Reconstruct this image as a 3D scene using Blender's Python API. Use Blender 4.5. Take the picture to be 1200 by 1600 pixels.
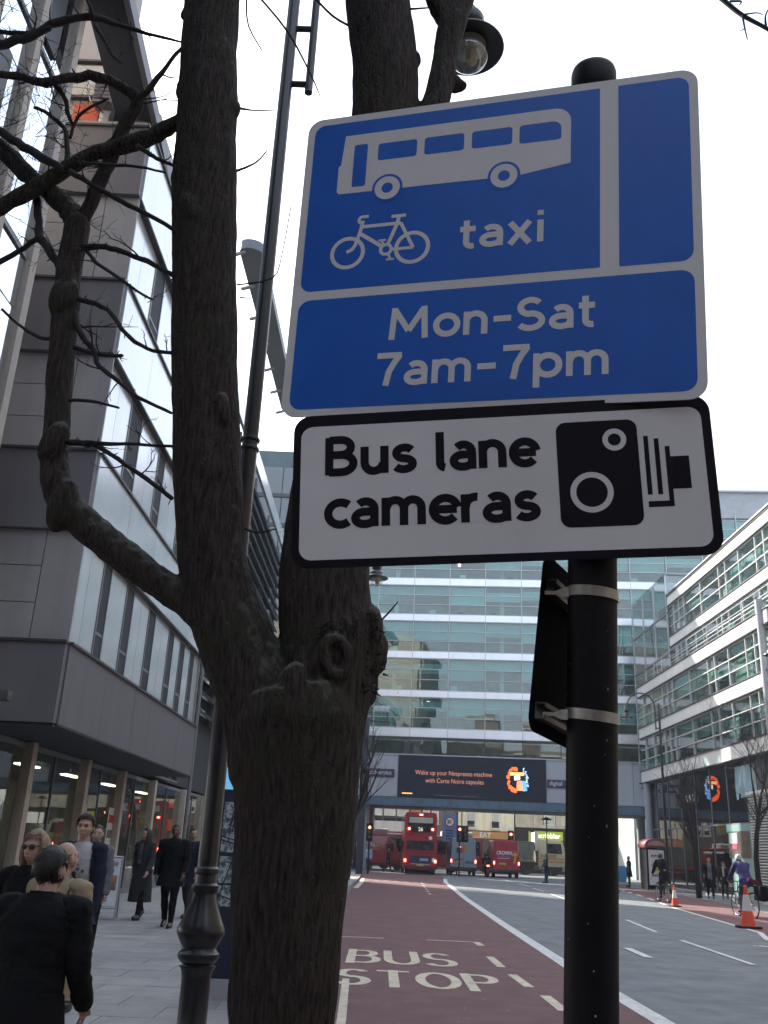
import bpy, math, random
import numpy as np
from math import sin, cos, tan, pi, radians, atan2, sqrt, hypot
from mathutils import Vector, Matrix, noise

for o in list(bpy.data.objects):
    bpy.data.objects.remove(o)
random.seed(11)
S = bpy.context.scene
COL = S.collection

# ------------------------------------------------------------------ camera
F, PITCH, ROLL, YAW, CZ = 1450.0, radians(20.0), radians(2.6), radians(0.65), 1.55
fw = Vector((-sin(YAW) * cos(PITCH), cos(YAW) * cos(PITCH), sin(PITCH)))
r0 = Vector((cos(YAW), sin(YAW), 0.0))
u0 = r0.cross(fw)
rt = r0 * cos(ROLL) + u0 * sin(ROLL)
up = rt.cross(fw)
cam_data = bpy.data.cameras.new('camera')
cam_data.sensor_fit = 'VERTICAL'
cam_data.sensor_height = 36.0
cam_data.lens = 36.0 * F / 1600.0
cam_data.clip_start = 0.05
cam_data.clip_end = 2000.0
cam = bpy.data.objects.new('camera', cam_data)
COL.objects.link(cam)
cam.matrix_world = Matrix(((rt.x, up.x, -fw.x, 0), (rt.y, up.y, -fw.y, 0), (rt.z, up.z, -fw.z, CZ), (0, 0, 0, 1)))
S.camera = cam
CP = Vector((0, 0, CZ))


def ray(px, py):
    return rt * ((px - 600) / F) + up * ((800 - py) / F) + fw


def at(px, py, Y):
    d = ray(px, py)
    return CP + d * (Y / d.y)


def atX(px, py, X):
    d = ray(px, py)
    return CP + d * (X / d.x)


def ground(px, py, z=0.0):
    d = ray(px, py)
    return CP + d * ((z - CZ) / d.z)


def depth(p):
    return (Vector(p) - CP).dot(fw)


# ------------------------------------------------------------------ light
SUN_EL, SUN_AZ = radians(33), radians(40)          # azimuth measured from +Y towards -X
world = bpy.data.worlds.new('World')
S.world = world
world.use_nodes = True
wn = world.node_tree.nodes
wl = world.node_tree.links
sky = wn.new('ShaderNodeTexSky')
sky.sky_type = 'NISHITA'
sky.sun_disc = False
sky.sun_elevation = SUN_EL
sky.sun_rotation = -SUN_AZ
sky.air_density = 1.0
sky.dust_density = 5.0
sky.ozone_density = 1.0
sky.altitude = 0
veil = wn.new('ShaderNodeMix')            # thin bright cloud over the blue
veil.data_type = 'RGBA'
veil.inputs[0].default_value = 0.5
veil.inputs[7].default_value = (5.4, 6.1, 7.2, 1)
wl.new(sky.outputs[0], veil.inputs[6])
wl.new(veil.outputs[2], wn['Background'].inputs[0])
wn['Background'].inputs[1].default_value = 0.15
sun_data = bpy.data.lights.new('sun', 'SUN')
sun_data.energy = 5.0
sun_data.angle = radians(0.5)
sun_data.color = (1.0, 0.93, 0.83)
sun = bpy.data.objects.new('sun', sun_data)
COL.objects.link(sun)
sdir = Vector((-sin(SUN_AZ) * cos(SUN_EL), cos(SUN_AZ) * cos(SUN_EL), sin(SUN_EL)))
sun.rotation_euler = sdir.to_track_quat('Z', 'Y').to_euler()
sun.location = (-30, 40, 60)
S.view_settings.view_transform = 'Standard'
S.view_settings.look = 'None'
S.view_settings.gamma = 1.0
S.view_settings.exposure = 1.3
S.view_settings.use_curve_mapping = False
S.cycles.max_bounces = 8
S.cycles.transparent_max_bounces = 12
S.cycles.caustics_reflective = False
S.cycles.caustics_refractive = False

# ------------------------------------------------------------------ materials
MATS = {}


def M(name, col, rough=0.6, metal=0.0, var=0.15, scale=2.0, bump=0.0, bscale=60.0, spec=0.5, col2=None, rnd=0.0,
      stretch=(1, 1, 1), emit=None, estr=0.0, coat=0.0, dist=0.01, contrast=None, dirt=0.0):
    if name in MATS:
        return MATS[name]
    m = bpy.data.materials.new(name)
    m.use_nodes = True
    n, l = m.node_tree.nodes, m.node_tree.links
    b = n['Principled BSDF']
    b.inputs['Roughness'].default_value = rough
    b.inputs['Metallic'].default_value = metal
    b.inputs['Specular IOR Level'].default_value = spec
    b.inputs['Coat Weight'].default_value = coat
    geo = n.new('ShaderNodeNewGeometry')
    mp = n.new('ShaderNodeMapping')
    mp.inputs['Scale'].default_value = stretch
    l.new(geo.outputs['Position'], mp.inputs['Vector'])
    t = n.new('ShaderNodeTexNoise')
    t.inputs['Scale'].default_value = scale
    t.inputs['Detail'].default_value = 6
    t.inputs['Roughness'].default_value = 0.65
    l.new(mp.outputs[0], t.inputs['Vector'])
    rmp = n.new('ShaderNodeValToRGB')
    lo, hi = contrast or (0.3, 0.7)
    rmp.color_ramp.elements[0].position = lo
    rmp.color_ramp.elements[1].position = hi
    a = [max(0, c * (1 - var)) for c in col]
    z = [min(1, c * (1 + var)) for c in (col2 or col)] if col2 is None else list(col2)
    rmp.color_ramp.elements[0].color = (*a, 1)
    rmp.color_ramp.elements[1].color = (*z, 1)
    l.new(t.outputs[0], rmp.inputs[0])
    out = rmp.outputs[0]
    if dirt > 0:
        t3 = n.new('ShaderNodeTexNoise')
        t3.inputs['Scale'].default_value = 0.9
        t3.inputs['Detail'].default_value = 8
        mp3 = n.new('ShaderNodeMapping')
        mp3.inputs['Scale'].default_value = (3, 3, 0.35)
        l.new(geo.outputs['Position'], mp3.inputs['Vector'])
        l.new(mp3.outputs[0], t3.inputs['Vector'])
        r3 = n.new('ShaderNodeMapRange')
        r3.inputs['From Min'].default_value = 0.45
        r3.inputs['From Max'].default_value = 0.75
        r3.inputs['To Min'].default_value = 1.0
        r3.inputs['To Max'].default_value = 1.0 - dirt
        l.new(t3.outputs[0], r3.inputs[0])
        mx = n.new('ShaderNodeVectorMath')
        mx.operation = 'SCALE'
        l.new(out, mx.inputs[0])
        l.new(r3.outputs[0], mx.inputs['Scale'])
        out = mx.outputs[0]
    if rnd > 0:
        oi = n.new('ShaderNodeObjectInfo')
        mr = n.new('ShaderNodeMapRange')
        mr.inputs['To Min'].default_value = 1 - rnd
        mr.inputs['To Max'].default_value = 1 + rnd
        l.new(oi.outputs['Random'], mr.inputs[0])
        mx = n.new('ShaderNodeVectorMath')
        mx.operation = 'SCALE'
        l.new(out, mx.inputs[0])
        l.new(mr.outputs[0], mx.inputs['Scale'])
        out = mx.outputs[0]
    l.new(out, b.inputs['Base Color'])
    rv = n.new('ShaderNodeMapRange')
    rv.inputs['To Min'].default_value = max(0.02, rough - 0.12)
    rv.inputs['To Max'].default_value = min(1, rough + 0.12)
    l.new(t.outputs[0], rv.inputs[0])
    l.new(rv.outputs[0], b.inputs['Roughness'])
    if bump > 0:
        t2 = n.new('ShaderNodeTexNoise')
        t2.inputs['Scale'].default_value = bscale
        t2.inputs['Detail'].default_value = 5
        l.new(mp.outputs[0], t2.inputs['Vector'])
        bm = n.new('ShaderNodeBump')
        bm.inputs['Strength'].default_value = bump
        bm.inputs['Distance'].default_value = dist
        l.new(t2.outputs[0], bm.inputs['Height'])
        l.new(bm.outputs[0], b.inputs['Normal'])
    if emit:
        b.inputs['Emission Color'].default_value = (*emit, 1)
        b.inputs['Emission Strength'].default_value = estr
    MATS[name] = m
    return m


def GLASS(name, tint=(0.6, 0.75, 0.75), refl=0.12, rough=0.01, wav=0.0, gcol=(1, 1, 1)):
    if name in MATS:
        return MATS[name]
    m = bpy.data.materials.new(name)
    m.use_nodes = True
    n, l = m.node_tree.nodes, m.node_tree.links
    n.remove(n['Principled BSDF'])
    tr = n.new('ShaderNodeBsdfTransparent')
    tr.inputs[0].default_value = (*tint, 1)
    gl = n.new('ShaderNodeBsdfGlossy')
    gl.inputs[0].default_value = (*gcol, 1)
    gl.inputs['Roughness'].default_value = rough
    lw = n.new('ShaderNodeFresnel')
    lw.inputs[0].default_value = 1.5
    ad = n.new('ShaderNodeMath')
    ad.operation = 'ADD'
    ad.use_clamp = True
    ad.inputs[1].default_value = refl
    l.new(lw.outputs[0], ad.inputs[0])
    gb = n.new('ShaderNodeNewGeometry')          # a sheet of glass: reflect at the face the light meets first
    inv = n.new('ShaderNodeMath')
    inv.operation = 'SUBTRACT'
    inv.inputs[0].default_value = 1.0
    l.new(gb.outputs['Backfacing'], inv.inputs[1])
    mu = n.new('ShaderNodeMath')
    mu.operation = 'MULTIPLY'
    l.new(ad.outputs[0], mu.inputs[0])
    l.new(inv.outputs[0], mu.inputs[1])
    mx = n.new('ShaderNodeMixShader')
    l.new(mu.outputs[0], mx.inputs[0])
    l.new(tr.outputs[0], mx.inputs[1])
    l.new(gl.outputs[0], mx.inputs[2])
    l.new(mx.outputs[0], n['Material Output'].inputs[0])
    if wav > 0:
        geo = n.new('ShaderNodeNewGeometry')
        t2 = n.new('ShaderNodeTexNoise')
        t2.inputs['Scale'].default_value = 0.7
        l.new(geo.outputs['Position'], t2.inputs['Vector'])
        bm = n.new('ShaderNodeBump')
        bm.inputs['Strength'].default_value = wav
        bm.inputs['Distance'].default_value = 0.05
        l.new(t2.outputs[0], bm.inputs['Height'])
        l.new(bm.outputs[0], gl.inputs['Normal'])
        l.new(bm.outputs[0], lw.inputs['Normal'])
    MATS[name] = m
    return m


def EM(name, col, s):
    if name in MATS:
        return MATS[name]
    m = M(name, [c * 0.3 for c in col], 0.4, emit=col, estr=s)
    return m


# ------------------------------------------------------------------ objects
def tag(o, label=None, cat=None, group=None, kind=None):
    if label:
        o['label'] = label
    if cat:
        o['category'] = cat
    if group:
        o['group'] = group
    if kind:
        o['kind'] = kind
    return o


def thing(name, label, cat, loc=(0, 0, 0), rotz=0.0, group=None, scale=1.0):
    o = bpy.data.objects.new(name, None)
    o.empty_display_size = 0.2
    COL.objects.link(o)
    o.location = loc
    o.rotation_euler = (0, 0, rotz)
    o.scale = (scale,) * 3
    return tag(o, label, cat, group)


def copy_tree(o, parent=None):
    c = o.copy()
    COL.objects.link(c)
    if parent is not None:
        c.parent = parent
    for ch in o.children:
        copy_tree(ch, c)
    return c


CUBES = {}


def cube_mesh(mat):
    if mat.name not in CUBES:
        h = 0.5
        v = [(x, y, z) for x in (-h, h) for y in (-h, h) for z in (-h, h)]
        f = [(0, 1, 3, 2), (4, 6, 7, 5), (0, 4, 5, 1), (2, 3, 7, 6), (0, 2, 6, 4), (1, 5, 7, 3)]
        me = bpy.data.meshes.new('block')
        me.from_pydata(v, [], f)
        me.materials.append(mat)
        CUBES[mat.name] = me
    return CUBES[mat.name]


def piece(name, mat, parent, c, s, rot=None, label=None):
    o = bpy.data.objects.new(name, cube_mesh(mat))
    COL.objects.link(o)
    if parent is not None:
        o.parent = parent
    o.location = c
    o.scale = s
    if rot is not None:
        o.rotation_euler = rot
    if label:
        o['label'] = label
    return o


class MB:
    def __init__(self):
        self.v, self.f, self.mi = [], [], []
        self.cur = 0
        self.M = None

    def add(self, vs, fs, mi=None):
        k = len(self.v)
        if self.M is not None:
            vs = [self.M @ Vector(p) for p in vs]
        self.v += [tuple(p) for p in vs]
        self.f += [tuple(i + k for i in q) for q in fs]
        self.mi += [self.cur if mi is None else mi] * len(fs)
        return self

    def box(self, c, s, rot=None, mi=None):
        hx, hy, hz = s[0] / 2, s[1] / 2, s[2] / 2
        vs = [Vector((x, y, z)) for x in (-hx, hx) for y in (-hy, hy) for z in (-hz, hz)]
        if rot is not None:
            vs = [rot @ p for p in vs]
        c = Vector(c)
        return self.add([p + c for p in vs],
                        [(0, 1, 3, 2), (4, 6, 7, 5), (0, 4, 5, 1), (2, 3, 7, 6), (0, 2, 6, 4), (1, 5, 7, 3)], mi)

    def bb(self, x0, x1, y0, y1, z0, z1, mi=None):
        return self.box(((x0 + x1) / 2, (y0 + y1) / 2, (z0 + z1) / 2), (x1 - x0, y1 - y0, z1 - z0), None, mi)

    def quad(self, a, b, c, d, mi=None):
        return self.add([a, b, c, d], [(0, 1, 2, 3)], mi)

    def tube(self, pts, rad, n=8, mi=None, caps=True, round_end=False):
        pts = [Vector(p) for p in pts]
        if not hasattr(rad, '__len__'):
            rad = [rad] * len(pts)
        rad = list(rad)
        if round_end:
            d0 = (pts[0] - pts[1]).normalized()
            d1 = (pts[-1] - pts[-2]).normalized()
            rad = [tuple(q) if hasattr(q, '__len__') else (q, q) for q in rad]
            a, b = min(rad[0]), min(rad[-1])
            k0, k1 = rad[0], rad[-1]
            pts = [pts[0] + d0 * a * 0.95, pts[0] + d0 * a * 0.7] + pts + [pts[-1] + d1 * b * 0.7, pts[-1] + d1 * b * 0.95]
            rad = [(k0[0] * .25, k0[1] * .25), (k0[0] * .72, k0[1] * .72)] + rad + [(k1[0] * .72, k1[1] * .72), (k1[0] * .25, k1[1] * .25)]
        t = (pts[1] - pts[0]).normalized()
        ref = Vector((0, 0, 1)) if abs(t.z) < 0.9 else Vector((1, 0, 0))
        nrm = (ref - t * ref.dot(t)).normalized()
        vs, fs = [], []
        for i, p in enumerate(pts):
            if i == 0:
                tt = (pts[1] - pts[0]).normalized()
            elif i == len(pts) - 1:
                tt = (pts[-1] - pts[-2]).normalized()
            else:
                tt = ((pts[i + 1] - p).normalized() + (p - pts[i - 1]).normalized())
                tt = tt.normalized() if tt.length > 1e-6 else (pts[i + 1] - p).normalized()
            nrm = (nrm - tt * nrm.dot(tt))
            nrm = nrm.normalized() if nrm.length > 1e-6 else tt.orthogonal().normalized()
            bn = tt.cross(nrm)
            r = rad[i]
            rx, ry = r if hasattr(r, '__len__') else (r, r)
            for k in range(n):
                a = 2 * pi * k / n
                vs.append(p + nrm * (rx * cos(a)) + bn * (ry * sin(a)))
        for i in range(len(pts) - 1):
            for k in range(n):
                k2 = (k + 1) % n
                fs.append((i * n + k, i * n + k2, (i + 1) * n + k2, (i + 1) * n + k))
        if caps:
            fs.append(tuple(range(n - 1, -1, -1)))
            fs.append(tuple((len(pts) - 1) * n + k for k in range(n)))
        return self.add(vs, fs, mi)

    def lathe(self, prof, n=24, c=(0, 0, 0), mi=None, axis=None):
        vs, fs = [], []
        c = Vector(c)
        for r, z in prof:
            for k in range(n):
                a = 2 * pi * k / n
                p = Vector((r * cos(a), r * sin(a), z))
                if axis is not None:
                    p = axis @ p
                vs.append(p + c)
        for i in range(len(prof) - 1):
            for k in range(n):
                k2 = (k + 1) % n
                fs.append((i * n + k, i * n + k2, (i + 1) * n + k2, (i + 1) * n + k))
        if prof[0][0] > 1e-6:
            fs.append(tuple(range(n - 1, -1, -1)))
        if prof[-1][0] > 1e-6:
            fs.append(tuple((len(prof) - 1) * n + k for k in range(n)))
        return self.add(vs, fs, mi)

    def ell(self, c, r, n=12, m=8, rot=None, mi=None):
        vs, fs = [], []
        c = Vector(c)
        for i in range(m + 1):
            th = pi * i / m
            for k in range(n):
                a = 2 * pi * k / n
                p = Vector((r[0] * sin(th) * cos(a), r[1] * sin(th) * sin(a), r[2] * cos(th)))
                if rot is not None:
                    p = rot @ p
                vs.append(p + c)
        for i in range(m):
            for k in range(n):
                k2 = (k + 1) % n
                fs.append((i * n + k, (i + 1) * n + k, (i + 1) * n + k2, i * n + k2))
        return self.add(vs, fs, mi)

    def prism(self, poly, z0, z1, mi=None, T=None):
        """poly in xy, extruded in z (T maps local to parent)"""
        n = len(poly)
        vs = [Vector((x, y, z0)) for x, y in poly] + [Vector((x, y, z1)) for x, y in poly]
        if T is not None:
            vs = [T(p) for p in vs]
        fs = [tuple(range(n - 1, -1, -1)), tuple(range(n, 2 * n))]
        for i in range(n):
            j = (i + 1) % n
            fs.append((i, j, n + j, n + i))
        return self.add(vs, fs, mi)

    def build(self, name, mats, parent=None, loc=None, smooth=False, bevel=0.0, label=None, ang=40):
        me = bpy.data.meshes.new(name)
        me.from_pydata(self.v, [], self.f)
        if not isinstance(mats, (list, tuple)):
            mats = [mats]
        for m in mats:
            me.materials.append(m)
        if len(mats) > 1:
            me.polygons.foreach_set('material_index', self.mi)
        if bevel > 0:
            import bmesh
            bm = bmesh.new()
            bm.from_mesh(me)
            bmesh.ops.remove_doubles(bm, verts=bm.verts, dist=1e-5)
            ed = [e for e in bm.edges if len(e.link_faces) == 2 and e.calc_face_angle() > 0.6]
            bmesh.ops.bevel(bm, geom=ed, offset=bevel, segments=2, affect='EDGES', profile=0.6)
            bmesh.ops.recalc_face_normals(bm, faces=bm.faces)
            bm.to_mesh(me)
            bm.free()
            smooth = True
        else:
            import bmesh
            bm = bmesh.new()
            bm.from_mesh(me)
            bmesh.ops.recalc_face_normals(bm, faces=bm.faces)
            bm.to_mesh(me)
            bm.free()
        if smooth:
            me.polygons.foreach_set('use_smooth', [True] * len(me.polygons))
            me.set_sharp_from_angle(angle=radians(ang))
        o = bpy.data.objects.new(name, me)
        COL.objects.link(o)
        if parent is not None:
            o.parent = parent
        if loc is not None:
            o.location = loc
        if label:
            o['label'] = label
        return o


def rrect(x0, y0, x1, y1, r, n=6):
    p = []
    for cx, cy, a0 in ((x1 - r, y1 - r, 0), (x0 + r, y1 - r, 90), (x0 + r, y0 + r, 180), (x1 - r, y0 + r, 270)):
        for i in range(n + 1):
            a = radians(a0 + 90 * i / n)
            p.append((cx + r * cos(a), cy + r * sin(a)))
    return p


def evaluated(ob, mods):
    """apply modifiers [(type, {props})] and give back a plain mesh"""
    for i, (t, pr) in enumerate(mods):
        md = ob.modifiers.new('m%d' % i, t)
        for k, v in pr.items():
            setattr(md, k, v)
    dg = bpy.context.evaluated_depsgraph_get()
    me = bpy.data.meshes.new_from_object(ob.evaluated_get(dg))
    ob.modifiers.clear()
    ob.data = me
    return me


# ---- lettering with the built-in font (small signs)
def text_mesh(body, size, depth_=0.004, bold=0.0, align='LEFT', xs=1.0):
    cu = bpy.data.curves.new('text', 'FONT')
    cu.body = body
    cu.size = size
    cu.offset = bold
    cu.extrude = depth_
    cu.align_x = align
    ob = bpy.data.objects.new('text', cu)
    COL.objects.link(ob)
    dg = bpy.context.evaluated_depsgraph_get()
    me = bpy.data.meshes.new_from_object(ob.evaluated_get(dg))
    bpy.data.objects.remove(ob)
    bpy.data.curves.remove(cu)
    if xs != 1.0:
        for v in me.vertices:
            v.co.x *= xs
    return me


def text_on(name, body, size, mat, parent, origin, ex, ey, depth_=0.004, bold=0.0, align='LEFT', xs=1.0):
    """flat lettering: origin, ex (reading direction), ey (up), in the parent's space"""
    me = text_mesh(body, size, depth_, bold, align, xs)
    ex, ey = Vector(ex).normalized(), Vector(ey).normalized()
    ez = ex.cross(ey)
    T = Matrix(((ex.x, ey.x, ez.x, origin[0]), (ex.y, ey.y, ez.y, origin[1]), (ex.z, ey.z, ez.z, origin[2]), (0, 0, 0, 1)))
    me.transform(T)
    me.materials.clear()
    me.materials.append(mat)
    o = bpy.data.objects.new(name, me)
    COL.objects.link(o)
    o.parent = parent
    return o


# ---- stroke lettering in the manner of British traffic signs; x-height 1, capitals 1.4
def A_(cx, cy, rx, ry, a0, a1, n=14):
    return [(cx + rx * cos(radians(a0 + (a1 - a0) * i / n)), cy + ry * sin(radians(a0 + (a1 - a0) * i / n))) for i in range(n + 1)]


GL = {
    'a': (0.80, [[(.66, 0), (.66, .60)] + A_(.40, .62, .26, .28, 0, 90, 6) + A_(.40, .62, .27, .28, 90, 140, 4),
                 [(.66, .53), (.40, .53)] + A_(.36, .31, .27, .22, 90, 270, 12) + A_(.38, .31, .30, .22, 270, 340, 5)]),
    'b': (0.88, [[(.1, 0), (.1, 1.4)], A_(.43, .5, .34, .4, 0, 360, 24)]),
    'c': (0.72, [A_(.46, .5, .37, .40, 48, 312, 20)]),
    'd': (0.88, [[(.76, 0), (.76, 1.4)], A_(.43, .5, .34, .4, 0, 360, 24)]),
    'e': (0.84, [[(.10, .5), (.80, .5)], A_(.46, .5, .36, .40, 8, 180, 14) + A_(.46, .5, .36, .40, 180, 318, 12)]),
    'g': (0.88, [[(.76, 1.0), (.76, -.1)] + A_(.45, -.1, .31, .25, 0, -150, 10), A_(.43, .5, .34, .4, 0, 360, 24)]),
    'i': (0.30, [[(.14, 0), (.14, 1.0)], [(.14, 1.22), (.14, 1.44)]]),
    'l': (0.36, [[(.12, 1.4), (.12, .28)] + A_(.30, .28, .18, .19, 180, 262, 6)]),
    'm': (1.30, [[(.1, 0), (.1, 1.0)], [(.1, .55)] + A_(.38, .60, .26, .30, 170, 0, 12) + [(.64, 0)],
                 [(.64, .55)] + A_(.90, .60, .26, .30, 170, 0, 12) + [(1.16, 0)]]),
    'n': (0.84, [[(.1, 0), (.1, 1.0)], [(.1, .55)] + A_(.40, .58, .30, .32, 170, 0, 12) + [(.70, 0)]]),
    'o': (0.92, [A_(.45, .5, .36, .40, 0, 360, 28)]),
    'p': (0.90, [[(.1, -.4), (.1, 1.0)], A_(.45, .5, .34, .40, 0, 360, 24)]),
    'r': (0.54, [[(.1, 0), (.1, 1.0)], [(.1, .5)] + A_(.42, .56, .30, .34, 175, 80, 9)]),
    's': (0.68, [A_(.36, .70, .24, .20, 28, 265, 14) + A_(.34, .30, .27, .20, 82, -152, 14)]),
    't': (0.58, [[(.24, 1.30), (.24, .30)] + A_(.44, .30, .20, .21, 180, 285, 7), [(.03, .90), (.54, .90)]]),
    'u': (0.84, [[(.1, 1.0), (.1, .42)] + A_(.38, .42, .28, .33, 180, 350, 12), [(.70, 1.0), (.70, 0)]]),
    'x': (0.80, [[(.08, 1.0), (.70, 0)], [(.70, 1.0), (.08, 0)]]),
    'B': (0.98, [[(.1, 0), (.1, 1.4)], [(.1, 1.3), (.46, 1.3)] + A_(.46, 1.02, .30, .28, 90, -90, 12) + [(.1, .74)],
                 [(.46, .74)] + A_(.48, .42, .36, .32, 90, -90, 14) + [(.1, .10)]]),
    'M': (1.44, [[(.10, 0), (.17, 1.4)], [(.17, 1.33), (.68, .36)], [(1.19, 1.33), (.68, .36)], [(1.26, 0), (1.19, 1.4)]]),
    'O': (1.24, [A_(.60, .7, .48, .60, 0, 360, 32)]),
    'P': (0.94, [[(.1, 0), (.1, 1.4)], [(.1, 1.3), (.46, 1.3)] + A_(.46, .98, .36, .32, 90, -90, 14) + [(.1, .66)]]),
    'S': (0.96, [A_(.45, 1.0, .33, .30, 32, 262, 16) + A_(.44, .41, .38, .31, 84, -150, 16)]),
    'T': (1.00, [[(.5, 0), (.5, 1.4)], [(.04, 1.3), (.96, 1.3)]]),
    'U': (1.06, [[(.1, 1.4), (.1, .5)] + A_(.50, .5, .40, .40, 180, 360, 16) + [(.90, 1.4)]]),
    '7': (0.88, [[(.04, 1.3), (.86, 1.3)], [(.80, 1.3), (.62, .98), (.46, .60), (.37, 0)]]),
    '-': (0.72, [[(.06, .60), (.64, .60)]]),
    ' ': (0.42, []),
}


def ribbon(pts, w, closed=False):
    n = len(pts)
    L, Rr = [], []
    for i in range(n):
        p = Vector((*pts[i], 0))
        if closed:
            a, b = Vector((*pts[(i - 1) % (n - 1)], 0)), Vector((*pts[(i + 1) % (n - 1)], 0))
            if i == n - 1:
                a, b = Vector((*pts[n - 2], 0)), Vector((*pts[1], 0))
        else:
            a = Vector((*pts[max(0, i - 1)], 0))
            b = Vector((*pts[min(n - 1, i + 1)], 0))
        d1 = (p - a)
        d2 = (b - p)
        d1 = d1.normalized() if d1.length > 1e-9 else d2.normalized()
        d2 = d2.normalized() if d2.length > 1e-9 else d1
        t = (d1 + d2)
        t = t.normalized() if t.length > 1e-6 else d1
        nr = Vector((-t.y, t.x, 0))
        k = max(0.5, nr.dot(Vector((-d1.y, d1.x, 0))))
        off = nr * (w / 2 / k)
        L.append((p + off).xy)
        Rr.append((p - off).xy)
    return L, Rr


def stroke(mb, pts, w, z0, z1, mi=None, T=None):
    closed = hypot(pts[0][0] - pts[-1][0], pts[0][1] - pts[-1][1]) < 1e-6
    L, R_ = ribbon(pts, w, closed)
    n = len(pts)
    vs, fs = [], []
    for i in range(n):
        for z in (z0, z1):
            vs.append(Vector((L[i][0], L[i][1], z)))
            vs.append(Vector((R_[i][0], R_[i][1], z)))
    if T is not None:
        vs = [T(p) for p in vs]
    for i in range(n - 1):
        a, b = i * 4, (i + 1) * 4
        fs += [(a + 2, b + 2, b + 3, a + 3), (a, a + 1, b + 1, b), (a, b, b + 2, a + 2), (a + 1, a + 3, b + 3, b + 1)]
    fs += [(0, 2, 3, 1), ((n - 1) * 4, (n - 1) * 4 + 1, (n - 1) * 4 + 3, (n - 1) * 4 + 2)]
    mb.add(vs, fs, mi)


def letters(mb, txt, x0, y0, xw, sx, sy, w, T, z=0.0006, dz=0.00006, gap=0.10):
    """lay txt so it spans xw; sy = x-height; T maps (x, y, z)"""
    adv = sum(GL[c][0] for c in txt) + gap * (len(txt) - 1)
    sx = xw / adv if sx is None else sx
    x = x0
    k = 0
    for c in txt:
        a, st = GL[c]
        for s in st:
            k += 1
            stroke(mb, [(x + p[0] * sx, y0 + p[1] * sy) for p in s], w, 0.0, z + dz * (k % 5), None, T)
        x += (a + gap) * sx
# ================================================================== surfaces
asphalt = M('asphalt', (0.150, 0.166, 0.174), 0.82, var=0.34, scale=1.3, bump=0.5, bscale=90, dist=0.006, dirt=0.15)
redroad = M('red_asphalt', (0.148, 0.072, 0.074), 0.85, var=0.22, scale=1.1, bump=0.6, bscale=90, dist=0.006, dirt=0.3)
white_paint = M('road_paint_white', (0.62, 0.62, 0.60), 0.7, var=0.22, scale=9, bump=0.3, bscale=120, dist=0.003, dirt=0.25)
cream_paint = M('road_paint_cream', (0.58, 0.52, 0.38), 0.7, var=0.25, scale=9, bump=0.3, bscale=120, dist=0.003, dirt=0.25)
slab_m = M('paving_slab', (0.30, 0.29, 0.28), 0.75, var=0.15, scale=3, bump=0.35, bscale=60, dist=0.004, rnd=0.10, dirt=0.18)
kerb_m = M('granite_kerb', (0.30, 0.29, 0.28), 0.7, var=0.2, scale=6, bump=0.3, rnd=0.12)
black_iron = M('black_gloss_paint', (0.008, 0.008, 0.011), 0.36, var=0.3, scale=8, coat=0.2, spec=0.45, bump=0.06, bscale=30)
black_dull = M('black_satin_paint', (0.008, 0.008, 0.010), 0.5, var=0.3, scale=8, spec=0.25)
dark_grey = M('dark_grey', (0.05, 0.05, 0.055), 0.55, var=0.2)
rubber = M('rubber', (0.014, 0.014, 0.014), 0.8, var=0.3)
steel = M('steel', (0.45, 0.44, 0.42), 0.38, metal=0.9, var=0.2, scale=14, bump=0.1)
chrome = M('bright_metal', (0.6, 0.6, 0.6), 0.2, metal=1.0, var=0.1)
white_m = M('white_plastic', (0.75, 0.75, 0.75), 0.45, var=0.06)
dark_in = M('dark_interior', (0.035, 0.038, 0.042), 0.8, var=0.4, scale=1.5)
dark_void = M('dark_lining', (0.012, 0.012, 0.014), 0.9, var=0.3)

# ================================================================== ground
g = MB()
g.quad((-500, -400, -0.012), (500, -400, -0.012), (500, 1200, -0.012), (-500, 1200, -0.012))
tag(g.build('ground', asphalt), kind='structure')
KL = [(-0.20, -14), (-0.34, 6), (-0.42, 10), (-0.62, 18), (-0.88, 27.5), (-1.22, 40), (-1.05, 55), (-1.15, 66), (-2.2, 70), (-6, 72), (-30, 73)]
KR = [(14.2, -14), (14.4, 20), (15.2, 36), (16.1, 41), (17.3, 46), (17.7, 52), (17.8, 60), (17.6, 70), (19.5, 73), (24, 74), (60, 75)]
g = MB()
g.quad((-0.8, -14, 0.0), (15.2, -14, 0.0), (22, 76, 0.0), (-4, 76, 0.0))
g.quad((-60, 74.5, -0.004), (80, 74.5, -0.004), (80, 97, -0.004), (-60, 97, -0.004))
tag(g.build('road', asphalt), kind='structure')


def strip(pts, w, z0, mb, taper=None):
    """a flat painted strip along pts"""
    L, R_ = ribbon(pts, w)
    for i in range(len(pts) - 1):
        mb.quad((*L[i], z0), (*R_[i], z0), (*R_[i + 1], z0), (*L[i + 1], z0))


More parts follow.
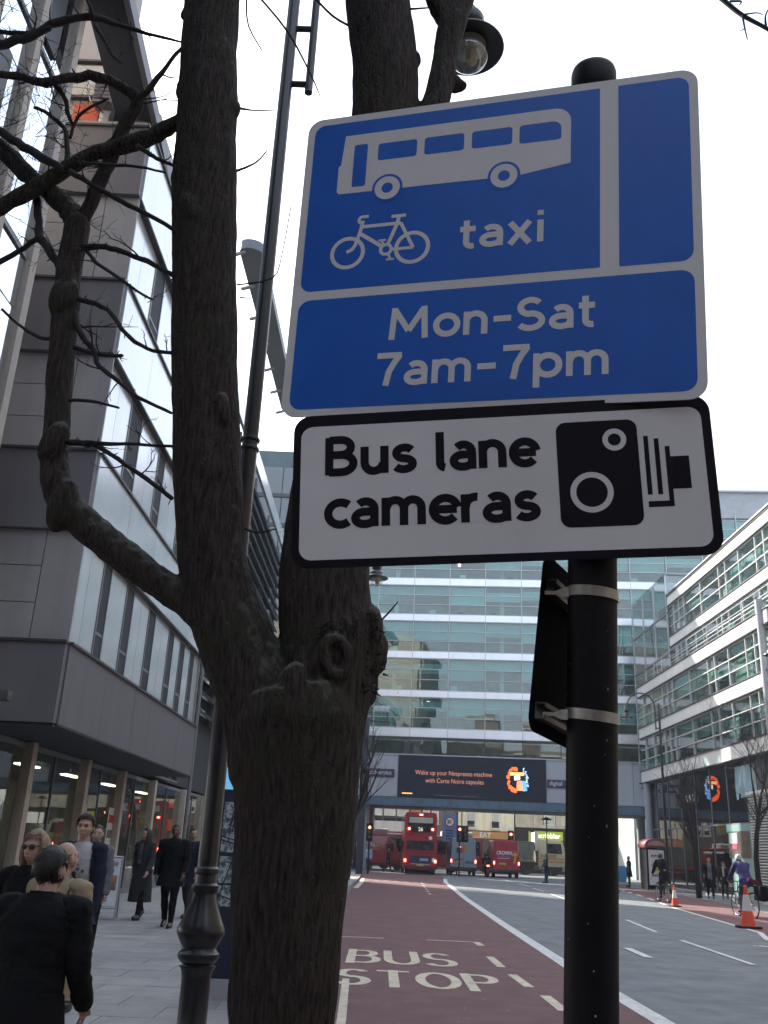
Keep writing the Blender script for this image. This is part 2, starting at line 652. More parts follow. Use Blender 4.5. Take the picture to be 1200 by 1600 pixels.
WL = [(2.98, -14), (2.98, 10.7), (2.94, 15), (3.02, 24), (3.2, 36), (3.5, 47), (3.75, 56), (4.2, 64)]
g = MB()
nl = len(WL)
left_edge = [(-0.19, -14), (-0.40, 10), (-0.53, 15), (-0.80, 24), (-1.1, 36), (-1.14, 47), (-1.03, 56), (-1.12, 64)]
for i in range(nl - 1):
    g.quad((*left_edge[i], 0.006), (*WL[i], 0.006), (*WL[i + 1], 0.006), (*left_edge[i + 1], 0.006))
g.quad((-1.12, 64, 0.006), (4.2, 64, 0.006), (4.6, 73, 0.006), (-2.6, 73, 0.006))
tag(g.build('bus_lane', redroad), kind='structure')
CLN = [(7.9, 17), (8.83, 22.9), (9.6, 25.4), (10.96, 37.5), (12.2, 45), (13.2, 52.5), (14.0, 58), (14.2, 70)]
CRN = [(11.9, 17), (12.6, 22.9), (12.9, 25.4), (14.2, 37.5), (15.2, 45), (15.6, 52.5), (15.8, 58), (15.8, 70)]
g = MB()
for i in range(len(CLN) - 1):
    g.quad((*CLN[i], 0.006), (*CRN[i], 0.006), (*CRN[i + 1], 0.006), (*CLN[i + 1], 0.006))
tag(g.build('cycle_lane', redroad), kind='structure')

marks = thing('road_markings', None, None)
tag(marks, kind='structure')
ZM = 0.011
g = MB()
strip(WL[:-1] + [(4.2, 63)], 0.23, ZM, g)
g.build('solid_line', white_paint, marks)
g = MB()
strip([CLN[1], CLN[2], CLN[3]], 0.14, ZM, g)
for t0, t1 in ((0.25, 0.55), (0.8, 1.1), (1.35, 1.65), (1.9, 2.2), (2.45, 2.75)):
    def ip(t):
        i = min(3, int(t)) + 3
        i = min(i, len(CLN) - 2)
        f = t - int(t)
        return (CLN[i][0] * (1 - f) + CLN[i + 1][0] * f, CLN[i][1] * (1 - f) + CLN[i + 1][1] * f)
    strip([ip(t0), ip(t1)], 0.15, ZM, g)
g.build('cycle_lane_line', white_paint, marks)
for a, b in (((6.98, 28.3), (6.59, 23.9)), ((6.53, 21.8), (6.34, 17.2)), ((7.81, 45.4), (7.51, 40)), ((8.13, 52.5), (8.01, 48.4)), ((8.38, 60), (8.30, 54.9)),
             ((4.75, 19.3), (4.70, 17.6)), ((7.28, 36.5), (7.1, 32.0)), ((8.5, 67), (8.4, 62.3))):
    g = MB()
    strip([a, b], 0.11 if a[0] > 5 else 0.16, ZM, g)
    g.build('lane_dash', white_paint, marks)
for y0, y1, x in ((57, 58.2, 16.1), (51, 52.4, 15.5), (47, 48.4, 15.1), (40, 42, 14.4), (34.5, 36.5, 13.7)):
    g = MB()
    strip([(x + 0.5, y1), (x + 0.42, y0)], 0.12, ZM, g)
    g.build('parking_dash', white_paint, marks)
for x0, x1, y0, y1 in ((1.86, 1.90, 19.05, 18.35), (1.84, 1.86, 16.5, 15.1), (1.90, 1.95, 14.25, 13.0), (2.03, 2.05, 12.3, 11.2), (2.06, 2.08, 10.75, 9.8), (2.1, 2.12, 9.2, 8.3)):
    g = MB()
    strip([(x0, y0), (x1, y1)], 0.13, ZM, g)
    g.build('bus_stop_dash', cream_paint, marks)
g = MB()
strip([(-0.80, 18.9), (0.14, 18.95)], 0.09, ZM, g)
strip([(0.94, 19.0), (1.80, 19.05)], 0.09, ZM, g)
g.build('bus_stop_edge_line', cream_paint, marks)
for k in range(7):
    y0 = 39 + k * 2.35
    g = MB()
    strip([(2.02 + 0.018 * (y0 - 39), y0), (2.04 + 0.018 * (y0 - 38), y0 + 1.0)], 0.11, ZM, g)
    g.build('centre_dash', cream_paint, marks)
for k in range(9):
    x = -0.75 + k * 0.52
    g = MB()
    strip([(x, 53.2), (x + 0.24, 53.3)], 0.35, ZM, g)
    g.build('give_way_dash', cream_paint, marks)
g = MB()
strip([(-0.27, 4), (-0.30, 10), (-0.36, 13)], 0.09, ZM, g)
strip([(-0.95, 42), (-0.85, 49), (-0.92, 57)], 0.22, ZM, g)
g.build('kerbside_line', cream_paint, marks)
g = MB()
strip([(8.02, 21.3), (8.3, 20.9), (8.1, 20.4)], 0.14, ZM, g)
strip([(7.84, 21.2), (8.9, 20.7)], 0.12, ZM + 0.001, g)
g.build('painted_symbol', white_paint, marks)
# BUS STOP lettering on the lane
T = lambda p: Vector((p.x, p.y, p.z + 0.008))


def roadword(txt, x0, x1, y0, y1, wst):
    adv = sum(GL[c][0] for c in txt) + 0.10 * (len(txt) - 1)
    sx = (x1 - x0) / adv
    sy = (y1 - y0) / 1.4
    for c in txt:
        b = MB()
        k = 0
        a, st = GL[c]
        for s in st:
            k += 1
            stroke(b, [(x0 + p[0] * sx, y0 + p[1] * sy) for p in s], wst, 0.0, 0.003 + 0.0004 * k, None, T)
        b.build('painted_letter', cream_paint, marks)
        x0 += (a + 0.10) * sx


roadword('BUS', -0.42, 1.24, 14.75, 16.7, 0.13)
roadword('STOP', -0.50, 1.62, 12.4, 14.1, 0.13)

# ------------------------------------------------------------------ pavements with kerbs and slabs
PZ = 0.09


def pavement(name, edge, out_x, yfrom, yto):
    pts = [p for p in edge]
    base = MB()
    poly = pts + [(out_x, pts[-1][1]), (out_x, pts[0][1])]
    base.prism(poly, -0.05, PZ - 0.006)
    o = base.build(name, slab_m)
    tag(o, kind='structure')
    return o


pav_l = pavement('pavement', KL, -60, 0, 0)
pav_r = pavement('pavement', KR, 90, 0, 0)


def along(edge, y):
    for (x0, y0), (x1, y1) in zip(edge, edge[1:]):
        if y0 <= y <= y1:
            return x0 + (x1 - x0) * (y - y0) / (y1 - y0)
    return edge[-1][0]


def kerbs(par, edge, y0, y1, side):
    y = y0
    while y < y1:
        x = along(edge, y + 0.45)
        a = atan2(along(edge, y + 0.9) - along(edge, y), 0.9)
        piece('kerbstone', kerb_m, par, (x - side * 0.075, y + 0.45, 0.025 + random.uniform(-0.003, 0.003)), (0.15, 0.892, 0.15), (0, 0, -a))
        y += 0.9


kerbs(pav_l, KL, 7.0, 64, 1)
kerbs(pav_r, KR, 24.0, 68, -1)
# slabs: rows across the left pavement
y = 6.0
row = 0
while y < 22:
    hgt = 0.62
    xe = along(KL, y + 0.3) - 0.16
    x = xe - (0.45 if row % 2 else 0.0)
    if row % 2:
        piece('paving_stone', slab_m, pav_l, (xe - 0.222, y + hgt / 2, PZ - 0.02), (0.44, hgt - 0.008, 0.04 + random.uniform(0, 0.004)))
    while x > -6.6:
        piece('paving_stone', slab_m, pav_l, (x - 0.45, y + hgt / 2, PZ - 0.02 + random.uniform(-0.001, 0.001)), (0.892, hgt - 0.008, 0.04 + random.uniform(0, 0.004)),
              (random.uniform(-.002, .002), random.uniform(-.002, .002), 0))
        x -= 0.9
    y += hgt
    row += 1

# ================================================================== panel clad building (left)
clad_dark = M('dark_cladding', (0.135, 0.128, 0.143), 0.55, var=0.07, scale=1.0, rnd=0.04, dirt=0.14)
clad_light = M('light_cladding', (0.315, 0.305, 0.31), 0.6, var=0.07, scale=1.2, rnd=0.05, dirt=0.16)
clad_white = M('white_cladding', (0.66, 0.68, 0.69), 0.20, metal=0.45, var=0.04, scale=1.0, rnd=0.04, dirt=0.06, spec=0.7)
trim_dark = M('dark_trim', (0.045, 0.043, 0.048), 0.5, var=0.15)
frame_grey = M('grey_window_frame', (0.16, 0.17, 0.18), 0.45, var=0.1)
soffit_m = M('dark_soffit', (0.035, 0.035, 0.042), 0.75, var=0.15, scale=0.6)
glass_w = GLASS('window_glass', (0.42, 0.50, 0.52), 0.22, 0.01, 0.02)
glass_shop = GLASS('shop_glass', (0.70, 0.74, 0.70), 0.07, 0.01, 0.015)

XF, YC, YE = -5.7, 16.3, 28.4
lb = thing('office_building', 'grey and white panel clad building with overhanging upper floors above glazed shops', 'building', (XF, YC, 0))
ZB = [3.36, 4.80, 6.88, 8.50, 10.60, 12.30, 14.42, 16.22]
Wd = 12.0
ln = YE - YC
b = MB()
b.bb(-Wd, -0.12, 0.12, ln - 0.02, 3.40, 16.2)
b.build('core', dark_in, lb)
# end wall: dark bands and light panels; local x from -0 to -4 (the rest hidden behind the neighbour)
for i in range(7):
    z0, z1 = ZB[i], ZB[i + 1]
    if i % 2 == 0:
        for k, (xa, xb) in enumerate(((-3.2, 0.0), (-7.0, -3.21))):
            piece('band_panel', clad_dark, lb, ((xa + xb) / 2, 0.03, (z0 + z1) / 2 - 0.02), (xb - xa - 0.01, 0.16, z1 - z0 - 0.05))
        piece('drip_edge', trim_dark, lb, (-3.5, 0.01, z1 - 0.02), (7.04, 0.22, 0.05))
    else:
        hh = (z1 - z0) / 3
        for r in range(3):
            for xa, xb in ((-2.35, -0.72), (-4.0, -2.36), (-6.0, -4.01)):
                piece('wall_panel', clad_light, lb, ((xa + xb) / 2, 0.10, z0 + hh * (r + 0.5)), (xb - xa - 0.016, 0.06, hh - 0.016))
        piece('corner_panel', clad_light, lb, (-0.36, 0.10, (z0 + z1) / 2), (0.70, 0.06, z1 - z0 - 0.012))
        piece('shadow_gap', trim_dark, lb, (-3.5, 0.14, (z0 + z1) / 2), (6.9, 0.03, z1 - z0))
# street side
win_y = {1: [(1.75, 2.35), (3.55, 4.2), (5.65, 6.35), (7.9, 8.55), (9.35, 10.0), (10.8, 11.4)],
         3: [(1.95, 2.9), (4.6, 5.3), (7.2, 8.1), (9.6, 10.4)], 5: [(2.2, 3.1), (5.4, 6.2), (8.2, 9.2)]}
for i in range(7):
    z0, z1 = ZB[i], ZB[i + 1]
    if i % 2 == 0:
        n = 5
        for k in range(n):
            a, c = 0.11 + (ln - 0.11) * k / n, 0.11 + (ln - 0.11) * (k + 1) / n
            piece('spandrel_panel', clad_dark if i == 0 else clad_white, lb, (-0.02, (a + c) / 2, (z0 + z1) / 2 - 0.02), (0.10, c - a - 0.012, z1 - z0 - 0.05))
        piece('drip_edge', trim_dark, lb, (-0.02, ln / 2 + 0.06, z1 - 0.02), (0.20, ln - 0.1, 0.05))
        piece('drip_edge', trim_dark, lb, (-0.05, ln / 2 + 0.06, z0 - 0.01), (0.14, ln - 0.1, 0.035))
    else:
        ws = win_y[i]
        ys = 0.12
        edges = []
        for a, c in ws:
            edges.append((ys, a))
            ys = c
        edges.append((ys, ln))
        for a, c in edges:
            m_ = 1 if c - a < 1.4 else 2
            for q in range(m_):
                aa, cc = a + (c - a) * q / m_, a + (c - a) * (q + 1) / m_
                piece('wall_panel', clad_white, lb, (-0.14, (aa + cc) / 2, (z0 + z1) / 2), (0.05, cc - aa - 0.014, z1 - z0 - 0.03))
        for a, c in ws:
            w = MB()
            zt = z0 + (z1 - z0) * 0.27
            for yy, hw in ((a + 0.03, 0.06), (c - 0.03, 0.06)):
                w.bb(-0.24, -0.10, yy - hw / 2, yy + hw / 2, z0 + 0.02, z1 - 0.02)
            for zz in (z0 + 0.05, zt, z1 - 0.05):
                w.bb(-0.23, -0.11, a + 0.06, c - 0.06, zz - 0.03, zz + 0.03)
            fr = w.build('window', frame_grey, lb)
            piece('pane', glass_w, fr, (-0.19, (a + c) / 2, (zt + z1) / 2), (0.012, c - a - 0.1, z1 - zt - 0.1), (0, random.uniform(-.004, .004), random.uniform(-.01, .01)))
            piece('pane', glass_w, fr, (-0.19, (a + c) / 2, (zt + z0) / 2), (0.012, c - a - 0.1, zt - z0 - 0.1), (0, random.uniform(-.004, .004), random.uniform(-.01, .01)))
# underside of the overhang
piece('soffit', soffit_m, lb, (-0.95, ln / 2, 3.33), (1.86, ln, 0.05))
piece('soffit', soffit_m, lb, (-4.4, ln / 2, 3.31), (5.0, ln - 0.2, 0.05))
# far end return and downpipe
b = MB()
b.bb(-2.5, -0.06, ln - 0.015, ln + 0.06, 3.36, 16.1)
b.build('return_wall', clad_light, lb)
b = MB()
b.tube([(0.0, ln + 0.16, 0.4), (0.0, ln + 0.16, 15.5)], 0.06, 10)
b.build('downpipe', frame_grey, lb)
# balcony on top: parapet cap, back wall, orange panel, doors, curved soffit
piece('parapet_cap', clad_light, lb, (-3.5, 0.03, 16.26), (7.0, 0.24, 0.06))
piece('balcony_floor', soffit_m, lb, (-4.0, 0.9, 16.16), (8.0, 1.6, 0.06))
b = MB()
b.bb(-3.6, -0.92, 1.62, 1.80, 16.2, 18.6)
b.bb(-3.6, -1.35, 1.62, 1.80, 18.6, 25.0)
b.bb(-0.95, -0.80, 1.62, 11.9, 16.2, 19.2)
b.build('balcony_wall', clad_light, lb)
orange = M('orange_panel', (0.52, 0.085, 0.03), 0.5, var=0.08)
piece('orange_panel', orange, lb, (-2.16, 1.58, 17.35), (0.62, 0.06, 1.9))
piece('white_panel', clad_white, lb, (-1.70, 1.58, 17.2), (0.24, 0.06, 1.7))
w = MB()
for x in (-1.52, -1.18, -0.98):
    w.bb(x - 0.03, x + 0.03, 1.54, 1.62, 16.25, 18.7)
w.bb(-1.55, -0.95, 1.54, 1.62, 18.7, 18.78)
fr = w.build('balcony_door', trim_dark, lb)
piece('pane', glass_w, fr, (-1.25, 1.59, 17.5), (0.5, 0.012, 2.3))
w = MB()
w.bb(-2.9, -2.84, 1.50, 1.62, 18.5, 19.6)
w.bb(-1.75, -1.69, 1.50, 1.62, 18.5, 19.6)
w.bb(-2.9, -1.69, 1.50, 1.62, 18.44, 18.52)
w.bb(-2.9, -1.69, 1.50, 1.62, 19.58, 19.64)
fr = w.build('upper_window', trim_dark, lb)
piece('pane', glass_w, fr, (-2.3, 1.58, 19.0), (1.1, 0.012, 1.0))
# sloping eave with rounded tip
ea = atX(206, 0, -5.68)
eb = atX(268, 280, -5.68)
sl = (eb.z - ea.z) / (eb.y - ea.y)
b = MB()
ya, yb = ea.y - 6.0, YE
za, zb = ea.z + sl * (ya - ea.y), ea.z + sl * (yb - ea.y)
V = lambda x, y, z: (x - XF, y - YC, z)
for x0, x1, dz0, dz1 in ((-5.68, -5.80, -0.16, 0.22), (-5.80, -6.62, -0.03, 0.10)):
    vs = [V(x0, ya, za + dz0), V(x1, ya, za + dz0), V(x1, yb, zb + dz0), V(x0, yb, zb + dz0),
          V(x0, ya, za + dz1), V(x1, ya, za + dz1), V(x1, yb, zb + dz1), V(x0, yb, zb + dz1)]
    b.add(vs, [(3, 2, 1, 0), (4, 5, 6, 7), (0, 1, 5, 4), (1, 2, 6, 5), (2, 3, 7, 6), (3, 0, 4, 7)], 0 if x0 > -5.7 else 1)
eave_m = M('grey_fascia', (0.16, 0.16, 0.18), 0.5, var=0.06)
b.build('eave', [eave_m, soffit_m], lb)
b = MB()
cyl_c = V(-6.15, 17.1, 0)
b.lathe([(0.42, 16.24), (0.42, 17.25), (0.36, 17.33), (0.0, 17.35)], 28, (cyl_c[0], cyl_c[1], 0))
b.build('drum', clad_dark, lb, smooth=True)

# satellite dish on the balcony (fixed to the wall but a fitting one could lift off)
dp = at(140, 128, 17.35)
dish = thing('satellite_dish', 'pale satellite dish on a bent white arm above the orange panel', 'satellite dish', dp)
b = MB()
prof = [(0.0, 0.0), (0.1, 0.008), (0.2, 0.03), (0.3, 0.075), (0.31, 0.075), (0.2, 0.015), (0.1, -0.006), (0.0, -0.012)]
ax = Vector((0.75, -0.45, 0.35)).to_track_quat('Z', 'Y').to_matrix()
b.lathe(prof, 28, (0, 0, 0), None, ax)
b.build('reflector', M('dish_cream', (0.55, 0.52, 0.44), 0.5), dish, smooth=True)
b = MB()
b.tube([(0, 0.02, 0), (-0.02, 0.1, -0.25), (0.05, 0.12, -0.45), (0.25, 0.14, -0.5), (0.36, 0.2, -0.48)], 0.018, 8)
b.tube([(0, 0, -0.2), (0.25, -0.15, -0.1), (0.34, -0.2, 0.02)], 0.012, 6)
b.build('bracket_arm', white_m, dish, smooth=True)
b = MB()
b.ell((0.35, -0.21, 0.05), (0.04, 0.04, 0.05))
b.build('receiver', white_m, dish, smooth=True)
ac = at(160, 140, 17.3)
vb = thing('equipment_box', 'grey equipment box beside the satellite dish under the eave', 'box', ac)
b = MB()
b.bb(-0.2, 0.26, 0.0, 0.3, -0.35, 0.30)
b.build('casing', clad_dark, vb, bevel=0.01)
b = MB()
for k in range(5):
    b.bb(-0.16, 0.22, -0.012, 0.0, -0.28 + k * 0.11, -0.22 + k * 0.11)
b.build('grille', trim_dark, vb)

# ---- shops under the overhang
col_m = M('bronze_column', (0.50, 0.43, 0.36), 0.42, metal=0.2, var=0.1, scale=3)
shop = thing('shop', 'row of tall glazed shop windows between bronze columns under the grey building', 'shop front', (-7.15, 19.3, 0))
cys = [-3.6, 0.0, 3.75, 7.1, 10.8, 15.6, 19.8]
for y in cys:
    b = MB()
    b.bb(-0.10, 0.12, -0.13, 0.13, 0.05, 3.29)
    b.bb(-0.11, 0.13, -0.14, 0.14, 2.38, 2.41)
    b.build('column', col_m, shop, bevel=0.012).location = (0, y, 0)
for k in range(len(cys) - 1):
    y0, y1 = cys[k] + 0.13, cys[k + 1] - 0.13
    fr = MB()
    fr.bb(-0.12, -0.06, y0, y1, 0.05, 0.22)
    fr.bb(-0.12, -0.06, y0, y1, 3.18, 3.28)
    fr.bb(-0.12, -0.06, (y0 + y1) / 2 - 0.025, (y0 + y1) / 2 + 0.025, 0.22, 3.18)
    f = fr.build('window_frame', frame_grey, shop)
    for q in (0, 1):
        a, c = y0 + (y1 - y0) * q / 2, y0 + (y1 - y0) * (q + 1) / 2
        piece('pane', glass_shop, f, (-0.09, (a + c) / 2, 1.7), (0.012, c - a - 0.05, 2.94), (0, random.uniform(-.003, .003), random.uniform(-.006, .006)))
b = MB()
b.bb(-5.0, -4.9, -3.6, 20, 0, 3.3)
b.bb(-4.9, -0.2, -3.7, -3.6, 0, 3.3)
b.bb(-4.9, -0.2, 20, 20.1, 0, 3.3)
shop_in = M('shop_interior', (0.60, 0.56, 0.47), 0.8, var=0.4, scale=0.8)
b.build('back_wall', shop_in, shop)
piece('ceiling', M('shop_ceiling', (0.35, 0.35, 0.33), 0.8), shop, (-2.6, 8, 3.25), (4.7, 23.4, 0.05))
piece('floor', dark_grey, shop, (-2.6, 8, 0.07), (4.7, 23.4, 0.03))
yel = M('yellow_card', (0.45, 0.33, 0.03), 0.6)
for y, z in ((9.0, 2.15), (12.6, 2.2)):
    piece('hanging_card', yel, shop, (-0.6, y, z), (0.03, 1.0, 0.42))
paper = M('poster_paper', (0.55, 0.54, 0.50), 0.6, var=0.1)
ink = M('poster_ink', (0.12, 0.11, 0.10), 0.6, var=0.4, scale=9)
inkred = M('poster_red', (0.4, 0.03, 0.03), 0.6)
for y, z, hh, ww in ((4.3, 1.35, 1.9, 0.45), (6.75, 1.3, 2.0, 0.6), (7.6, 1.25, 1.5, 0.36)):
    p = piece('window_poster', paper, shop, (-0.045, y, z), (0.012, ww, hh))
    for q in range(5):
        piece('print_block', ink if q % 2 else inkred, shop, (-0.036, y, z - hh * 0.4 + q * hh * 0.19), (0.006, ww * 0.7, hh * 0.10))
for y in (1.0, 2.5, 5.5, 9.5, 13.5, 17.5):
    piece('display_shelf', shop_in, shop, (-2.2, y, 1.0), (0.5, 1.6, 1.7))
text_on('window_lettering', 'libre', 0.62, dark_grey, shop, (-0.05, 7.55, 2.52), (0, 1, 0), (0, 0, 1), 0.004, 0.01)
for y in (1.8, 5.4, 9.0, 13, 17.5):  # unseen ceiling tubes, added to light up the shop interior
    piece('fill_tube', EM('warm_fill_tube', (1, 0.92, 0.74), 3.2), shop, (-2.0, y, 3.2), (0.22, 1.3, 0.04))

# ================================================================== stone finned building at the far left
stone = M('pale_stone', (0.40, 0.36, 0.32), 0.7, var=0.1, scale=3, bump=0.15, bscale=50, dirt=0.12)
sky_glass = GLASS('reflective_glass', (0.30, 0.38, 0.42), 0.80, 0.008, 0.01, (0.9, 0.95, 1.0))
fb = thing('office_building', 'tall finned stone and glass building at the far left edge', 'building', (-6.5, 14.0, 0))
b = MB()
b.bb(-14, -0.5, -27, 0.0, 3.6, 34)
b.build('core', dark_in, fb)
for k in range(9):
    y = -1.45 * k - 0.05
    b = MB()
    b.bb(-0.30, -0.04, y - 0.12, y + 0.12, 3.4, 34)
    b.build('stone_fin', stone, fb, bevel=0.01)
    for lv in range(8):
        z0 = 3.7 + lv * 3.7
        if k < 8:
            piece('pane', sky_glass, fb, (-0.16, y - 0.725, z0 + 1.3), (0.02, 1.14, 2.5), (0, 0, random.uniform(-.02, .02)))
            piece('pane', sky_glass, fb, (-0.17, y - 0.725, z0 + 3.1), (0.02, 1.14, 1.0), (0, 0, random.uniform(-.02, .02)))
            if (k + lv) % 3 == 0:
                piece('dark_panel', trim_dark, fb, (-0.12, y - 0.95, z0 + 1.35), (0.05, 0.6, 2.3))
    for lv in range(9):
        if k < 8:
            piece('transom', frame_grey, fb, (-0.15, y - 0.725, 3.7 + lv * 3.7 - 0.05), (0.06, 1.15, 0.09))
b = MB()
b.bb(-14, -0.52, 0.0, 0.3, 3.6, 34)
b.build('end_wall', stone, fb)
# ground floor of it: pilaster, louvre, door
b = MB()
b.bb(-0.75, -0.35, 0.1, 2.2, 0.05, 3.5)
b.build('pilaster', stone, fb, bevel=0.02)
b = MB()
b.bb(-0.9, -0.78, 2.2, 4.9, 2.15, 3.35)
b.build('louvre_surround', clad_light, fb)
for k in range(9):
    piece('louvre_blade', dark_grey, fb, (-0.755, 3.1, 2.42 + k * 0.09), (0.05, 0.9, 0.035), (0, 0.5, 0))
b = MB()
for y in (2.25, 3.5, 4.85):
    b.bb(-0.95, -0.85, y - 0.04, y + 0.04, 0.05, 2.15)
b.bb(-0.95, -0.85, 2.25, 4.85, 2.05, 2.15)
f = b.build('door', frame_grey, fb)
for y in (2.87, 4.17):
    piece('pane', glass_shop, f, (-0.9, y, 1.06), (0.015, 1.2, 1.95))
b = MB()
b.tube([(-0.80, 3.3, 0.55), (-0.80, 3.3, 1.6)], 0.02, 8)
b.build('door_handle', chrome, f)
navy = M('navy_canvas', (0.012, 0.016, 0.05), 0.7, var=0.2)
aw = at(6, 1095, 13.2)
fl = thing('projecting_sign', 'dark navy projecting sign box on the stone building at the left edge', 'sign', (-6.42, aw.y, aw.z))
b = MB()
b.bb(-0.1, 0.95, -0.05, 0.05, -0.95, 0.0)
b.build('sign_box', navy, fl, bevel=0.01)
b = MB()
b.bb(-0.1, 1.12, -0.08, 0.08, 0.0, 0.14)
b.build('top_rail', dark_grey, fl, bevel=0.01)

# ================================================================== louvred building farther along on the left
lv_b = thing('office_building', 'dark louvred glass building with a flying roof behind the tree', 'building', (-7.0, 29.2, 0))
b = MB()
b.bb(-14, -0.35, 0.0, 29, 3.4, 19.2)
b.bb(-14, -0.9, 11.2, 29, 0.0, 3.4)
b.bb(-16, -6.0, 6.0, 30, 19.2, 26.5)
b.build('core', dark_in, lv_b)
louv = M('dark_louvre', (0.07, 0.085, 0.10), 0.35, metal=0.4, var=0.15, rnd=0.15)
navy_glass = GLASS('dark_blue_glass', (0.10, 0.14, 0.20), 0.14, 0.01, 0.01)
for k in range(18):
    z = 6.2 + k * 0.70
    for q in range(4):
        piece('louvre_blade', louv, lv_b, (-0.02, 7 + q * 5.7, z), (0.34, 5.66, 0.10), (0, 0.6, 0))
for q in range(4):
    piece('glass_panel', navy_glass, lv_b, (-0.30, 7 + q * 5.7, 12.5), (0.03, 5.6, 13.0))
for q in range(5):
    piece('upright', frame_grey, lv_b, (-0.2, 4.15 + q * 5.7, 12.7), (0.12, 0.12, 13.4))
for q in range(8):
    piece('fascia_panel', clad_white, lv_b, (0.05, 1.8 + q * 3.45, 19.6), (0.14, 3.42, 0.9))
for r in range(5):
    for q in range(3):
        z = 3.4 + r * 0.95
        piece('pane', navy_glass, lv_b, (0.0, 0.6 + q * 1.15, z + 0.47), (0.02, 1.08, 0.86), (0, random.uniform(-.01, .01), random.uniform(-.02, .02)))
        piece('pane', navy_glass, lv_b, (-0.35 - 0.0, 0.6 + q * 1.15, z + 6.2), (0.02, 1.08, 0.86))
    piece('glazing_bar', frame_grey, lv_b, (0.03, 1.75, 3.4 + r * 0.95), (0.06, 3.5, 0.06))
for q in range(4):
    piece('glazing_bar', frame_grey, lv_b, (0.035, 0.02 + q * 1.15, 5.8), (0.06, 0.06, 4.8))
b = MB()
b.bb(-0.8, -0.7, 11.2, 29, 0.1, 3.4)
b.build('ground_floor_wall', dark_grey, lv_b)
# flying roof
p0, p1, p2 = atX(392, 396, -7.0), atX(425, 430, -7.0), atX(470, 720, -7.0)
b = MB()
zr = 27.5
pa = p0 - CP
x_ = lambda px, py: CP + ray(px, py) * ((zr - CZ) / ray(px, py).z)
q0, q1, q2, q3 = x_(374, 392), x_(412, 402), x_(462, 640), x_(440, 640)
base = Vector((-7.0, 29.2, 0))
poly = [tuple((q - base).xy) for q in (q0, q1, q2, q3)]
cen = (Vector((*poly[0], 0)) + Vector((*poly[1], 0))) / 2
rad = (Vector((*poly[0], 0)) - Vector((*poly[1], 0))).length / 2
d0 = Vector((poly[1][0] - poly[0][0], poly[1][1] - poly[0][1], 0)).normalized()
dn = Vector((d0.y, -d0.x, 0))
arc = [tuple((cen - d0 * (rad * cos(pi * i / 10)) + dn * (rad * 0.8 * sin(pi * i / 10))).xy) for i in range(11)]
b.prism(arc + [poly[2], poly[3]], zr, zr + 0.5)
b.build('flying_roof', M('slate_roof_edge', (0.09, 0.11, 0.13), 0.5, var=0.1), lv_b)
b = MB()
for i in range(7):
    t = i / 6
    a = Vector((*poly[0], 0)) * (1 - t) + Vector((*poly[3], 0)) * t
    b = MB()
    b.tube([(a.x + 0.3, a.y, zr - 0.05), (a.x - 0.35, a.y + 0.1, zr - 0.2)], 0.09, 8)
    b.build('roof_strut', frame_grey, lv_b)

# teal glass stair tower behind it
teal_glass = GLASS('teal_glass', (0.30, 0.50, 0.50), 0.10, 0.01, 0.02)
tw = thing('glass_tower', 'teal glass stair tower rising behind the louvred building', 'tower', (-9.5, 72, 0))
b = MB()
b.bb(-5, 4.9, 0.4, 8, 0, 33)
b.build('core', M('tower_core', (0.06, 0.10, 0.105), 0.7, var=0.4, scale=0.5), tw)
for r in range(8):
    for q in range(4):
        h = 2.6
        z = 12 + r * h
        if r == 9 and q > 2:
            continue
        piece('pane', teal_glass, tw, (-3.5 + q * 2.4, 0.2, z), (2.32, 0.03, h - 0.12), (random.uniform(-.02, .02), 0, random.uniform(-.02, .02)))
    piece('floor_edge', trim_dark, tw, (0, 0.15, 12 + r * 2.6 - 1.3), (10, 0.25, 0.3))
# ================================================================== glass building bridging the road
span_white = M('white_spandrel', (0.86, 0.87, 0.90), 0.33, metal=0.6, var=0.03, scale=0.8, rnd=0.03, dirt=0.06)
alu = M('aluminium_frame', (0.50, 0.52, 0.53), 0.4, metal=0.2, var=0.08)
off_glass = GLASS('office_glass', (0.66, 0.84, 0.82), 0.09, 0.006, 0.03, (0.92, 1.0, 0.95))
blind_m = M('window_blind', (0.42, 0.58, 0.58), 0.8, var=0.08, rnd=0.15)
off_in = M('office_interior', (0.34, 0.39, 0.38), 0.8, var=0.4, scale=0.35)
ceil_m = M('office_ceiling', (0.45, 0.48, 0.46), 0.8)
BR = radians(-5)
br = thing('bridge_building', 'glass office building with white bands spanning the road above the advert screen', 'building', (6.5, 80, 0), BR)
LV = [(11.43, 13.98), (14.62, 17.34), (18.01, 20.66), (21.33, 23.92), (24.63, 27.2), (27.9, 30.5)]
XB = [-10.7 + 3.16 * k for k in range(14)]     # mullion positions in local x  (2.1-6.5=-4.4 is one of them)
X0, X1 = XB[0], XB[-1]
for i, (z0, z1) in enumerate(LV):
    hh = (z1 - z0) / 3
    for k in range(13):
        a, c = XB[k], XB[k + 1]
        if i < 5:
            for r in range(3):
                piece('pane', off_glass, br, ((a + c) / 2, 0.06, z0 + hh * (r + 0.5)), (c - a - 0.08, 0.02, hh - 0.07),
                      (random.uniform(-.006, .006), 0, random.uniform(-.008, .008)))
        else:
            piece('pane', off_glass, br, ((a + c) / 2, 0.06, (z0 + z1) / 2), (c - a - 0.08, 0.02, z1 - z0 - 0.07))
        piece('blind', blind_m, br, ((a + c) / 2, 0.35, z1 - hh * random.choice((0.45, 0.8, 0.9, 1.0, 1.0))), (c - a - 0.15, 0.02, hh * 1.9 * random.choice((0.5, 1.0, 1.0))))
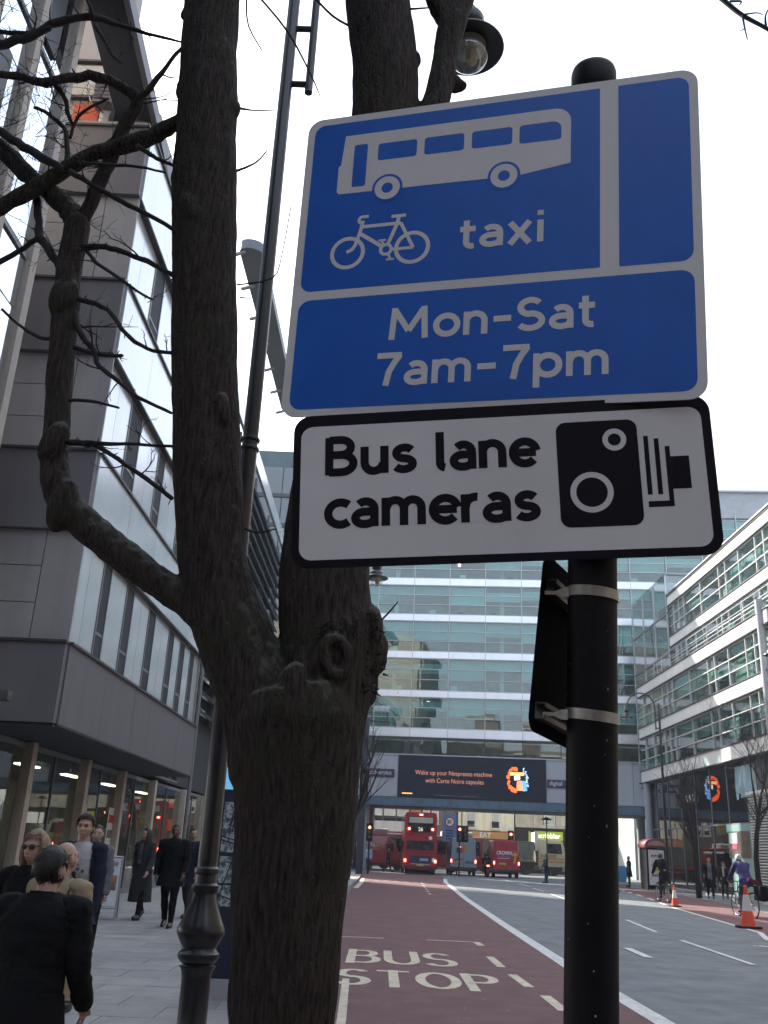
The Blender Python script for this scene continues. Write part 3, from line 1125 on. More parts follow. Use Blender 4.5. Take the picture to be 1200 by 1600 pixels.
for i in range(len(LV)):
    z0 = LV[i][0]
    zb = LV[i - 1][1] if i else 10.62
    for k in range(13):
        a, c = XB[k], XB[k + 1]
        piece('spandrel', span_white, br, ((a + c) / 2, -0.02, (zb + z0) / 2), (c - a - 0.025, 0.12, z0 - zb - 0.10))
    hh = (LV[i][1] - z0) / 3
    for r in range(4):
        piece('transom', alu, br, ((X0 + X1) / 2, 0.02, z0 + hh * r), (X1 - X0, 0.10, 0.055))
    piece('floor_slab', off_in, br, ((X0 + X1) / 2, 3.2, (zb + z0) / 2), (X1 - X0, 5.8, 0.5))
    piece('ceiling', ceil_m, br, ((X0 + X1) / 2, 3.2, LV[i][1] - 0.02), (X1 - X0, 5.7, 0.04))
for k in range(14):
    piece('mullion', alu, br, (XB[k], -0.01, 21.0), (0.06, 0.15, 20.6))
for i in range(len(LV)):
    for k in range(13):
        if random.random() < 0.75:
            piece('ceiling_light', EM('office_light', (1, 0.9, 0.7), 2.0), br, (XB[k] + random.uniform(0.6, 2.4), random.uniform(1.5, 4.5), LV[i][1] - 0.06), (0.25, 1.3, 0.03))
        if random.random() < 0.5:
            piece('desk_screen', dark_grey if random.random() < .5 else white_m, br, (XB[k] + random.uniform(0.4, 2.6), random.uniform(0.7, 1.6), LV[i][0] + 0.35), (0.55, 0.08, 0.45))
    for k in (1, 4, 7, 10, 12):
        piece('inner_column', white_m, br, (XB[k] + 1.5, 1.6, (LV[i][0] + LV[i][1]) / 2), (0.35, 0.35, LV[i][1] - LV[i][0]))
piece('back_wall', off_in, br, ((X0 + X1) / 2, 6.2, 22), (X1 - X0, 0.2, 23))
piece('roof_storey', M('roof_storey', (0.33, 0.35, 0.37), 0.6), br, ((X0 + X1) / 2, 3.3, 31.9), (X1 - X0 + 0.4, 6.6, 2.4))
piece('roof_cap', alu, br, ((X0 + X1) / 2, 3.2, 33.2), (X1 - X0 + 0.8, 7.1, 0.15))
# strip window above the screen
gold_refl = M('gold_reflection_wall', (0.32, 0.27, 0.17), 0.8, var=0.5, scale=0.6)  # golden reflection of sunlit buildings put into this back wall colour
piece('head_beam', trim_dark, br, ((X0 + X1) / 2, -0.05, 10.55), (X1 - X0, 0.3, 0.14))
for k in range(13):
    a, c = XB[k], XB[k + 1]
    piece('pane', off_glass, br, ((a + c) / 2, 0.10, 9.86), (c - a - 0.07, 0.02, 1.26), (random.uniform(-.01, .01), 0, random.uniform(-.012, .012)))
    piece('mullion', trim_dark, br, (a, 0.06, 9.86), (0.07, 0.12, 1.3))
piece('sill', alu, br, ((X0 + X1) / 2, -0.04, 9.18), (X1 - X0, 0.22, 0.10))
piece('strip_back', gold_refl, br, ((X0 + X1) / 2, 3.0, 9.9), (X1 - X0, 0.1, 1.5))
# grey panels below, blue steel beam, soffit
pan_m = M('grey_panel', (0.46, 0.48, 0.52), 0.45, var=0.04, rnd=0.04, dirt=0.08)
pxs = [-10.7, -9.2, -7.9, -5.25, 6.98, 8.65, 10.4, 12.2, 14.0, 15.8, 18.0, 20.0, 22.5, 25, 27.5, 30.3]
for a, c in zip(pxs, pxs[1:]):
    piece('grey_panel', pan_m, br, ((a + c) / 2, 0.12 if a == -5.25 else 0.0, 7.45), (c - a - 0.03, 0.14, 3.36))
    piece('grey_panel', pan_m, br, ((a + c) / 2, 0.12 if a == -5.25 else 0.0, 8.98 + 0.0), (c - a - 0.03, 0.16, 0.03))
beam_m = M('blue_beam', (0.10, 0.165, 0.235), 0.5, var=0.25, scale=1.2, dirt=0.2)
for k in range(13):
    a, c = XB[k], XB[k + 1]
    piece('beam_section', beam_m, br, ((a + c) / 2, -0.06, 5.42), (c - a - 0.02, 0.25, 0.60))
piece('beam_flange', beam_m, br, ((X0 + X1) / 2, -0.10, 5.09), (X1 - X0, 0.42, 0.06))
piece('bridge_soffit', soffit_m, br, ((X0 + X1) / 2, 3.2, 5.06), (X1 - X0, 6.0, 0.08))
piece('bridge_deck', off_in, br, ((X0 + X1) / 2, 3.3, 7.2), (X1 - X0 - 0.2, 5.8, 3.9))
conc = M('concrete_column', (0.33, 0.35, 0.38), 0.6, var=0.1, scale=2, dirt=0.12)
for px, yy in ((-7.95, 0.9), (15.4, 0.9), (-7.95, 5.4), (15.4, 5.4)):
    b = MB()
    b.lathe([(0.36, 0.0), (0.36, 5.04)], 24, (px, yy, 0))
    b.lathe([(0.39, 2.4), (0.39, 2.46)], 24, (px, yy, 0))
    b.build('column', conc, br, smooth=True)
b = MB()
b.bb(-14, -8.7, 0.3, 8.5, 0, 5.0)
b.bb(16.2, 30.3, 2.3, 8.5, 0, 5.0)
b.build('abutment_wall', M('navy_wall', (0.025, 0.032, 0.055), 0.5, var=0.2), br)
for k in range(6):
    piece('shop_pane', GLASS('dim_glass', (0.3, 0.36, 0.4), 0.15), br, (17.2 + k * 2.2, 1.2, 2.4), (2.1, 0.03, 4.4))
    piece('shop_mullion', frame_grey, br, (16.1 + k * 2.2, 1.2, 2.5), (0.1, 0.12, 5))
    piece('shop_lining', shop_in, br, (17.2 + k * 2.2, 2.2, 2.4), (2.0, 0.1, 4.2))

# the two purple name boards on it
pur = M('purple_board', (0.030, 0.022, 0.06), 0.45)
text_w = M('lettering_white', (0.65, 0.65, 0.68), 0.5)
for (xa, za, w_, word, lab) in ((-8.1, 7.62, 2.55, 'outdoorplus', 'purple name board reading outdoorplus left of the advert screen'),
                                (7.05, 7.25, 2.55, 'digital', 'purple name board reading digital right of the advert screen')):
    lx = Matrix.Rotation(BR, 3, 'Z') @ Vector((xa, -0.12, 0)) + Vector((6.5, 80, za))
    s = thing('name_board', lab, 'sign', lx, BR, 'purple name boards beside the screen')
    piece('board', pur, s, (w_ / 2, 0.0, 0), (w_, 0.06, 0.66))
    text_on('lettering', word, 0.50, text_w, s, (0.16, -0.035, -0.12), (1, 0, 0), (0, 0, 1), 0.006, 0.004, xs=0.92 if word == 'digital' else 0.86)
    if word == 'digital':
        for i in range(3):
            for j in range(3):
                if (i, j) not in ((0, 2), (2, 0)):
                    piece('grid_square', text_w, s, (1.85 + i * 0.2, -0.035, -0.2 + j * 0.2), (0.15, 0.012, 0.15))

# ---- the advert screen
sx0, sx1, sz0, sz1 = -5.17, 6.9, 5.78, 9.08
sc_loc = Matrix.Rotation(BR, 3, 'Z') @ Vector((sx0, -0.14, 0)) + Vector((6.5, 80, 0))
scr = thing('advert_screen', 'wide dark digital advert screen with orange text on the bridging building', 'advert screen', sc_loc, BR)
W_ = sx1 - sx0
scr_m = M('screen_black', (0.010, 0.012, 0.018), 0.7, spec=0.12, emit=(0.02, 0.03, 0.06), estr=0.10)
b = MB()
b.bb(0, W_, -0.02, 0.12, sz0, sz1)
b.build('screen_panel', [scr_m], scr)
b = MB()
for x0_, x1_, z0_, z1_ in ((-0.06, 0, sz0 - .06, sz1 + .06), (W_, W_ + .06, sz0 - .06, sz1 + .06), (0, W_, sz0 - .06, sz0), (0, W_, sz1, sz1 + .06)):
    b.bb(x0_, x1_, -0.06, 0.12, z0_, z1_)
b.build('screen_frame', black_dull, scr)
or_t = EM('screen_orange', (1.0, 0.42, 0.28), 0.30)
t1 = text_on('advert_text', 'Wake up your Nespresso machine', 0.52, or_t, scr, (1.35, -0.03, 7.60), (1, 0, 0), (0, 0, 1), 0.004, -0.004, xs=0.87)
t2 = text_on('advert_text', 'with Carte Noire capsules', 0.52, or_t, scr, (2.22, -0.03, 6.98), (1, 0, 0), (0, 0, 1), 0.004, -0.004, xs=0.87)
b = MB()
b.bb(0.3, 1.15, -0.026, -0.02, 6.02, 6.10)
b.build('advert_mark', EM('screen_amber', (1, 0.5, 0.15), 0.8), scr)
b = MB()
b.bb(3.0, 6.4, -0.024, -0.02, 5.98, 6.0)
b.build('advert_rule', EM('screen_dim', (0.5, 0.5, 0.6), 0.1), scr)
# glowing machine picture: red side with flame edge, blue side with splash, capsule, label
rng = random.Random(5)
b = MB()
cx, cz = 9.75, 7.45
for k in range(70):
    t = rng.random()
    a = radians(70 + 210 * t)
    r = rng.uniform(0.72, 0.98)
    s = rng.uniform(0.03, 0.13)
    x, z = cx - 0.15 + r * 0.62 * cos(a), cz + r * 1.0 * sin(a)
    b.quad((x - s, -0.0225 - k * 1e-5, z - s), (x + s, -0.0225 - k * 1e-5, z - s * .3), (x + s * .3, -0.0225 - k * 1e-5, z + s), (x - s, -0.0225 - k * 1e-5, z + s * .6))
b.build('flame_picture', EM('screen_red', (1.0, 0.13, 0.02), 0.9), scr)
b = MB()
for k in range(60):
    a = radians(-60 + 125 * rng.random())
    r = rng.uniform(0.7, 1.15)
    s = rng.uniform(0.015, 0.06)
    x, z = cx + 0.15 + r * 0.75 * cos(a), cz + r * 0.95 * sin(a)
    b.quad((x - s, -0.0225 - k * 1e-5, z - s), (x + s, -0.0225 - k * 1e-5, z - s), (x + s, -0.0225 - k * 1e-5, z + s), (x - s, -0.0225 - k * 1e-5, z + s))
b.build('splash_picture', EM('screen_blue', (0.35, 0.6, 1.0), 0.9), scr)
b = MB()
b.prism([(-0.55, 0.35), (0.6, 0.35), (0.6, 0.6), (-0.55, 0.6)], -0.0255, -0.0235, None, lambda p: (cx + p.x, p.z, cz + p.y))
b.build('machine_top_picture', EM('screen_orange_bright', (1, 0.35, 0.12), 1.3), scr)
b = MB()
b.prism([(-0.05, -0.85), (0.5, -0.85), (0.42, -0.2), (0.35, -0.05), (0.05, -0.05), (0.0, -0.2)], -0.0285, -0.0265, None, lambda p: (cx + p.x, p.z, cz + p.y))
b.build('capsule_picture', EM('screen_capsule', (0.9, 0.28, 0.12), 0.9), scr)
b = MB()
b.prism([(0.5, -0.85), (0.85, -0.85), (0.72, -0.2), (0.6, -0.05), (0.36, -0.05), (0.43, -0.2)], -0.0285, -0.0265, None, lambda p: (cx + p.x, p.z, cz + p.y))
b.build('capsule_picture', EM('screen_capsule_blue', (0.12, 0.35, 0.9), 0.8), scr)
b = MB()
b.prism([(-0.2, -0.05), (0.28, 0.05), (0.25, 0.38), (-0.23, 0.28)], -0.0315, -0.0295, None, lambda p: (cx + p.x, p.z, cz + p.y))
b.build('label_picture', EM('screen_label', (1.0, 0.75, 0.8), 1.0), scr)

# ================================================================== white gridded building on the right
rw = M('white_render', (0.72, 0.71, 0.68), 0.5, var=0.05, scale=0.8, rnd=0.03, dirt=0.1)
grid_m = M('white_mullion', (0.55, 0.57, 0.56), 0.45, var=0.05)
r_glass = GLASS('green_office_glass', (0.62, 0.76, 0.72), 0.16, 0.006, 0.012)
rb = thing('office_building', 'long office building with white bands and gridded green windows on the right', 'building', (19, 46, 0))
rng = random.Random(3)


def glazing(x, ys, z0, z1, rows=3, glass=r_glass):
    hh = (z1 - z0) / rows
    for a, c in zip(ys, ys[1:]):
        for r in range(rows):
            piece('pane', glass, rb, (x + 0.06, (a + c) / 2, z0 + hh * (r + 0.5)), (0.02, c - a - 0.06, hh - 0.06), (0, rng.uniform(-.006, .006), rng.uniform(-.008, .008)))
            if rng.random() < 0.6:  # many pale blinds added to catch the sun and brighten these windows
                piece('blind', M('sun_catching_blind', (0.62, 0.66, 0.64), 0.8, rnd=0.1), rb, (x + 0.3, (a + c) / 2, z0 + hh * (r + rng.uniform(0.5, 0.8))), (0.02, c - a - 0.1, hh * rng.uniform(0.5, 0.95)))
        piece('mullion', grid_m, rb, (x, a, (z0 + z1) / 2), (0.12, 0.055, z1 - z0))
    for r in range(rows + 1):
        piece('transom', grid_m, rb, (x + 0.01, (ys[0] + ys[-1]) / 2, z0 + hh * r), (0.10, ys[-1] - ys[0], 0.055))


def band(x, y0, y1, z0, z1, n, dep=0.5):
    for k in range(n):
        a, c = y0 + (y1 - y0) * k / n, y0 + (y1 - y0) * (k + 1) / n
        piece('band_panel', rw, rb, (x + dep / 2 - 0.12, (a + c) / 2, (z0 + z1) / 2), (dep, c - a - 0.012, z1 - z0))
    piece('drip_edge', trim_dark, rb, (x + 0.02, (y0 + y1) / 2, z1 + 0.03), (0.40, y1 - y0, 0.06))
    piece('drip_edge', trim_dark, rb, (x - 0.02, (y0 + y1) / 2, z0 - 0.03), (0.30, y1 - y0, 0.06))


def bays(y0, y1):
    ys = [y0]
    k = 0
    while ys[-1] < y1 - 0.9:
        ys.append(ys[-1] + (1.15, 1.2, 2.6, 2.25, 1.2, 3.5, 3.6)[k % 7])
        k += 1
    ys[-1] = y1
    return ys


YN, YF = 0.35, 24.3        # local y of the near and far ends (46.35 and 70.3)
band(0, -0.6, YF, 6.92, 7.72, 9)
glazing(0, bays(YN, YF), 7.80, 9.98)
band(0, -0.6, YF, 10.08, 10.78, 9)
glazing(0, bays(YN, YF), 10.87, 13.0)
band(0, -0.6, YF, 13.1, 13.80, 9)
# terrace and set back storeys
UX = 1.5
piece('terrace', conc, rb, (0.9, 6, 13.86), (2.1, 37, 0.06))
glazing(UX, bays(-14, 20.4), 13.95, 16.15)
band(UX, -14, 20.4, 16.24, 16.92, 12)
glazing(UX, bays(-14, 20.4), 17.02, 19.2)
band(UX, -14, 20.4, 19.28, 19.95, 12)
piece('coping', alu, rb, (UX + 0.1, 3.2, 20.1), (0.7, 34.6, 0.08))
b = MB()
for z in (14.25, 14.65, 15.05):
    b.tube([(0.1, -12, z), (0.1, YF - 3.5, z)], 0.03, 6)
for k in range(18):
    b.tube([(0.1, -12 + k * 1.9, 13.86), (0.1, -12 + k * 1.9, 15.05)], 0.03, 6)
b.build('terrace_railing', alu, rb)
# inside: floors, back wall, white columns
for z in (7.3, 9.95, 13.45, 16.45, 19.6):
    x0_ = 0.3 if z < 13 else UX + 0.35
    piece('floor_slab', off_in, rb, (x0_ + 4, 5, z), (8, 38.4, 0.45))
for z0, z1 in ((7.7, 9.7), (10.2, 13.1), (13.9, 16.1), (16.9, 19.2)):
    piece('inner_wall', M('pale_inner_wall', (0.55, 0.58, 0.55), 0.8, var=0.25, scale=0.5), rb, (3.6, 5, (z0 + z1) / 2), (0.1, 38, z1 - z0))
    for k in range(7):
        piece('inner_column', white_m, rb, (2.6, 1.0 + k * 3.6, (z0 + z1) / 2), (0.3, 0.3, z1 - z0))
b = MB()
b.bb(0.4, 9, YF - 0.2, YF, 0, 13.8)
b.bb(UX + 0.3, 9, 20.2, 20.4, 13.8, 20)
b.bb(7, 9, -14, YF, 0, 20)
b.build('end_wall', rw, rb)
# corner column / downpipe at the near end of the lower storeys
b = MB()
b.tube([(-0.16, 0.12, 6.9), (-0.16, 0.12, 14.4)], 0.20, 14)
b.build('corner_column', conc, rb, smooth=True)
b = MB()
b.bb(0.0, 1.2, -0.9, -0.6, 6.9, 13.9)
b.build('end_panel', rw, rb)
# near wing in the sun beyond the frame edge
band(0.4, -14, -0.9, 9.0, 13.6, 4, 0.8)
band(0.4, -14, -0.9, 6.9, 7.8, 4, 0.8)
glazing(0.4, bays(-14, -0.9), 7.9, 8.9, 1)
# ground floor glass shop front, two storeys tall
gx = -0.25
front_g = GLASS('shop_front_glass', (0.30, 0.38, 0.40), 0.10, 0.012, 0.02)
gy = [4.6, 7.4, 10.2, 13.0, 15.8, 18.6, 21.4, YF]
for a, c in zip(gy, gy[1:]):
    piece('shop_pane', front_g, rb, (0.1, (a + c) / 2, 1.9), (0.02, c - a - 0.05, 3.5), (0, 0, rng.uniform(-.01, .01)))
    piece('shop_pane', front_g, rb, (0.1, (a + c) / 2, 5.25), (0.02, c - a - 0.05, 3.1), (0, 0, rng.uniform(-.01, .01)))
    piece('shop_mullion', frame_grey, rb, (0.08, a, 3.5), (0.08, 0.05, 6.8))
piece('shop_transom', frame_grey, rb, (0.08, 14.4, 3.68), (0.10, 19.6, 0.08))
piece('shop_back', M('shop_dim', (0.06, 0.065, 0.07), 0.8, var=0.6, scale=0.7), rb, (3.2, 12, 3.5), (0.1, 25, 6.8))
piece('shop_floor', dark_grey, rb, (1.8, 12, 0.12), (3.2, 24, 0.06))
piece('shop_lid', soffit_m, rb, (1.8, 6, 6.86), (4.4, 36, 0.06))
for y in (22.8,):
    b = MB()
    b.tube([(-0.12, y, 0.1), (-0.12, y, 6.9)], 0.26, 16)
    b.build('column', conc, rb, smooth=True)
# displays inside and on the glass
ddm = M('dark_red_letters', (0.06, 0.012, 0.016), 0.6)
for k, (y, h, t) in enumerate(((7.6, 1.5, 1.2), (9.0, 1.1, .9), (10.3, 1.35, 1.0), (11.4, 1.05, .8), (12.5, 1.5, 1.1))):
    piece('hanging_letter_strip', ddm, rb, (0.45, y, 3.9 - h / 2 + 0.3), (0.08, t, h))
piece('shop_sign_board', black_dull, rb, (0.0, 15.0, 5.35), (0.06, 3.0, 0.75))
for q in range(3):
    piece('sign_square', text_w, rb, (-0.035, 14.2 - q * 0.55, 5.35), (0.01, 0.4, 0.4))
piece('dark_sheet', dark_void, rb, (0.25, 11.2, 5.2), (0.1, 1.3, 2.6))  # flat dark sheet behind the shop glass
cloth = M('pale_cloth', (0.42, 0.55, 0.58), 0.8, var=0.12)
b = MB()
ny, nz = 26, 10
vs = []
for i in range(ny + 1):
    for j in range(nz + 1):
        y = 3.0 + 2.9 * i / ny
        z = 6.55 - (1.45 + 0.22 * sin(i * 0.9) + 0.1 * sin(i * 2.3)) * j / nz
        vs.append((-0.02 + 0.09 * sin(i * 1.25 + j * 0.2) + 0.06 * sin(i * 2.9), y, z))
b.add(vs, [(i * (nz + 1) + j, (i + 1) * (nz + 1) + j, (i + 1) * (nz + 1) + j + 1, i * (nz + 1) + j + 1) for i in range(ny) for j in range(nz)])
b.build('draped_cloth', cloth, rb, smooth=True)
scr_o = EM('shop_screen_orange', (1.0, 0.42, 0.22), 0.42)
scr_b = EM('shop_screen_blue', (0.25, 0.45, 0.7), 0.25)
# posters at street level
teal_p = M('teal_hoarding', (0.20, 0.33, 0.31), 0.6, var=0.06)
piece('teal_panel', teal_p, rb, (0.03, 5.8, 1.2), (0.04, 3.2, 2.2))
piece('teal_panel', teal_p, rb, (0.035, 4.3, 2.8), (0.05, 0.45, 1.3))
piece('teal_panel', teal_p, rb, (0.035, 6.0, 3.45), (0.05, 3.8, 0.4))
piece('large_poster', M('poster_dark', (0.035, 0.03, 0.03), 0.5, var=0.8, scale=2.5, col2=(0.16, 0.13, 0.10)), rb, (0.02, 6.1, 2.62), (0.04, 3.2, 1.35))
piece('poster_picture', M('poster_sky', (0.35, 0.40, 0.46), 0.6, var=0.2), rb, (-0.005, 6.9, 2.95), (0.02, 1.2, 0.55))
piece('poster_picture', M('poster_magenta', (0.45, 0.06, 0.12), 0.6), rb, (-0.008, 6.8, 2.52), (0.02, 0.7, 0.25))
text_on('hoarding_lettering', 'Cos', 0.62, M('hoarding_ink', (0.03, 0.07, 0.06), 0.6), rb, (-0.0, 6.2, 1.35), (0, -1, 0), (0, 0, 1), 0.006)
b = MB()
stroke(b, A_(0, 0, .3, .3, 50, 310, 18), 0.09, 0, 0.012, None, lambda p: (0.004 - p.z, 6.85 - p.x, 1.5 + p.y))
b.build('hoarding_emblem', MATS['hoarding_ink'], rb)
for y, z, c in ((16, 0.9, 'r'), (14.3, 1.1, 'r'), (12.6, 0.8, 'r'), (11.2, 1.2, 'd'), (9.4, 0.8, 'r'), (17.6, 1.3, 'd')):
    piece('window_display', M('display_red', (0.22, 0.02, 0.025), 0.6) if c == 'r' else dark_grey, rb, (0.9, y, z + 0.4), (0.3, 1.0, 1.2))
for y in (9.0, 11.6, 13.6):
    piece('display_lamp', EM('display_glow', (1, 0.8, 0.7), 0.8), rb, (0.8, y, 2.25), (0.1, 1.3, 0.10))
# big ribbed shutter at the near end
piece('shutter_back', dark_void, rb, (0.06, -5.0, 2.5), (0.1, 18.4, 4.9))
rib = M('shutter_slat', (0.42, 0.42, 0.41), 0.4, metal=0.3, var=0.1, rnd=0.06)
for k in range(36):
    piece('shutter_slat', rib, rb, (-0.04, -5.0, 0.22 + k * 0.135), (0.10, 18.2, 0.075), (0, 0.35, 0))
piece('shutter_header', rw, rb, (0.0, -5.0, 5.10), (0.24, 18.5, 0.16))
piece('wall_above', MATS['shop_dim'], rb, (0.08, -5.0, 6.0), (0.1, 18.4, 1.7))

# ---- glass link between the two
lk = thing('glass_link', 'clear glass link with sloping floor lines joining the two office buildings', 'glass link', (20.4, 66.6, 0))
link_g = GLASS('link_glass', (0.66, 0.76, 0.75), 0.14, 0.006)
for r in range(5):
    z = 7.0 + r * 2.95
    for q in range(3):
        piece('pane', link_g, lk, (0, 1.6 + q * 3.2, z + 1.45), (0.03, 3.12, 2.8), (0, rng.uniform(-.006, .006), rng.uniform(-.01, .01)))
    piece('floor_edge', frame_grey, lk, (0.0, 4.7, z), (0.14, 9.6, 0.14))
    piece('floor_slab', off_in, lk, (2.5, 4.7, z), (4.6, 9.5, 0.2))
    piece('pane', link_g, lk, (2.3, 0.0, z + 1.45), (4.5, 0.03, 2.8))
    if r in (1, 2):
        for q in range(2):
            piece('hanging_lamp', EM('amber_lamp', (1.0, 0.7, 0.3), 1.6), lk, (1.2 + q, 5.5 + 1.6 * q, z + 2.3), (0.25, 0.9, 0.12))
    b = MB()
    b.tube([(0.6, 0.6, z + 0.1), (0.6, 4.2, z + 2.2)], 0.05, 6)
    b.build('stair_rail', alu, lk)
piece('back_wall', off_in, lk, (4.8, 4.7, 14), (0.1, 9.6, 14.5))
for q in range(4):
    piece('upright', alu, lk, (-0.02, q * 3.2, 14.3), (0.10, 0.08, 14.8))
piece('glass_roof', link_g, lk, (2.3, 4.7, 21.75), (4.8, 9.8, 0.05))

# ---- taller glazed block behind on the right
tb = thing('office_building', 'taller teal glazed block with grey roof storey behind the right building', 'building', (26, 88, 0))
piece('core', off_in, tb, (10, 6, 17), (26, 10, 34))
for k in range(6):
    for r in range(4):
        piece('pane', teal_glass, tb, (-1.6 + 3.1 * k, 0.9, 22.5 + r * 2.6), (3.0, 0.03, 2.45), (random.uniform(-.01, .01), 0, random.uniform(-.01, .01)))
piece('band_panel', span_white, tb, (8, 0.8, 33.1), (21, 0.4, 0.4))
piece('roof_storey', M('roof_grey', (0.25, 0.27, 0.29), 0.6), tb, (10, 6, 35), (26, 10, 1.8))

# ================================================================== buildings beyond the bridge
brick_cream = M('cream_render', (0.80, 0.73, 0.56), 0.7, var=0.08, scale=1.5, dirt=0.2)
sash = M('sash_white', (0.60, 0.60, 0.58), 0.5)
red_arch = M('red_brick_arch', (0.28, 0.10, 0.07), 0.8, var=0.2, scale=12)
dim_pane = GLASS('sash_glass', (0.3, 0.33, 0.36), 0.25, 0.01, 0.03)
YB = 100.0


def sash_window(par, x, z0, w, h, arch=True):
    m = MB()
    for xx in (x - w / 2, x + w / 2):
        m.bb(xx - 0.05, xx + 0.05, -0.10, 0.04, z0, z0 + h)
    for zz in (z0, z0 + h * 0.5, z0 + h):
        m.bb(x - w / 2, x + w / 2, -0.09, 0.03, zz - 0.05, zz + 0.05)
    f = m.build('window', sash, par)
    piece('pane', dim_pane, f, (x, 0.0, z0 + h * 0.25), (w - 0.1, 0.02, h * 0.45))
    piece('pane', dim_pane, f, (x, 0.0, z0 + h * 0.75), (w - 0.1, 0.02, h * 0.45))
    piece('room', dark_in, f, (x, 0.5, z0 + h * .5), (w, 0.05, h))
    if arch:
        a = MB()
        pts = [(x + (w / 2 + 0.08) * cos(t) * 1.0, z0 + h + 0.06 + 0.28 * sin(t)) for t in [pi * i / 10 for i in range(11)]]
        a.prism(pts, -0.06, 0.06, None, lambda p: (p.x, p.z - 0.02, p.y))
        a.build('window_arch', red_arch, f)
    s = MB()
    s.bb(x - w / 2 - 0.12, x + w / 2 + 0.12, -0.16, 0.0, z0 - 0.14, z0 - 0.05)
    s.build('sill', sash, f)


def wall_with_openings(par, x0, x1, z0, z1, ops, mat, y=0.0, t=0.3):
    """ops: (xa, xb, za, zb), one row, sorted"""
    b = MB()
    xs = x0
    for xa, xb, za, zb in ops:
        b.bb(xs, xa, y, y + t, z0, z1)
        b.bb(xa, xb, y, y + t, z0, za)
        b.bb(xa, xb, y, y + t, zb, z1)
        xs = xb
    b.bb(xs, x1, y, y + t, z0, z1)
    return b.build('wall', mat, par)


eat = thing('shop_building', 'cream rendered building with arched sash windows above the EAT shop', 'building', (7.7, YB, 0))
wall_with_openings(eat, 0, 5.9, 3.85, 6.2, [(1.0, 1.95, 4.05, 5.6), (3.5, 4.45, 4.05, 5.6)], brick_cream)
wall_with_openings(eat, 0, 5.9, 6.2, 7.2, [], brick_cream)
for x in (1.475, 3.975):
    sash_window(eat, x, 4.1, 0.85, 1.45)
for x in (0.3, 2.7, 5.2):
    piece('cornice_block', sash, eat, (x, -0.1, 6.35), (1.1, 0.25, 0.35))
fas = M('orange_fascia', (0.46, 0.22, 0.07), 0.6, var=0.08)
piece('fascia', fas, eat, (2.95, -0.12, 3.42), (5.9, 0.2, 0.68))
text_on('lettering', 'EAT', 0.66, text_w, eat, (2.35, -0.23, 3.2), (1, 0, 0), (0, 0, 1), 0.01, 0.02)
piece('shop_wall', M('maroon_shop', (0.14, 0.06, 0.055), 0.6, var=0.2), eat, (2.95, 0.1, 1.5), (5.9, 0.2, 3.1))
for k in range(4):
    piece('shop_pane', dim_pane, eat, (0.85 + k * 1.4, -0.02, 1.4), (1.25, 0.03, 2.2))
piece('street_plate', text_w, eat, (5.2, -0.02, 4.25), (1.0, 0.03, 0.32))
piece('roof', MATS['roof_grey'], eat, (2.95, 4.2, 7.3), (5.9, 8.2, 0.3))
piece('body', dark_in, eat, (2.95, 4.4, 3.6), (5.7, 7.6, 7.0))
b = MB()
b.tube([(0.55, -0.08, 0.5), (0.55, -0.08, 9)], 0.05, 8)
b.build('downpipe', trim_dark, eat)

gst = M('weathered_stone', (0.52, 0.46, 0.39), 0.8, var=0.22, scale=1.2, bump=0.2, bscale=12, dirt=0.3)
scb = thing('shop_building', 'weathered stone building above a black shop front with a lime green sign', 'building', (13.75, YB, 0))
wall_with_openings(scb, 0, 12, 4.35, 7.2, [(2.8, 4.1, 4.6, 6.5), (9.0, 10.2, 4.4, 6.4)], gst)
for x, z in ((3.45, 4.7), (9.6, 4.5)):
    sash_window(scb, x, z, 1.05, 1.75, False)
for x in (0.1, 1.95, 7.2, 8.3):
    piece('pilaster', gst, scb, (x, -0.08, 5.85), (0.25, 0.2, 2.6))
piece('cornice', gst, scb, (6, -0.15, 4.48), (12, 0.5, 0.28))
piece('shop_wall', black_dull, scb, (6, -0.05, 2.2), (12, 0.3, 4.3))
for k in range(4):
    piece('shop_pane', dim_pane, scb, (1.3 + k * 2.9, -0.22, 1.5), (2.5, 0.03, 2.4))
lime = EM('lime_sign', (0.55, 0.68, 0.04), 0.17)
piece('lit_sign', lime, scb, (3.3, -0.30, 3.6), (2.9, 0.16, 0.85))
text_on('lettering', 'scribbler', 0.66, EM('sign_glow_white', (0.95, 1.0, 0.75), 0.75), scb, (2.15, -0.385, 3.4), (1, 0, 0), (0, 0, 1), 0.01, 0.012)
piece('lit_edge_sign', lime, scb, (1.35, -0.32, 3.4), (0.16, 0.1, 1.15))
b = MB()
for x0_, x1_, z0_, z1_ in ((1.55, 5.05, 1.25, 1.33), (1.55, 5.05, 2.42, 2.5), (1.55, 1.63, 1.33, 2.42), (4.97, 5.05, 1.33, 2.42)):
    b.bb(x0_, x1_, -0.3, -0.24, z0_, z1_)
b.build('lime_frame', M('lime_paint', (0.30, 0.34, 0.06), 0.6), scb)
piece('window_card', text_w, scb, (3.3, -0.25, 1.85), (1.6, 0.02, 0.4))
piece('white_lightbox', EM('lightbox_white', (1.0, 0.98, 0.9), 0.4), scb, (7.6, -0.3, 3.3), (1.7, 0.15, 1.05))
piece('body', dark_in, scb, (6, 4.5, 3.5), (11.8, 8, 7.0))
piece('roof', MATS['roof_grey'], scb, (6, 4.5, 7.3), (12, 8.4, 0.3))

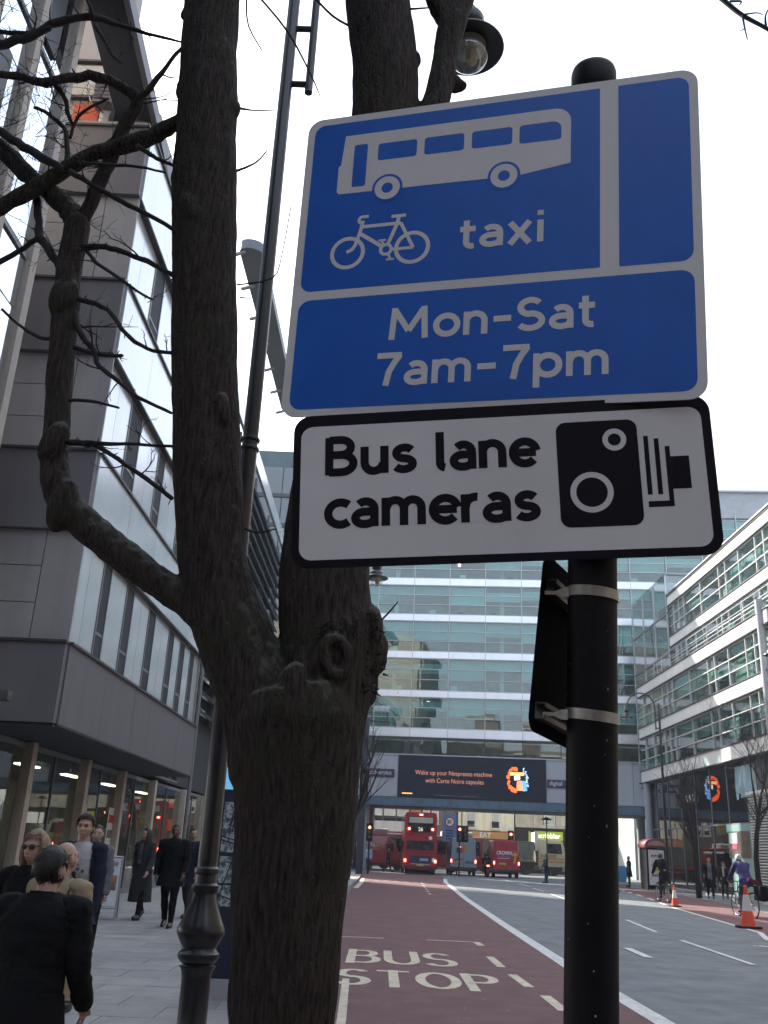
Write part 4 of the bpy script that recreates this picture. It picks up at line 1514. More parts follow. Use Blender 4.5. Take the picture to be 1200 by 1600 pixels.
obk = M('dull_brick', (0.14, 0.12, 0.105), 0.85, var=0.25, scale=3, bump=0.2, bscale=30, dirt=0.2)
brb = thing('shop_building', 'narrow brown brick building between the grey and cream buildings', 'building', (2.9, YB + 0.3, 0))
wall_with_openings(brb, 0, 4.8, 0, 7.2, [(1.35, 2.1, 4.3, 5.8), (2.3, 3.0, 4.3, 5.8)], obk)
for x in (1.72, 2.65):
    sash_window(brb, x, 4.35, 0.62, 1.4, False)
piece('ochre_panel', M('ochre_panel', (0.36, 0.26, 0.11), 0.7, var=0.3, scale=4), brb, (0.6, -0.05, 5.2), (1.0, 0.1, 1.4))
piece('ochre_panel', MATS['ochre_panel'], brb, (4.2, -0.05, 5.3), (0.9, 0.1, 1.3))
piece('shop_pane', dim_pane, brb, (2.4, -0.04, 1.5), (4.2, 0.03, 2.4))
piece('body', dark_in, brb, (2.4, 4.5, 3.5), (4.6, 8, 7.0))
piece('roof', MATS['roof_grey'], brb, (2.4, 4.5, 7.3), (4.8, 8.4, 0.3))

gcon = M('pale_concrete', (0.55, 0.52, 0.49), 0.75, var=0.12, scale=1, dirt=0.2)
gyb = thing('office_building', 'grey concrete building with a ribbon of dark windows beyond the left column', 'building', (-12, YB - 1.0, 0))
b = MB()
b.bb(0, 14.8, 0, 0.4, 0, 4.35)
b.bb(0, 14.8, 0, 0.4, 5.75, 7.3)
b.build('wall', gcon, gyb)
for k in range(11):
    piece('window', dim_pane, gyb, (0.7 + k * 1.35, 0.2, 5.05), (1.2, 0.03, 1.36))
    piece('window_post', trim_dark, gyb, (k * 1.35 + 0.03, 0.18, 5.05), (0.14, 0.14, 1.4))
piece('ledge', trim_dark, gyb, (7.4, -0.06, 3.3), (14.8, 0.2, 0.12))
piece('body', dark_in, gyb, (7.4, 4.7, 3.6), (14.6, 8.4, 7.2))

# ================================================================== across the street behind the viewer (seen in the glass)
cst = M('cream_stone', (0.19, 0.175, 0.15), 0.75, var=0.12, scale=1.0, dirt=0.2)
bk = thing('terrace_building', 'cream stone terrace behind the viewpoint mirrored in the office windows', 'building', (-34, -26, 0))
for k in range(18):
    x0_ = k * 4.6
    h = 21 + (k * 7 % 5) * 1.6
    b = MB()
    b.bb(x0_, x0_ + 4.58, -8, 0, 0, h)
    b.build('house_front', cst if k % 3 else obk, bk)
    for r in range(5):
        for q in range(2):
            piece('window', dark_void, bk, (x0_ + 1.2 + q * 2.1, 0.02, 5 + r * 3.6), (1.0, 0.1, 1.9))
    piece('cornice', sash, bk, (x0_ + 2.3, 0.15, h - 0.8), (4.6, 0.5, 0.3))

sk = thing('terrace_building', 'unseen brick terrace added along the right side to block sky light', 'building', (19.6, 31, 0))  # unseen row added to keep open sky light off the foreground
for k in range(11):
    y0_ = -k * 5.4
    h = 21 + (k * 5 % 4) * 1.5
    b = MB()
    b.bb(0, 8, y0_ - 5.38, y0_, 0, h)
    b.build('house_front', obk if k % 2 else cst, sk)
    for r in range(5):
        for q in range(2):
            piece('window', dark_void, sk, (-0.02, y0_ - 1.5 - q * 2.4, 5 + r * 3.5), (0.1, 1.0, 1.9))
# ================================================================== the bus lane sign on its pole
SW = 1.0
ex = Vector((0.963, -0.268, -0.040)).normalized()
ey = Vector((-0.014, 0.074, -0.997))
ey = (ey - ex * ex.dot(ey)).normalized()
nb = ex.cross(ey)                      # points away from the camera
TL = CP + Vector((-0.273, 2.008, 1.850))
foot = TL + ex * 0.750 + nb * 0.075
foot = foot + ey * ((0.0 - foot.z) / ey.z)
sg = thing('road_sign', 'black post carrying a blue bus lane sign above a white bus lane cameras sign', 'road sign', foot)
sign_white = M('sign_white', (0.67, 0.66, 0.685), 0.42, var=0.04, scale=5, bump=0.10, bscale=420, dist=0.0012, dirt=0.08)
sign_blue = M('sign_blue', (0.007, 0.110, 0.52), 0.40, var=0.08, scale=6, bump=0.08, bscale=420, dist=0.0012, dirt=0.06)
sign_black = M('sign_black', (0.008, 0.007, 0.012), 0.6, var=0.1, spec=0.15)
sign_back = M('sign_back_grey', (0.006, 0.006, 0.008), 0.85, var=0.15, spec=0.02)


def TS(p):
    return TL + ex * p.x + ey * p.y - nb * p.z - foot


def TSz(z):
    return lambda p: TS(Vector((p.x, p.y, p.z + z)))


b = MB()
b.prism(rrect(0.0, 0.0, 1.0, 0.862, 0.04), -0.004, 0.0, None, TS)
plate = b.build('blue_plate', sign_white, sg)
b = MB()
b.prism(rrect(0.30, 0.0, 0.34, 0.862, 0.001, 1), -0.03, -0.0045, None, TS)
b.prism(rrect(0.02, 0.12, 0.98, 0.16, 0.001, 1), -0.03, -0.0045, None, TS)
b.prism(rrect(0.02, 0.68, 0.98, 0.72, 0.001, 1), -0.03, -0.0045, None, TS)
b.build('stiffening_rail', sign_back, plate)


def pan(x0, y0, x1, y1, rs, n=5):
    pts = []
    cs = [(x1, y1, 0, rs[2]), (x0, y1, 90, rs[3]), (x0, y0, 180, rs[0]), (x1, y0, 270, rs[1])]
    for X, Y, a0, r in cs:
        r = max(r, 0.0015)
        cx, cy = X + (-r if X == x1 else r), Y + (-r if Y == y1 else r)
        for i in range(n + 1):
            a = radians(a0 + 90 * i / n)
            pts.append((cx + r * cos(a), cy + r * sin(a)))
    return pts


for nm, pts in (('lane_panel', pan(0.021, 0.021, 0.770, 0.520, (.028, 0, 0, .028))),
                ('side_panel', pan(0.814, 0.021, 0.979, 0.522, (0, .028, .028, 0))),
                ('times_panel', pan(0.021, 0.545, 0.979, 0.843, (.03, .03, .03, .03)))):
    b = MB()
    b.prism(pts, 0.0, 0.0006, None, TS)
    b.build(nm, sign_blue, plate)
E1 = 0.0007
b = MB()
bus = [(0.110, 0.064)] + [(0.660, 0.064)] + A_(0.660, 0.104, 0.040, 0.040, 270, 360, 6) + [(0.700, 0.226), (0.574, 0.245), (0.104, 0.241), (0.097, 0.234), (0.097, 0.158), (0.103, 0.154)]
bus = [(0.104 + 0.006 * cos(radians(a)) + 0.004, 0.070 - 0.006) for a in ()] + bus
b.prism(bus, 0.0, E1, None, TSz(0.0005))
b.build('bus_symbol', sign_white, plate)
b = MB()
b.prism(pan(0.137, 0.096, 0.174, 0.224, (.006,) * 4), 0, 0.0003, None, TSz(0.0012))
for x0_, x1_ in ((0.203, 0.308), (0.328, 0.432), (0.452, 0.555)):
    b.prism(pan(x0_, 0.101, x1_, 0.152, (.008,) * 4), 0, 0.0003, None, TSz(0.0012))
b.prism(pan(0.573, 0.101, 0.677, 0.155, (.008, .022, .008, .008)), 0, 0.0003, None, TSz(0.0012))
for cx, cy in ((0.235, 0.238), (0.537, 0.242)):
    b.prism(A_(cx, cy, 0.041, 0.041, 0, 360, 30)[:-1], 0, 0.0003, None, TSz(0.0012))
b.build('bus_windows', sign_blue, plate)
for cx, cy in ((0.235, 0.238), (0.537, 0.242)):
    b = MB()
    stroke(b, A_(cx, cy, 0.0245, 0.0245, 0, 360, 30), 0.0185, 0, 0.0003, None, TSz(0.0016))
    b.build('bus_wheel', sign_white, plate)
# bicycle
b = MB()
bk_ = [(A_(0.141, 0.418, 0.0415, 0.0415, 0, 360, 36), .0105), (A_(0.311, 0.419, 0.0415, 0.0415, 0, 360, 36), .0105),
       (A_(0.243, 0.418, 0.0140, 0.0140, 0, 360, 20), .0085),
       ([(0.191, 0.3165), (0.178, 0.3165)] + A_(0.175, 0.326, 0.0095, 0.0095, 270, 120, 8), .0085),
       ([(0.176, 0.328), (0.173, 0.350), (0.166, 0.378), (0.160, 0.398), (0.152, 0.410), (0.138, 0.416)], .0095),
       ([(0.176, 0.346), (0.278, 0.346)], .0095), ([(0.172, 0.366), (0.234, 0.410)], .0105), ([(0.252, 0.3245), (0.290, 0.3245)], .0085),
       ([(0.272, 0.326), (0.268, 0.348), (0.248, 0.402)], .0095), ([(0.278, 0.346), (0.314, 0.420)], .0090), ([(0.257, 0.420), (0.314, 0.420)], .0080),
       ([(0.237, 0.405), (0.231, 0.393)], .006), ([(0.222, 0.391), (0.241, 0.391)], .0055), ([(0.250, 0.432), (0.256, 0.446)], .006), ([(0.246, 0.448), (0.266, 0.448)], .0055)]
for k, (p, w_) in enumerate(bk_):
    stroke(b, p, w_, 0, 0.0004 + 0.00008 * k, None, TSz(0.0005))
b.build('bicycle_symbol', sign_white, plate)


def signtext(txt, x0, x1, ybase, xh, w_, mat, par, T0, nm='lettering'):
    b = MB()
    letters(b, txt, x0, 0, x1 - x0, None, xh, w_, lambda p: T0(Vector((p.x, ybase - p.y, p.z))), 0.0008)
    return b.build(nm, mat, par)


T0 = TSz(0.0004)
signtext('taxi', 0.430, 0.642, 0.437, 0.060, 0.0152, sign_white, plate, T0)
signtext('Mon-Sat', 0.266, 0.762, 0.671, 0.061, 0.0152, sign_white, plate, T0)
signtext('7am-7pm', 0.238, 0.792, 0.792, 0.061, 0.0152, sign_white, plate, T0)

# white camera plate, turned a little on its clamps
x2 = Vector((0.9896, -0.1387, 0.0372)).normalized()
y2 = Vector((0.047, 0.0677, -0.9966))
y2 = (y2 - x2 * x2.dot(y2)).normalized()
n2 = x2.cross(y2)
c2 = Vector((0.4278, 1.8861, 2.3298)) + x2 * (-0.2006) - x2 * 0.4665 - y2 * 0.1767


def TC(p):
    return c2 + x2 * p.x + y2 * p.y - n2 * (p.z + 0.004) - foot


def TCz(z):
    return lambda p: TC(Vector((p.x, p.y, p.z + z)))


b = MB()
b.prism(rrect(0.0, -0.010, 0.933, 0.3534, 0.04), -0.004, 0.0, None, TC)
cp = b.build('camera_plate', sign_black, sg)
b = MB()
b.prism(rrect(0.02, 0.10, 0.91, 0.14, 0.001, 1), -0.03, -0.0045, None, TC)
b.prism(rrect(0.02, 0.24, 0.91, 0.28, 0.001, 1), -0.03, -0.0045, None, TC)
b.build('stiffening_rail', sign_back, cp)
b = MB()
b.prism(rrect(0.018, 0.018, 0.913, 0.335, 0.028), 0.0, 0.0006, None, TC)
b.build('white_panel', sign_white, cp)
T1 = TCz(0.0004)
signtext('Bus', 0.077, 0.282, 0.138, 0.0650, 0.0192, sign_black, cp, T1)
signtext('lane', 0.330, 0.555, 0.138, 0.0650, 0.0192, sign_black, cp, T1)
signtext('cameras', 0.077, 0.552, 0.262, 0.0650, 0.0192, sign_black, cp, T1)
b = MB()
b.prism(rrect(0.598, 0.040, 0.774, 0.283, 0.022), 0, 0.0008, None, T1)
stk = [(0.786, 0.081, 0.796, 0.216), (0.808, 0.088, 0.818, 0.216)]
for a in stk:
    b.prism([(a[0], a[1]), (a[2], a[1]), (a[2], a[3]), (a[0], a[3])], 0, 0.0008, None, T1)
b.prism([(0.830, 0.107), (0.840, 0.107), (0.840, 0.244), (0.786, 0.244), (0.786, 0.231), (0.830, 0.231)], 0, 0.0008, None, T1)
b.prism([(0.8402, 0.131), (0.879, 0.131), (0.879, 0.205), (0.8402, 0.205)], 0, 0.0008, None, T1)
b.build('camera_symbol', sign_black, cp)
b = MB()
stroke(b, A_(0.724, 0.086, 0.0200, 0.0200, 0, 360, 28), 0.0115, 0, 0.0003, None, TCz(0.0013))
b.build('lens_ring', sign_white, cp)
b = MB()
stroke(b, A_(0.668, 0.205, 0.0400, 0.0400, 0, 360, 32), 0.0125, 0, 0.0003, None, TCz(0.0013))
b.build('lens_ring', sign_white, cp)

# post, cap, clamps and the edge-on plate behind
post_m = M('black_post_paint', (0.008, 0.007, 0.009), 0.5, var=0.5, scale=5, bump=0.12, bscale=26, dist=0.004, spec=0.14)
pc = lambda u, v, w: TS(Vector((u, v, w)))
PU, PW, PR = 0.750, -0.076, 0.0535
vfoot = (foot - TL).dot(ey)
b = MB()
b.tube([pc(PU, vfoot + 0.1, PW), pc(PU, 1.2, PW), pc(PU, -0.04, PW)], PR, 40, None)
post = b.build('post', post_m, sg, smooth=True)
b = MB()
b.tube([pc(PU, -0.028, PW), pc(PU, -0.036, PW), pc(PU, -0.085, PW), pc(PU, -0.096, PW), pc(PU, -0.100, PW)], [PR + 0.001, PR + 0.004, PR + 0.004, PR + 0.001, PR * 0.92], 40)
b.build('post_cap', black_dull, post, smooth=True)
b = MB()
for k in range(46):
    r = random.Random(k)
    v, a = r.uniform(1.3, vfoot - 0.3), r.uniform(pi * 0.95, pi * 2.05)
    s = r.uniform(0.0006, 0.002)
    c = pc(PU + (PR + 0.0002) * cos(a), v, PW - (PR + 0.0002) * sin(a))
    b.ell(c, (s, s, s * r.uniform(0.8, 2.2)), 6, 4)
b.build('paint_chip', M('chipped_primer', (0.30, 0.26, 0.22), 0.7), post)
band_m = M('banding_steel', (0.33, 0.31, 0.29), 0.36, metal=0.75, var=0.25, scale=30, bump=0.1, bscale=90)


def clampband(v, tiltv):
    b = MB()
    n = 40
    r = PR + 0.0018
    vs, fs = [], []
    for k in range(n):
        a = 2 * pi * k / n
        for rr, dv in ((r, -0.011), (r + 0.0016, -0.011), (r + 0.0016, 0.011), (r, 0.011)):
            vs.append(pc(PU + rr * cos(a), v + dv + tiltv * cos(a) * r, PW + rr * sin(a)))
    for k in range(n):
        j = (k + 1) % n
        for q in range(4):
            fs.append((k * 4 + q, k * 4 + (q + 1) % 4, j * 4 + (q + 1) % 4, j * 4 + q))
    b.add(vs, fs)
    # tail running to the channel of the side plate
    for s_, e_, w0, w1 in ((0, 1, 0.011, 0.010), (1, 2, 0.010, 0.004), (2, 3, 0.004, 0.004)):
        us = [PU - PR * 0.9, PU - PR - 0.010, PU - PR - 0.024, PU - PR - 0.048]
        ws = [PW + PR * 0.55, PW + PR * 0.42, PW + PR * 0.40, PW + PR * 0.38]
        b.quad(pc(us[s_], v - w0, ws[s_]), pc(us[s_], v + w0, ws[s_]), pc(us[e_], v + w1, ws[e_]), pc(us[e_], v - w1, ws[e_]))
        b.quad(pc(us[s_], v - w0, ws[s_] - .002), pc(us[s_], v + w0, ws[s_] - .002), pc(us[e_], v + w1, ws[e_] - .002), pc(us[e_], v - w1, ws[e_] - .002))
    b.build('clamp_band', band_m, sg, smooth=True)


clampband(1.283, 0.08)
clampband(1.545, 0.08)
for v in (0.14, 0.70, 1.02, 1.16):
    b = MB()
    n = 32
    for rr in (PR + 0.002,):
        prof = []
        pts = []
        for k in range(n + 1):
            a = 2 * pi * k / n
            pts.append(pc(PU + rr * cos(a), v, PW + rr * sin(a)))
        b.tube(pts, [(0.0016, 0.010)] * len(pts), 6)
    b.build('back_clamp', band_m, sg)
# plate seen from behind and aslant, hung left of the post
s_tl, s_bl = at(851, 862, 1.98), at(825, 1139, 1.98)
s_d = Vector((0.50, 0.866, 0.0))
s_y = (s_bl - s_tl).normalized()
s_d = (s_d - s_y * s_d.dot(s_y)).normalized()
s_n = s_d.cross(s_y)
s_h = (s_bl - s_tl).length


def TP(p):
    return s_tl + s_d * p.x + s_y * p.y + s_n * p.z - foot


b = MB()
b.prism(rrect(0.0, 0.0, 0.34, s_h, 0.035), -0.002, 0.002, None, TP)
sp = b.build('side_plate', sign_back, sg)
fsgn = 1 if s_n.dot(CP - s_tl) > 0 else -1
for py in (915, 1108):
    tt = (py - 862) / (1139 - 862) * s_h
    b = MB()
    for v0, v1, w0, w1 in ((-0.018, 0.018, 0.0022, 0.0042), (-0.018, -0.015, 0.0042, 0.024), (0.015, 0.018, 0.0042, 0.024), (-0.018, -0.008, 0.0240, 0.0265), (0.008, 0.018, 0.0240, 0.0265)):
        b.prism([(0.022, tt + v0), (0.30, tt + v0), (0.30, tt + v1), (0.022, tt + v1)], fsgn * w0, fsgn * w1, None, TP)
    b.build('channel_rail', M('galvanised_dull', (0.10, 0.095, 0.09), 0.45, metal=0.5), sp)

# ================================================================== the big street tree
bark = bpy.data.materials.new('bark')
bark.use_nodes = True
MATS['bark'] = bark
n, l = bark.node_tree.nodes, bark.node_tree.links
bs = n['Principled BSDF']
bs.inputs['Roughness'].default_value = 0.9
bs.inputs['Specular IOR Level'].default_value = 0.2
geo = n.new('ShaderNodeNewGeometry')
mp = n.new('ShaderNodeMapping')
mp.inputs['Scale'].default_value = (1, 1, 0.16)
l.new(geo.outputs['Position'], mp.inputs['Vector'])
t1 = n.new('ShaderNodeTexNoise')
t1.inputs['Scale'].default_value = 62
t1.inputs['Detail'].default_value = 6
l.new(mp.outputs[0], t1.inputs['Vector'])
vor = n.new('ShaderNodeTexVoronoi')
vor.inputs['Scale'].default_value = 48
vor.feature = 'DISTANCE_TO_EDGE'
nz_ = n.new('ShaderNodeTexNoise')
nz_.inputs['Scale'].default_value = 7
l.new(geo.outputs['Position'], nz_.inputs['Vector'])
va = n.new('ShaderNodeVectorMath')
va.operation = 'MULTIPLY_ADD'
l.new(nz_.outputs['Color'], va.inputs[0])
va.inputs[1].default_value = (0.09, 0.09, 0.03)
l.new(mp.outputs[0], va.inputs[2])
l.new(va.outputs[0], vor.inputs['Vector'])
t2 = n.new('ShaderNodeTexNoise')
t2.inputs['Scale'].default_value = 3.5
t2.inputs['Detail'].default_value = 7
l.new(geo.outputs['Position'], t2.inputs['Vector'])
cr = n.new('ShaderNodeValToRGB')
cr.color_ramp.elements[0].position, cr.color_ramp.elements[1].position = 0.32, 0.68
cr.color_ramp.elements[0].color = (0.014, 0.011, 0.0105, 1)
cr.color_ramp.elements[1].color = (0.058, 0.045, 0.040, 1)
l.new(t1.outputs[0], cr.inputs[0])
moss = n.new('ShaderNodeMix')
moss.data_type = 'RGBA'
mr = n.new('ShaderNodeMapRange')
mr.inputs['From Min'].default_value, mr.inputs['From Max'].default_value = 0.50, 0.72
mr.inputs['To Max'].default_value = 0.8
l.new(t2.outputs[0], mr.inputs[0])
l.new(mr.outputs[0], moss.inputs[0])
l.new(cr.outputs[0], moss.inputs[6])
moss.inputs[7].default_value = (0.030, 0.033, 0.020, 1)
# lichen on upward facing bark
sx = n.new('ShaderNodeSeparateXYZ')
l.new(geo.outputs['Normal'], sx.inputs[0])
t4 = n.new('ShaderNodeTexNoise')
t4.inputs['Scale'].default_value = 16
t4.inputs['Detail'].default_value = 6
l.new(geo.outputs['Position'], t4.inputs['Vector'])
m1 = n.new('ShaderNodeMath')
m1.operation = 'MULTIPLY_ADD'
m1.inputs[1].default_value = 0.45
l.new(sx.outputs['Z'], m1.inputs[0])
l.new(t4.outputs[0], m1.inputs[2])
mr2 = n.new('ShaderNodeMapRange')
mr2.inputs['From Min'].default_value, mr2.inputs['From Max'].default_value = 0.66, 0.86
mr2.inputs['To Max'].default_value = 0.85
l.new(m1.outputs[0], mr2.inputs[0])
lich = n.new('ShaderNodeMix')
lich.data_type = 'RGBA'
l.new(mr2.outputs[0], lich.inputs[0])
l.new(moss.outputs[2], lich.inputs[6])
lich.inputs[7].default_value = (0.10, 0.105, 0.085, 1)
l.new(lich.outputs[2], bs.inputs['Base Color'])
ad = n.new('ShaderNodeMath')
ad.operation = 'MULTIPLY_ADD'
l.new(t1.outputs[0], ad.inputs[0])
ad.inputs[1].default_value = 0.45
mn = n.new('ShaderNodeMath')
mn.operation = 'MINIMUM'
mn.inputs[1].default_value = 0.22
l.new(vor.outputs['Distance'], mn.inputs[0])
ml = n.new('ShaderNodeMath')
ml.operation = 'MULTIPLY'
ml.inputs[1].default_value = 2.2
l.new(mn.outputs[0], ml.inputs[0])
l.new(ml.outputs[0], ad.inputs[2])
bmp = n.new('ShaderNodeBump')
bmp.inputs['Strength'].default_value = 0.55
bmp.inputs['Distance'].default_value = 0.018
l.new(ad.outputs[0], bmp.inputs['Height'])
l.new(bmp.outputs[0], bs.inputs['Normal'])
twig_m = M('twig_bark', (0.016, 0.013, 0.014), 0.85, var=0.3, scale=20)

TY = 4.5
tb_ = ground(437, 1600, 0.1)
troot = Vector((at(440, 1600, TY).x, TY, PZ - 0.03))
tree = thing('street_tree', 'big bare street tree with a forked dark trunk in front of the lamp post', 'tree', troot)


def path(pl, Y0=TY, Y1=None, sub=4):
    """pixel centre line with pixel radii -> smooth points and radii in the tree's space"""
    P, R_ = [], []
    for i, q in enumerate(pl):
        t = i / max(1, len(pl) - 1)
        Y = q[3] if len(q) > 3 else (Y0 + ((Y1 if Y1 else Y0) - Y0) * t)
        p = at(q[0], q[1], Y)
        P.append(p - troot)
        R_.append(q[2] * depth(p) / F)
    out, rr = [], []
    m = len(P)
    for i in range(m - 1):
        p0, p1, p2, p3 = P[max(0, i - 1)], P[i], P[i + 1], P[min(m - 1, i + 2)]
        for k in range(sub):
            t = k / sub
            out.append(0.5 * ((2 * p1) + (p2 - p0) * t + (2 * p0 - 5 * p1 + 4 * p2 - p3) * t * t + (3 * p1 - p0 - 3 * p2 + p3) * t ** 3))
            rr.append(R_[i] + (R_[i + 1] - R_[i]) * t)
    out.append(P[-1])
    rr.append(R_[-1])
    return out, rr


b = MB()
base = at(437, 1600, TY) - troot
trunk_low = [Vector((base.x * 1.0 - 0.03, 0, -0.05)), Vector((base.x - 0.02, 0, 0.12)), Vector((base.x - 0.01, 0, 0.4))]
pts, rad = path([(440, 1600, 80), (449, 1450, 88), (459, 1300, 93), (465, 1200, 98), (466, 1130, 106), (462, 1085, 96)])
b.tube(trunk_low + pts, [rad[0] * 1.5, rad[0] * 1.18, rad[0] * 1.03] + rad, 40)
pts, rad = path([(440, 1190, 84), (415, 1110, 68), (380, 1030, 60), (350, 950, 55), (334, 880, 54), (327, 800, 53), (322, 650, 52), (319, 500, 50), (319, 350, 50), (320, 280, 50),
                 (323, 210, 47), (325, 150, 47), (327, 80, 42), (331, 0, 43), (338, -120, 41), (350, -260, 38)])
b.tube(pts, rad, 32, round_end=True)
limb_l = pts
pts, rad = path([(480, 1190, 80), (500, 1100, 78), (512, 1020, 74), (508, 950, 72), (508, 890, 70), (520, 780, 66), (548, 600, 60), (575, 400, 55), (597, 230, 52), (603, 140, 51), (597, 60, 51), (591, 0, 50), (584, -120, 48), (570, -260, 44)], TY, TY + 0.1)
b.tube(pts, rad, 32, round_end=True)
limb_r = pts
side, srad = path([(618, 330, 30), (650, 240, 24), (681, 160, 21), (690, 120, 20), (698, 75, 19.5), (706, 38, 22), (716, 10, 21), (738, -40, 17), (765, -130, 14), (800, -260, 10)], TY, TY + 0.25)
b.tube(side, srad, 20, round_end=True)
pts, rad = path([(704, 42, 17), (688, 15, 16), (672, -15, 14), (655, -80, 12), (640, -200, 9)], TY + 0.15)
b.tube(pts, rad, 16, round_end=True)
pts, rad = path([(697, 125, 14), (712, 132, 13), (721, 134, 9)], TY + 0.12)
b.tube(pts, rad, 12, round_end=True)
pts, rad = path([(375, 1030, 30), (330, 975, 26), (290, 938, 24), (240, 905, 24), (180, 858, 25), (140, 825, 26), (100, 785, 27), (87, 740, 24), (86, 700, 21), (91, 620, 19), (97, 530, 20), (104, 470, 22), (110, 410, 20), (122, 350, 20)], TY - 0.05, TY + 0.15)
b.tube(pts, rad, 20, round_end=True)
# burls, scars and stubs
P_ = lambda px, py, Y: at(px, py, Y) - troot
pxm = lambda px, py, Y: depth(at(px, py, Y)) / F
for (px, py, Y, r) in ((578, 985, TY - 0.02, 24), (580, 1030, TY, 26), (572, 1075, TY + .02, 22), (365, 174, TY - .02, 12), (286, 140, TY, 13), (281, 285, TY - .03, 14), (361, 275, TY, 10), (291, 20, TY, 9), (455, 1075, TY - .26, 24),
                        (440, 1105, TY - .28, 22), (84, 692, TY, 22), (97, 465, TY + .1, 22), (300, 330, TY - .14, 20), (345, 640, TY - .13, 18), (97, 790, TY, 26), (330, 735, TY - .13, 20), (650, 95, TY + .05, 9), (103, 470, TY + .08, 22), (470, 1010, TY - 0.05, 20), (470, 1035, TY - .12, 22)):
    m_ = pxm(px, py, Y) * r
    m_ *= 0.92
    b.ell(P_(px, py, Y), (m_, m_, m_ * 1.9), 14, 10, Matrix.Rotation(0.4 * sin(px), 3, 'Y'))
# pruning scar: raised ring
cc = P_(525, 1027, TY - 0.215)
r_ = pxm(525, 1027, TY) * 22
ring = [cc + Vector((r_ * 0.78 * cos(a), -0.012 + 0.02 * cos(a), r_ * 1.25 * sin(a) - 0.25 * r_ * cos(a))) for a in [2 * pi * k / 28 for k in range(29)]]
b.tube(ring, r_ * 0.36, 10)
ob = b.build('trunk', bark, tree)
evaluated(ob, [('REMESH', dict(mode='VOXEL', voxel_size=0.0105)), ('SMOOTH', dict(factor=0.5, iterations=4))])
me = ob.data
co = np.empty(len(me.vertices) * 3, 'f')
me.vertices.foreach_get('co', co)
no = np.empty(len(me.vertices) * 3, 'f')
me.vertex_normals.foreach_get('vector', no)
co, no = co.reshape(-1, 3), no.reshape(-1, 3)
dsp = np.empty(len(co), 'f')
for i, p in enumerate(co):
    q = Vector((p[0] * 16, p[1] * 16, p[2] * 3.2))
    dsp[i] = 0.010 * noise.noise(Vector((p[0] * 4, p[1] * 4, p[2] * 3))) + 0.0060 * noise.noise(q) + 0.0045 * noise.noise(Vector((p[0] * 42, p[1] * 42, p[2] * 9)))
hz = np.clip((1.6 - co[:, 2]) / 1.6, 0, 1)
co += no * (dsp * (1 + 0.5 * hz))[:, None]
me.vertices.foreach_set('co', co.reshape(-1))
me.polygons.foreach_set('use_smooth', [True] * len(me.polygons))
me.materials.clear()
me.materials.append(bark)
me.update()
# hollow inside the scar
b = MB()
b.ell(cc + Vector((0.0, 0.045, 0.0)), (r_ * 0.62, 0.05, r_ * 1.0), 16, 10)
b.build('scar_hollow', M('scar_dark', (0.014, 0.010, 0.009), 0.95, var=0.3), tree)

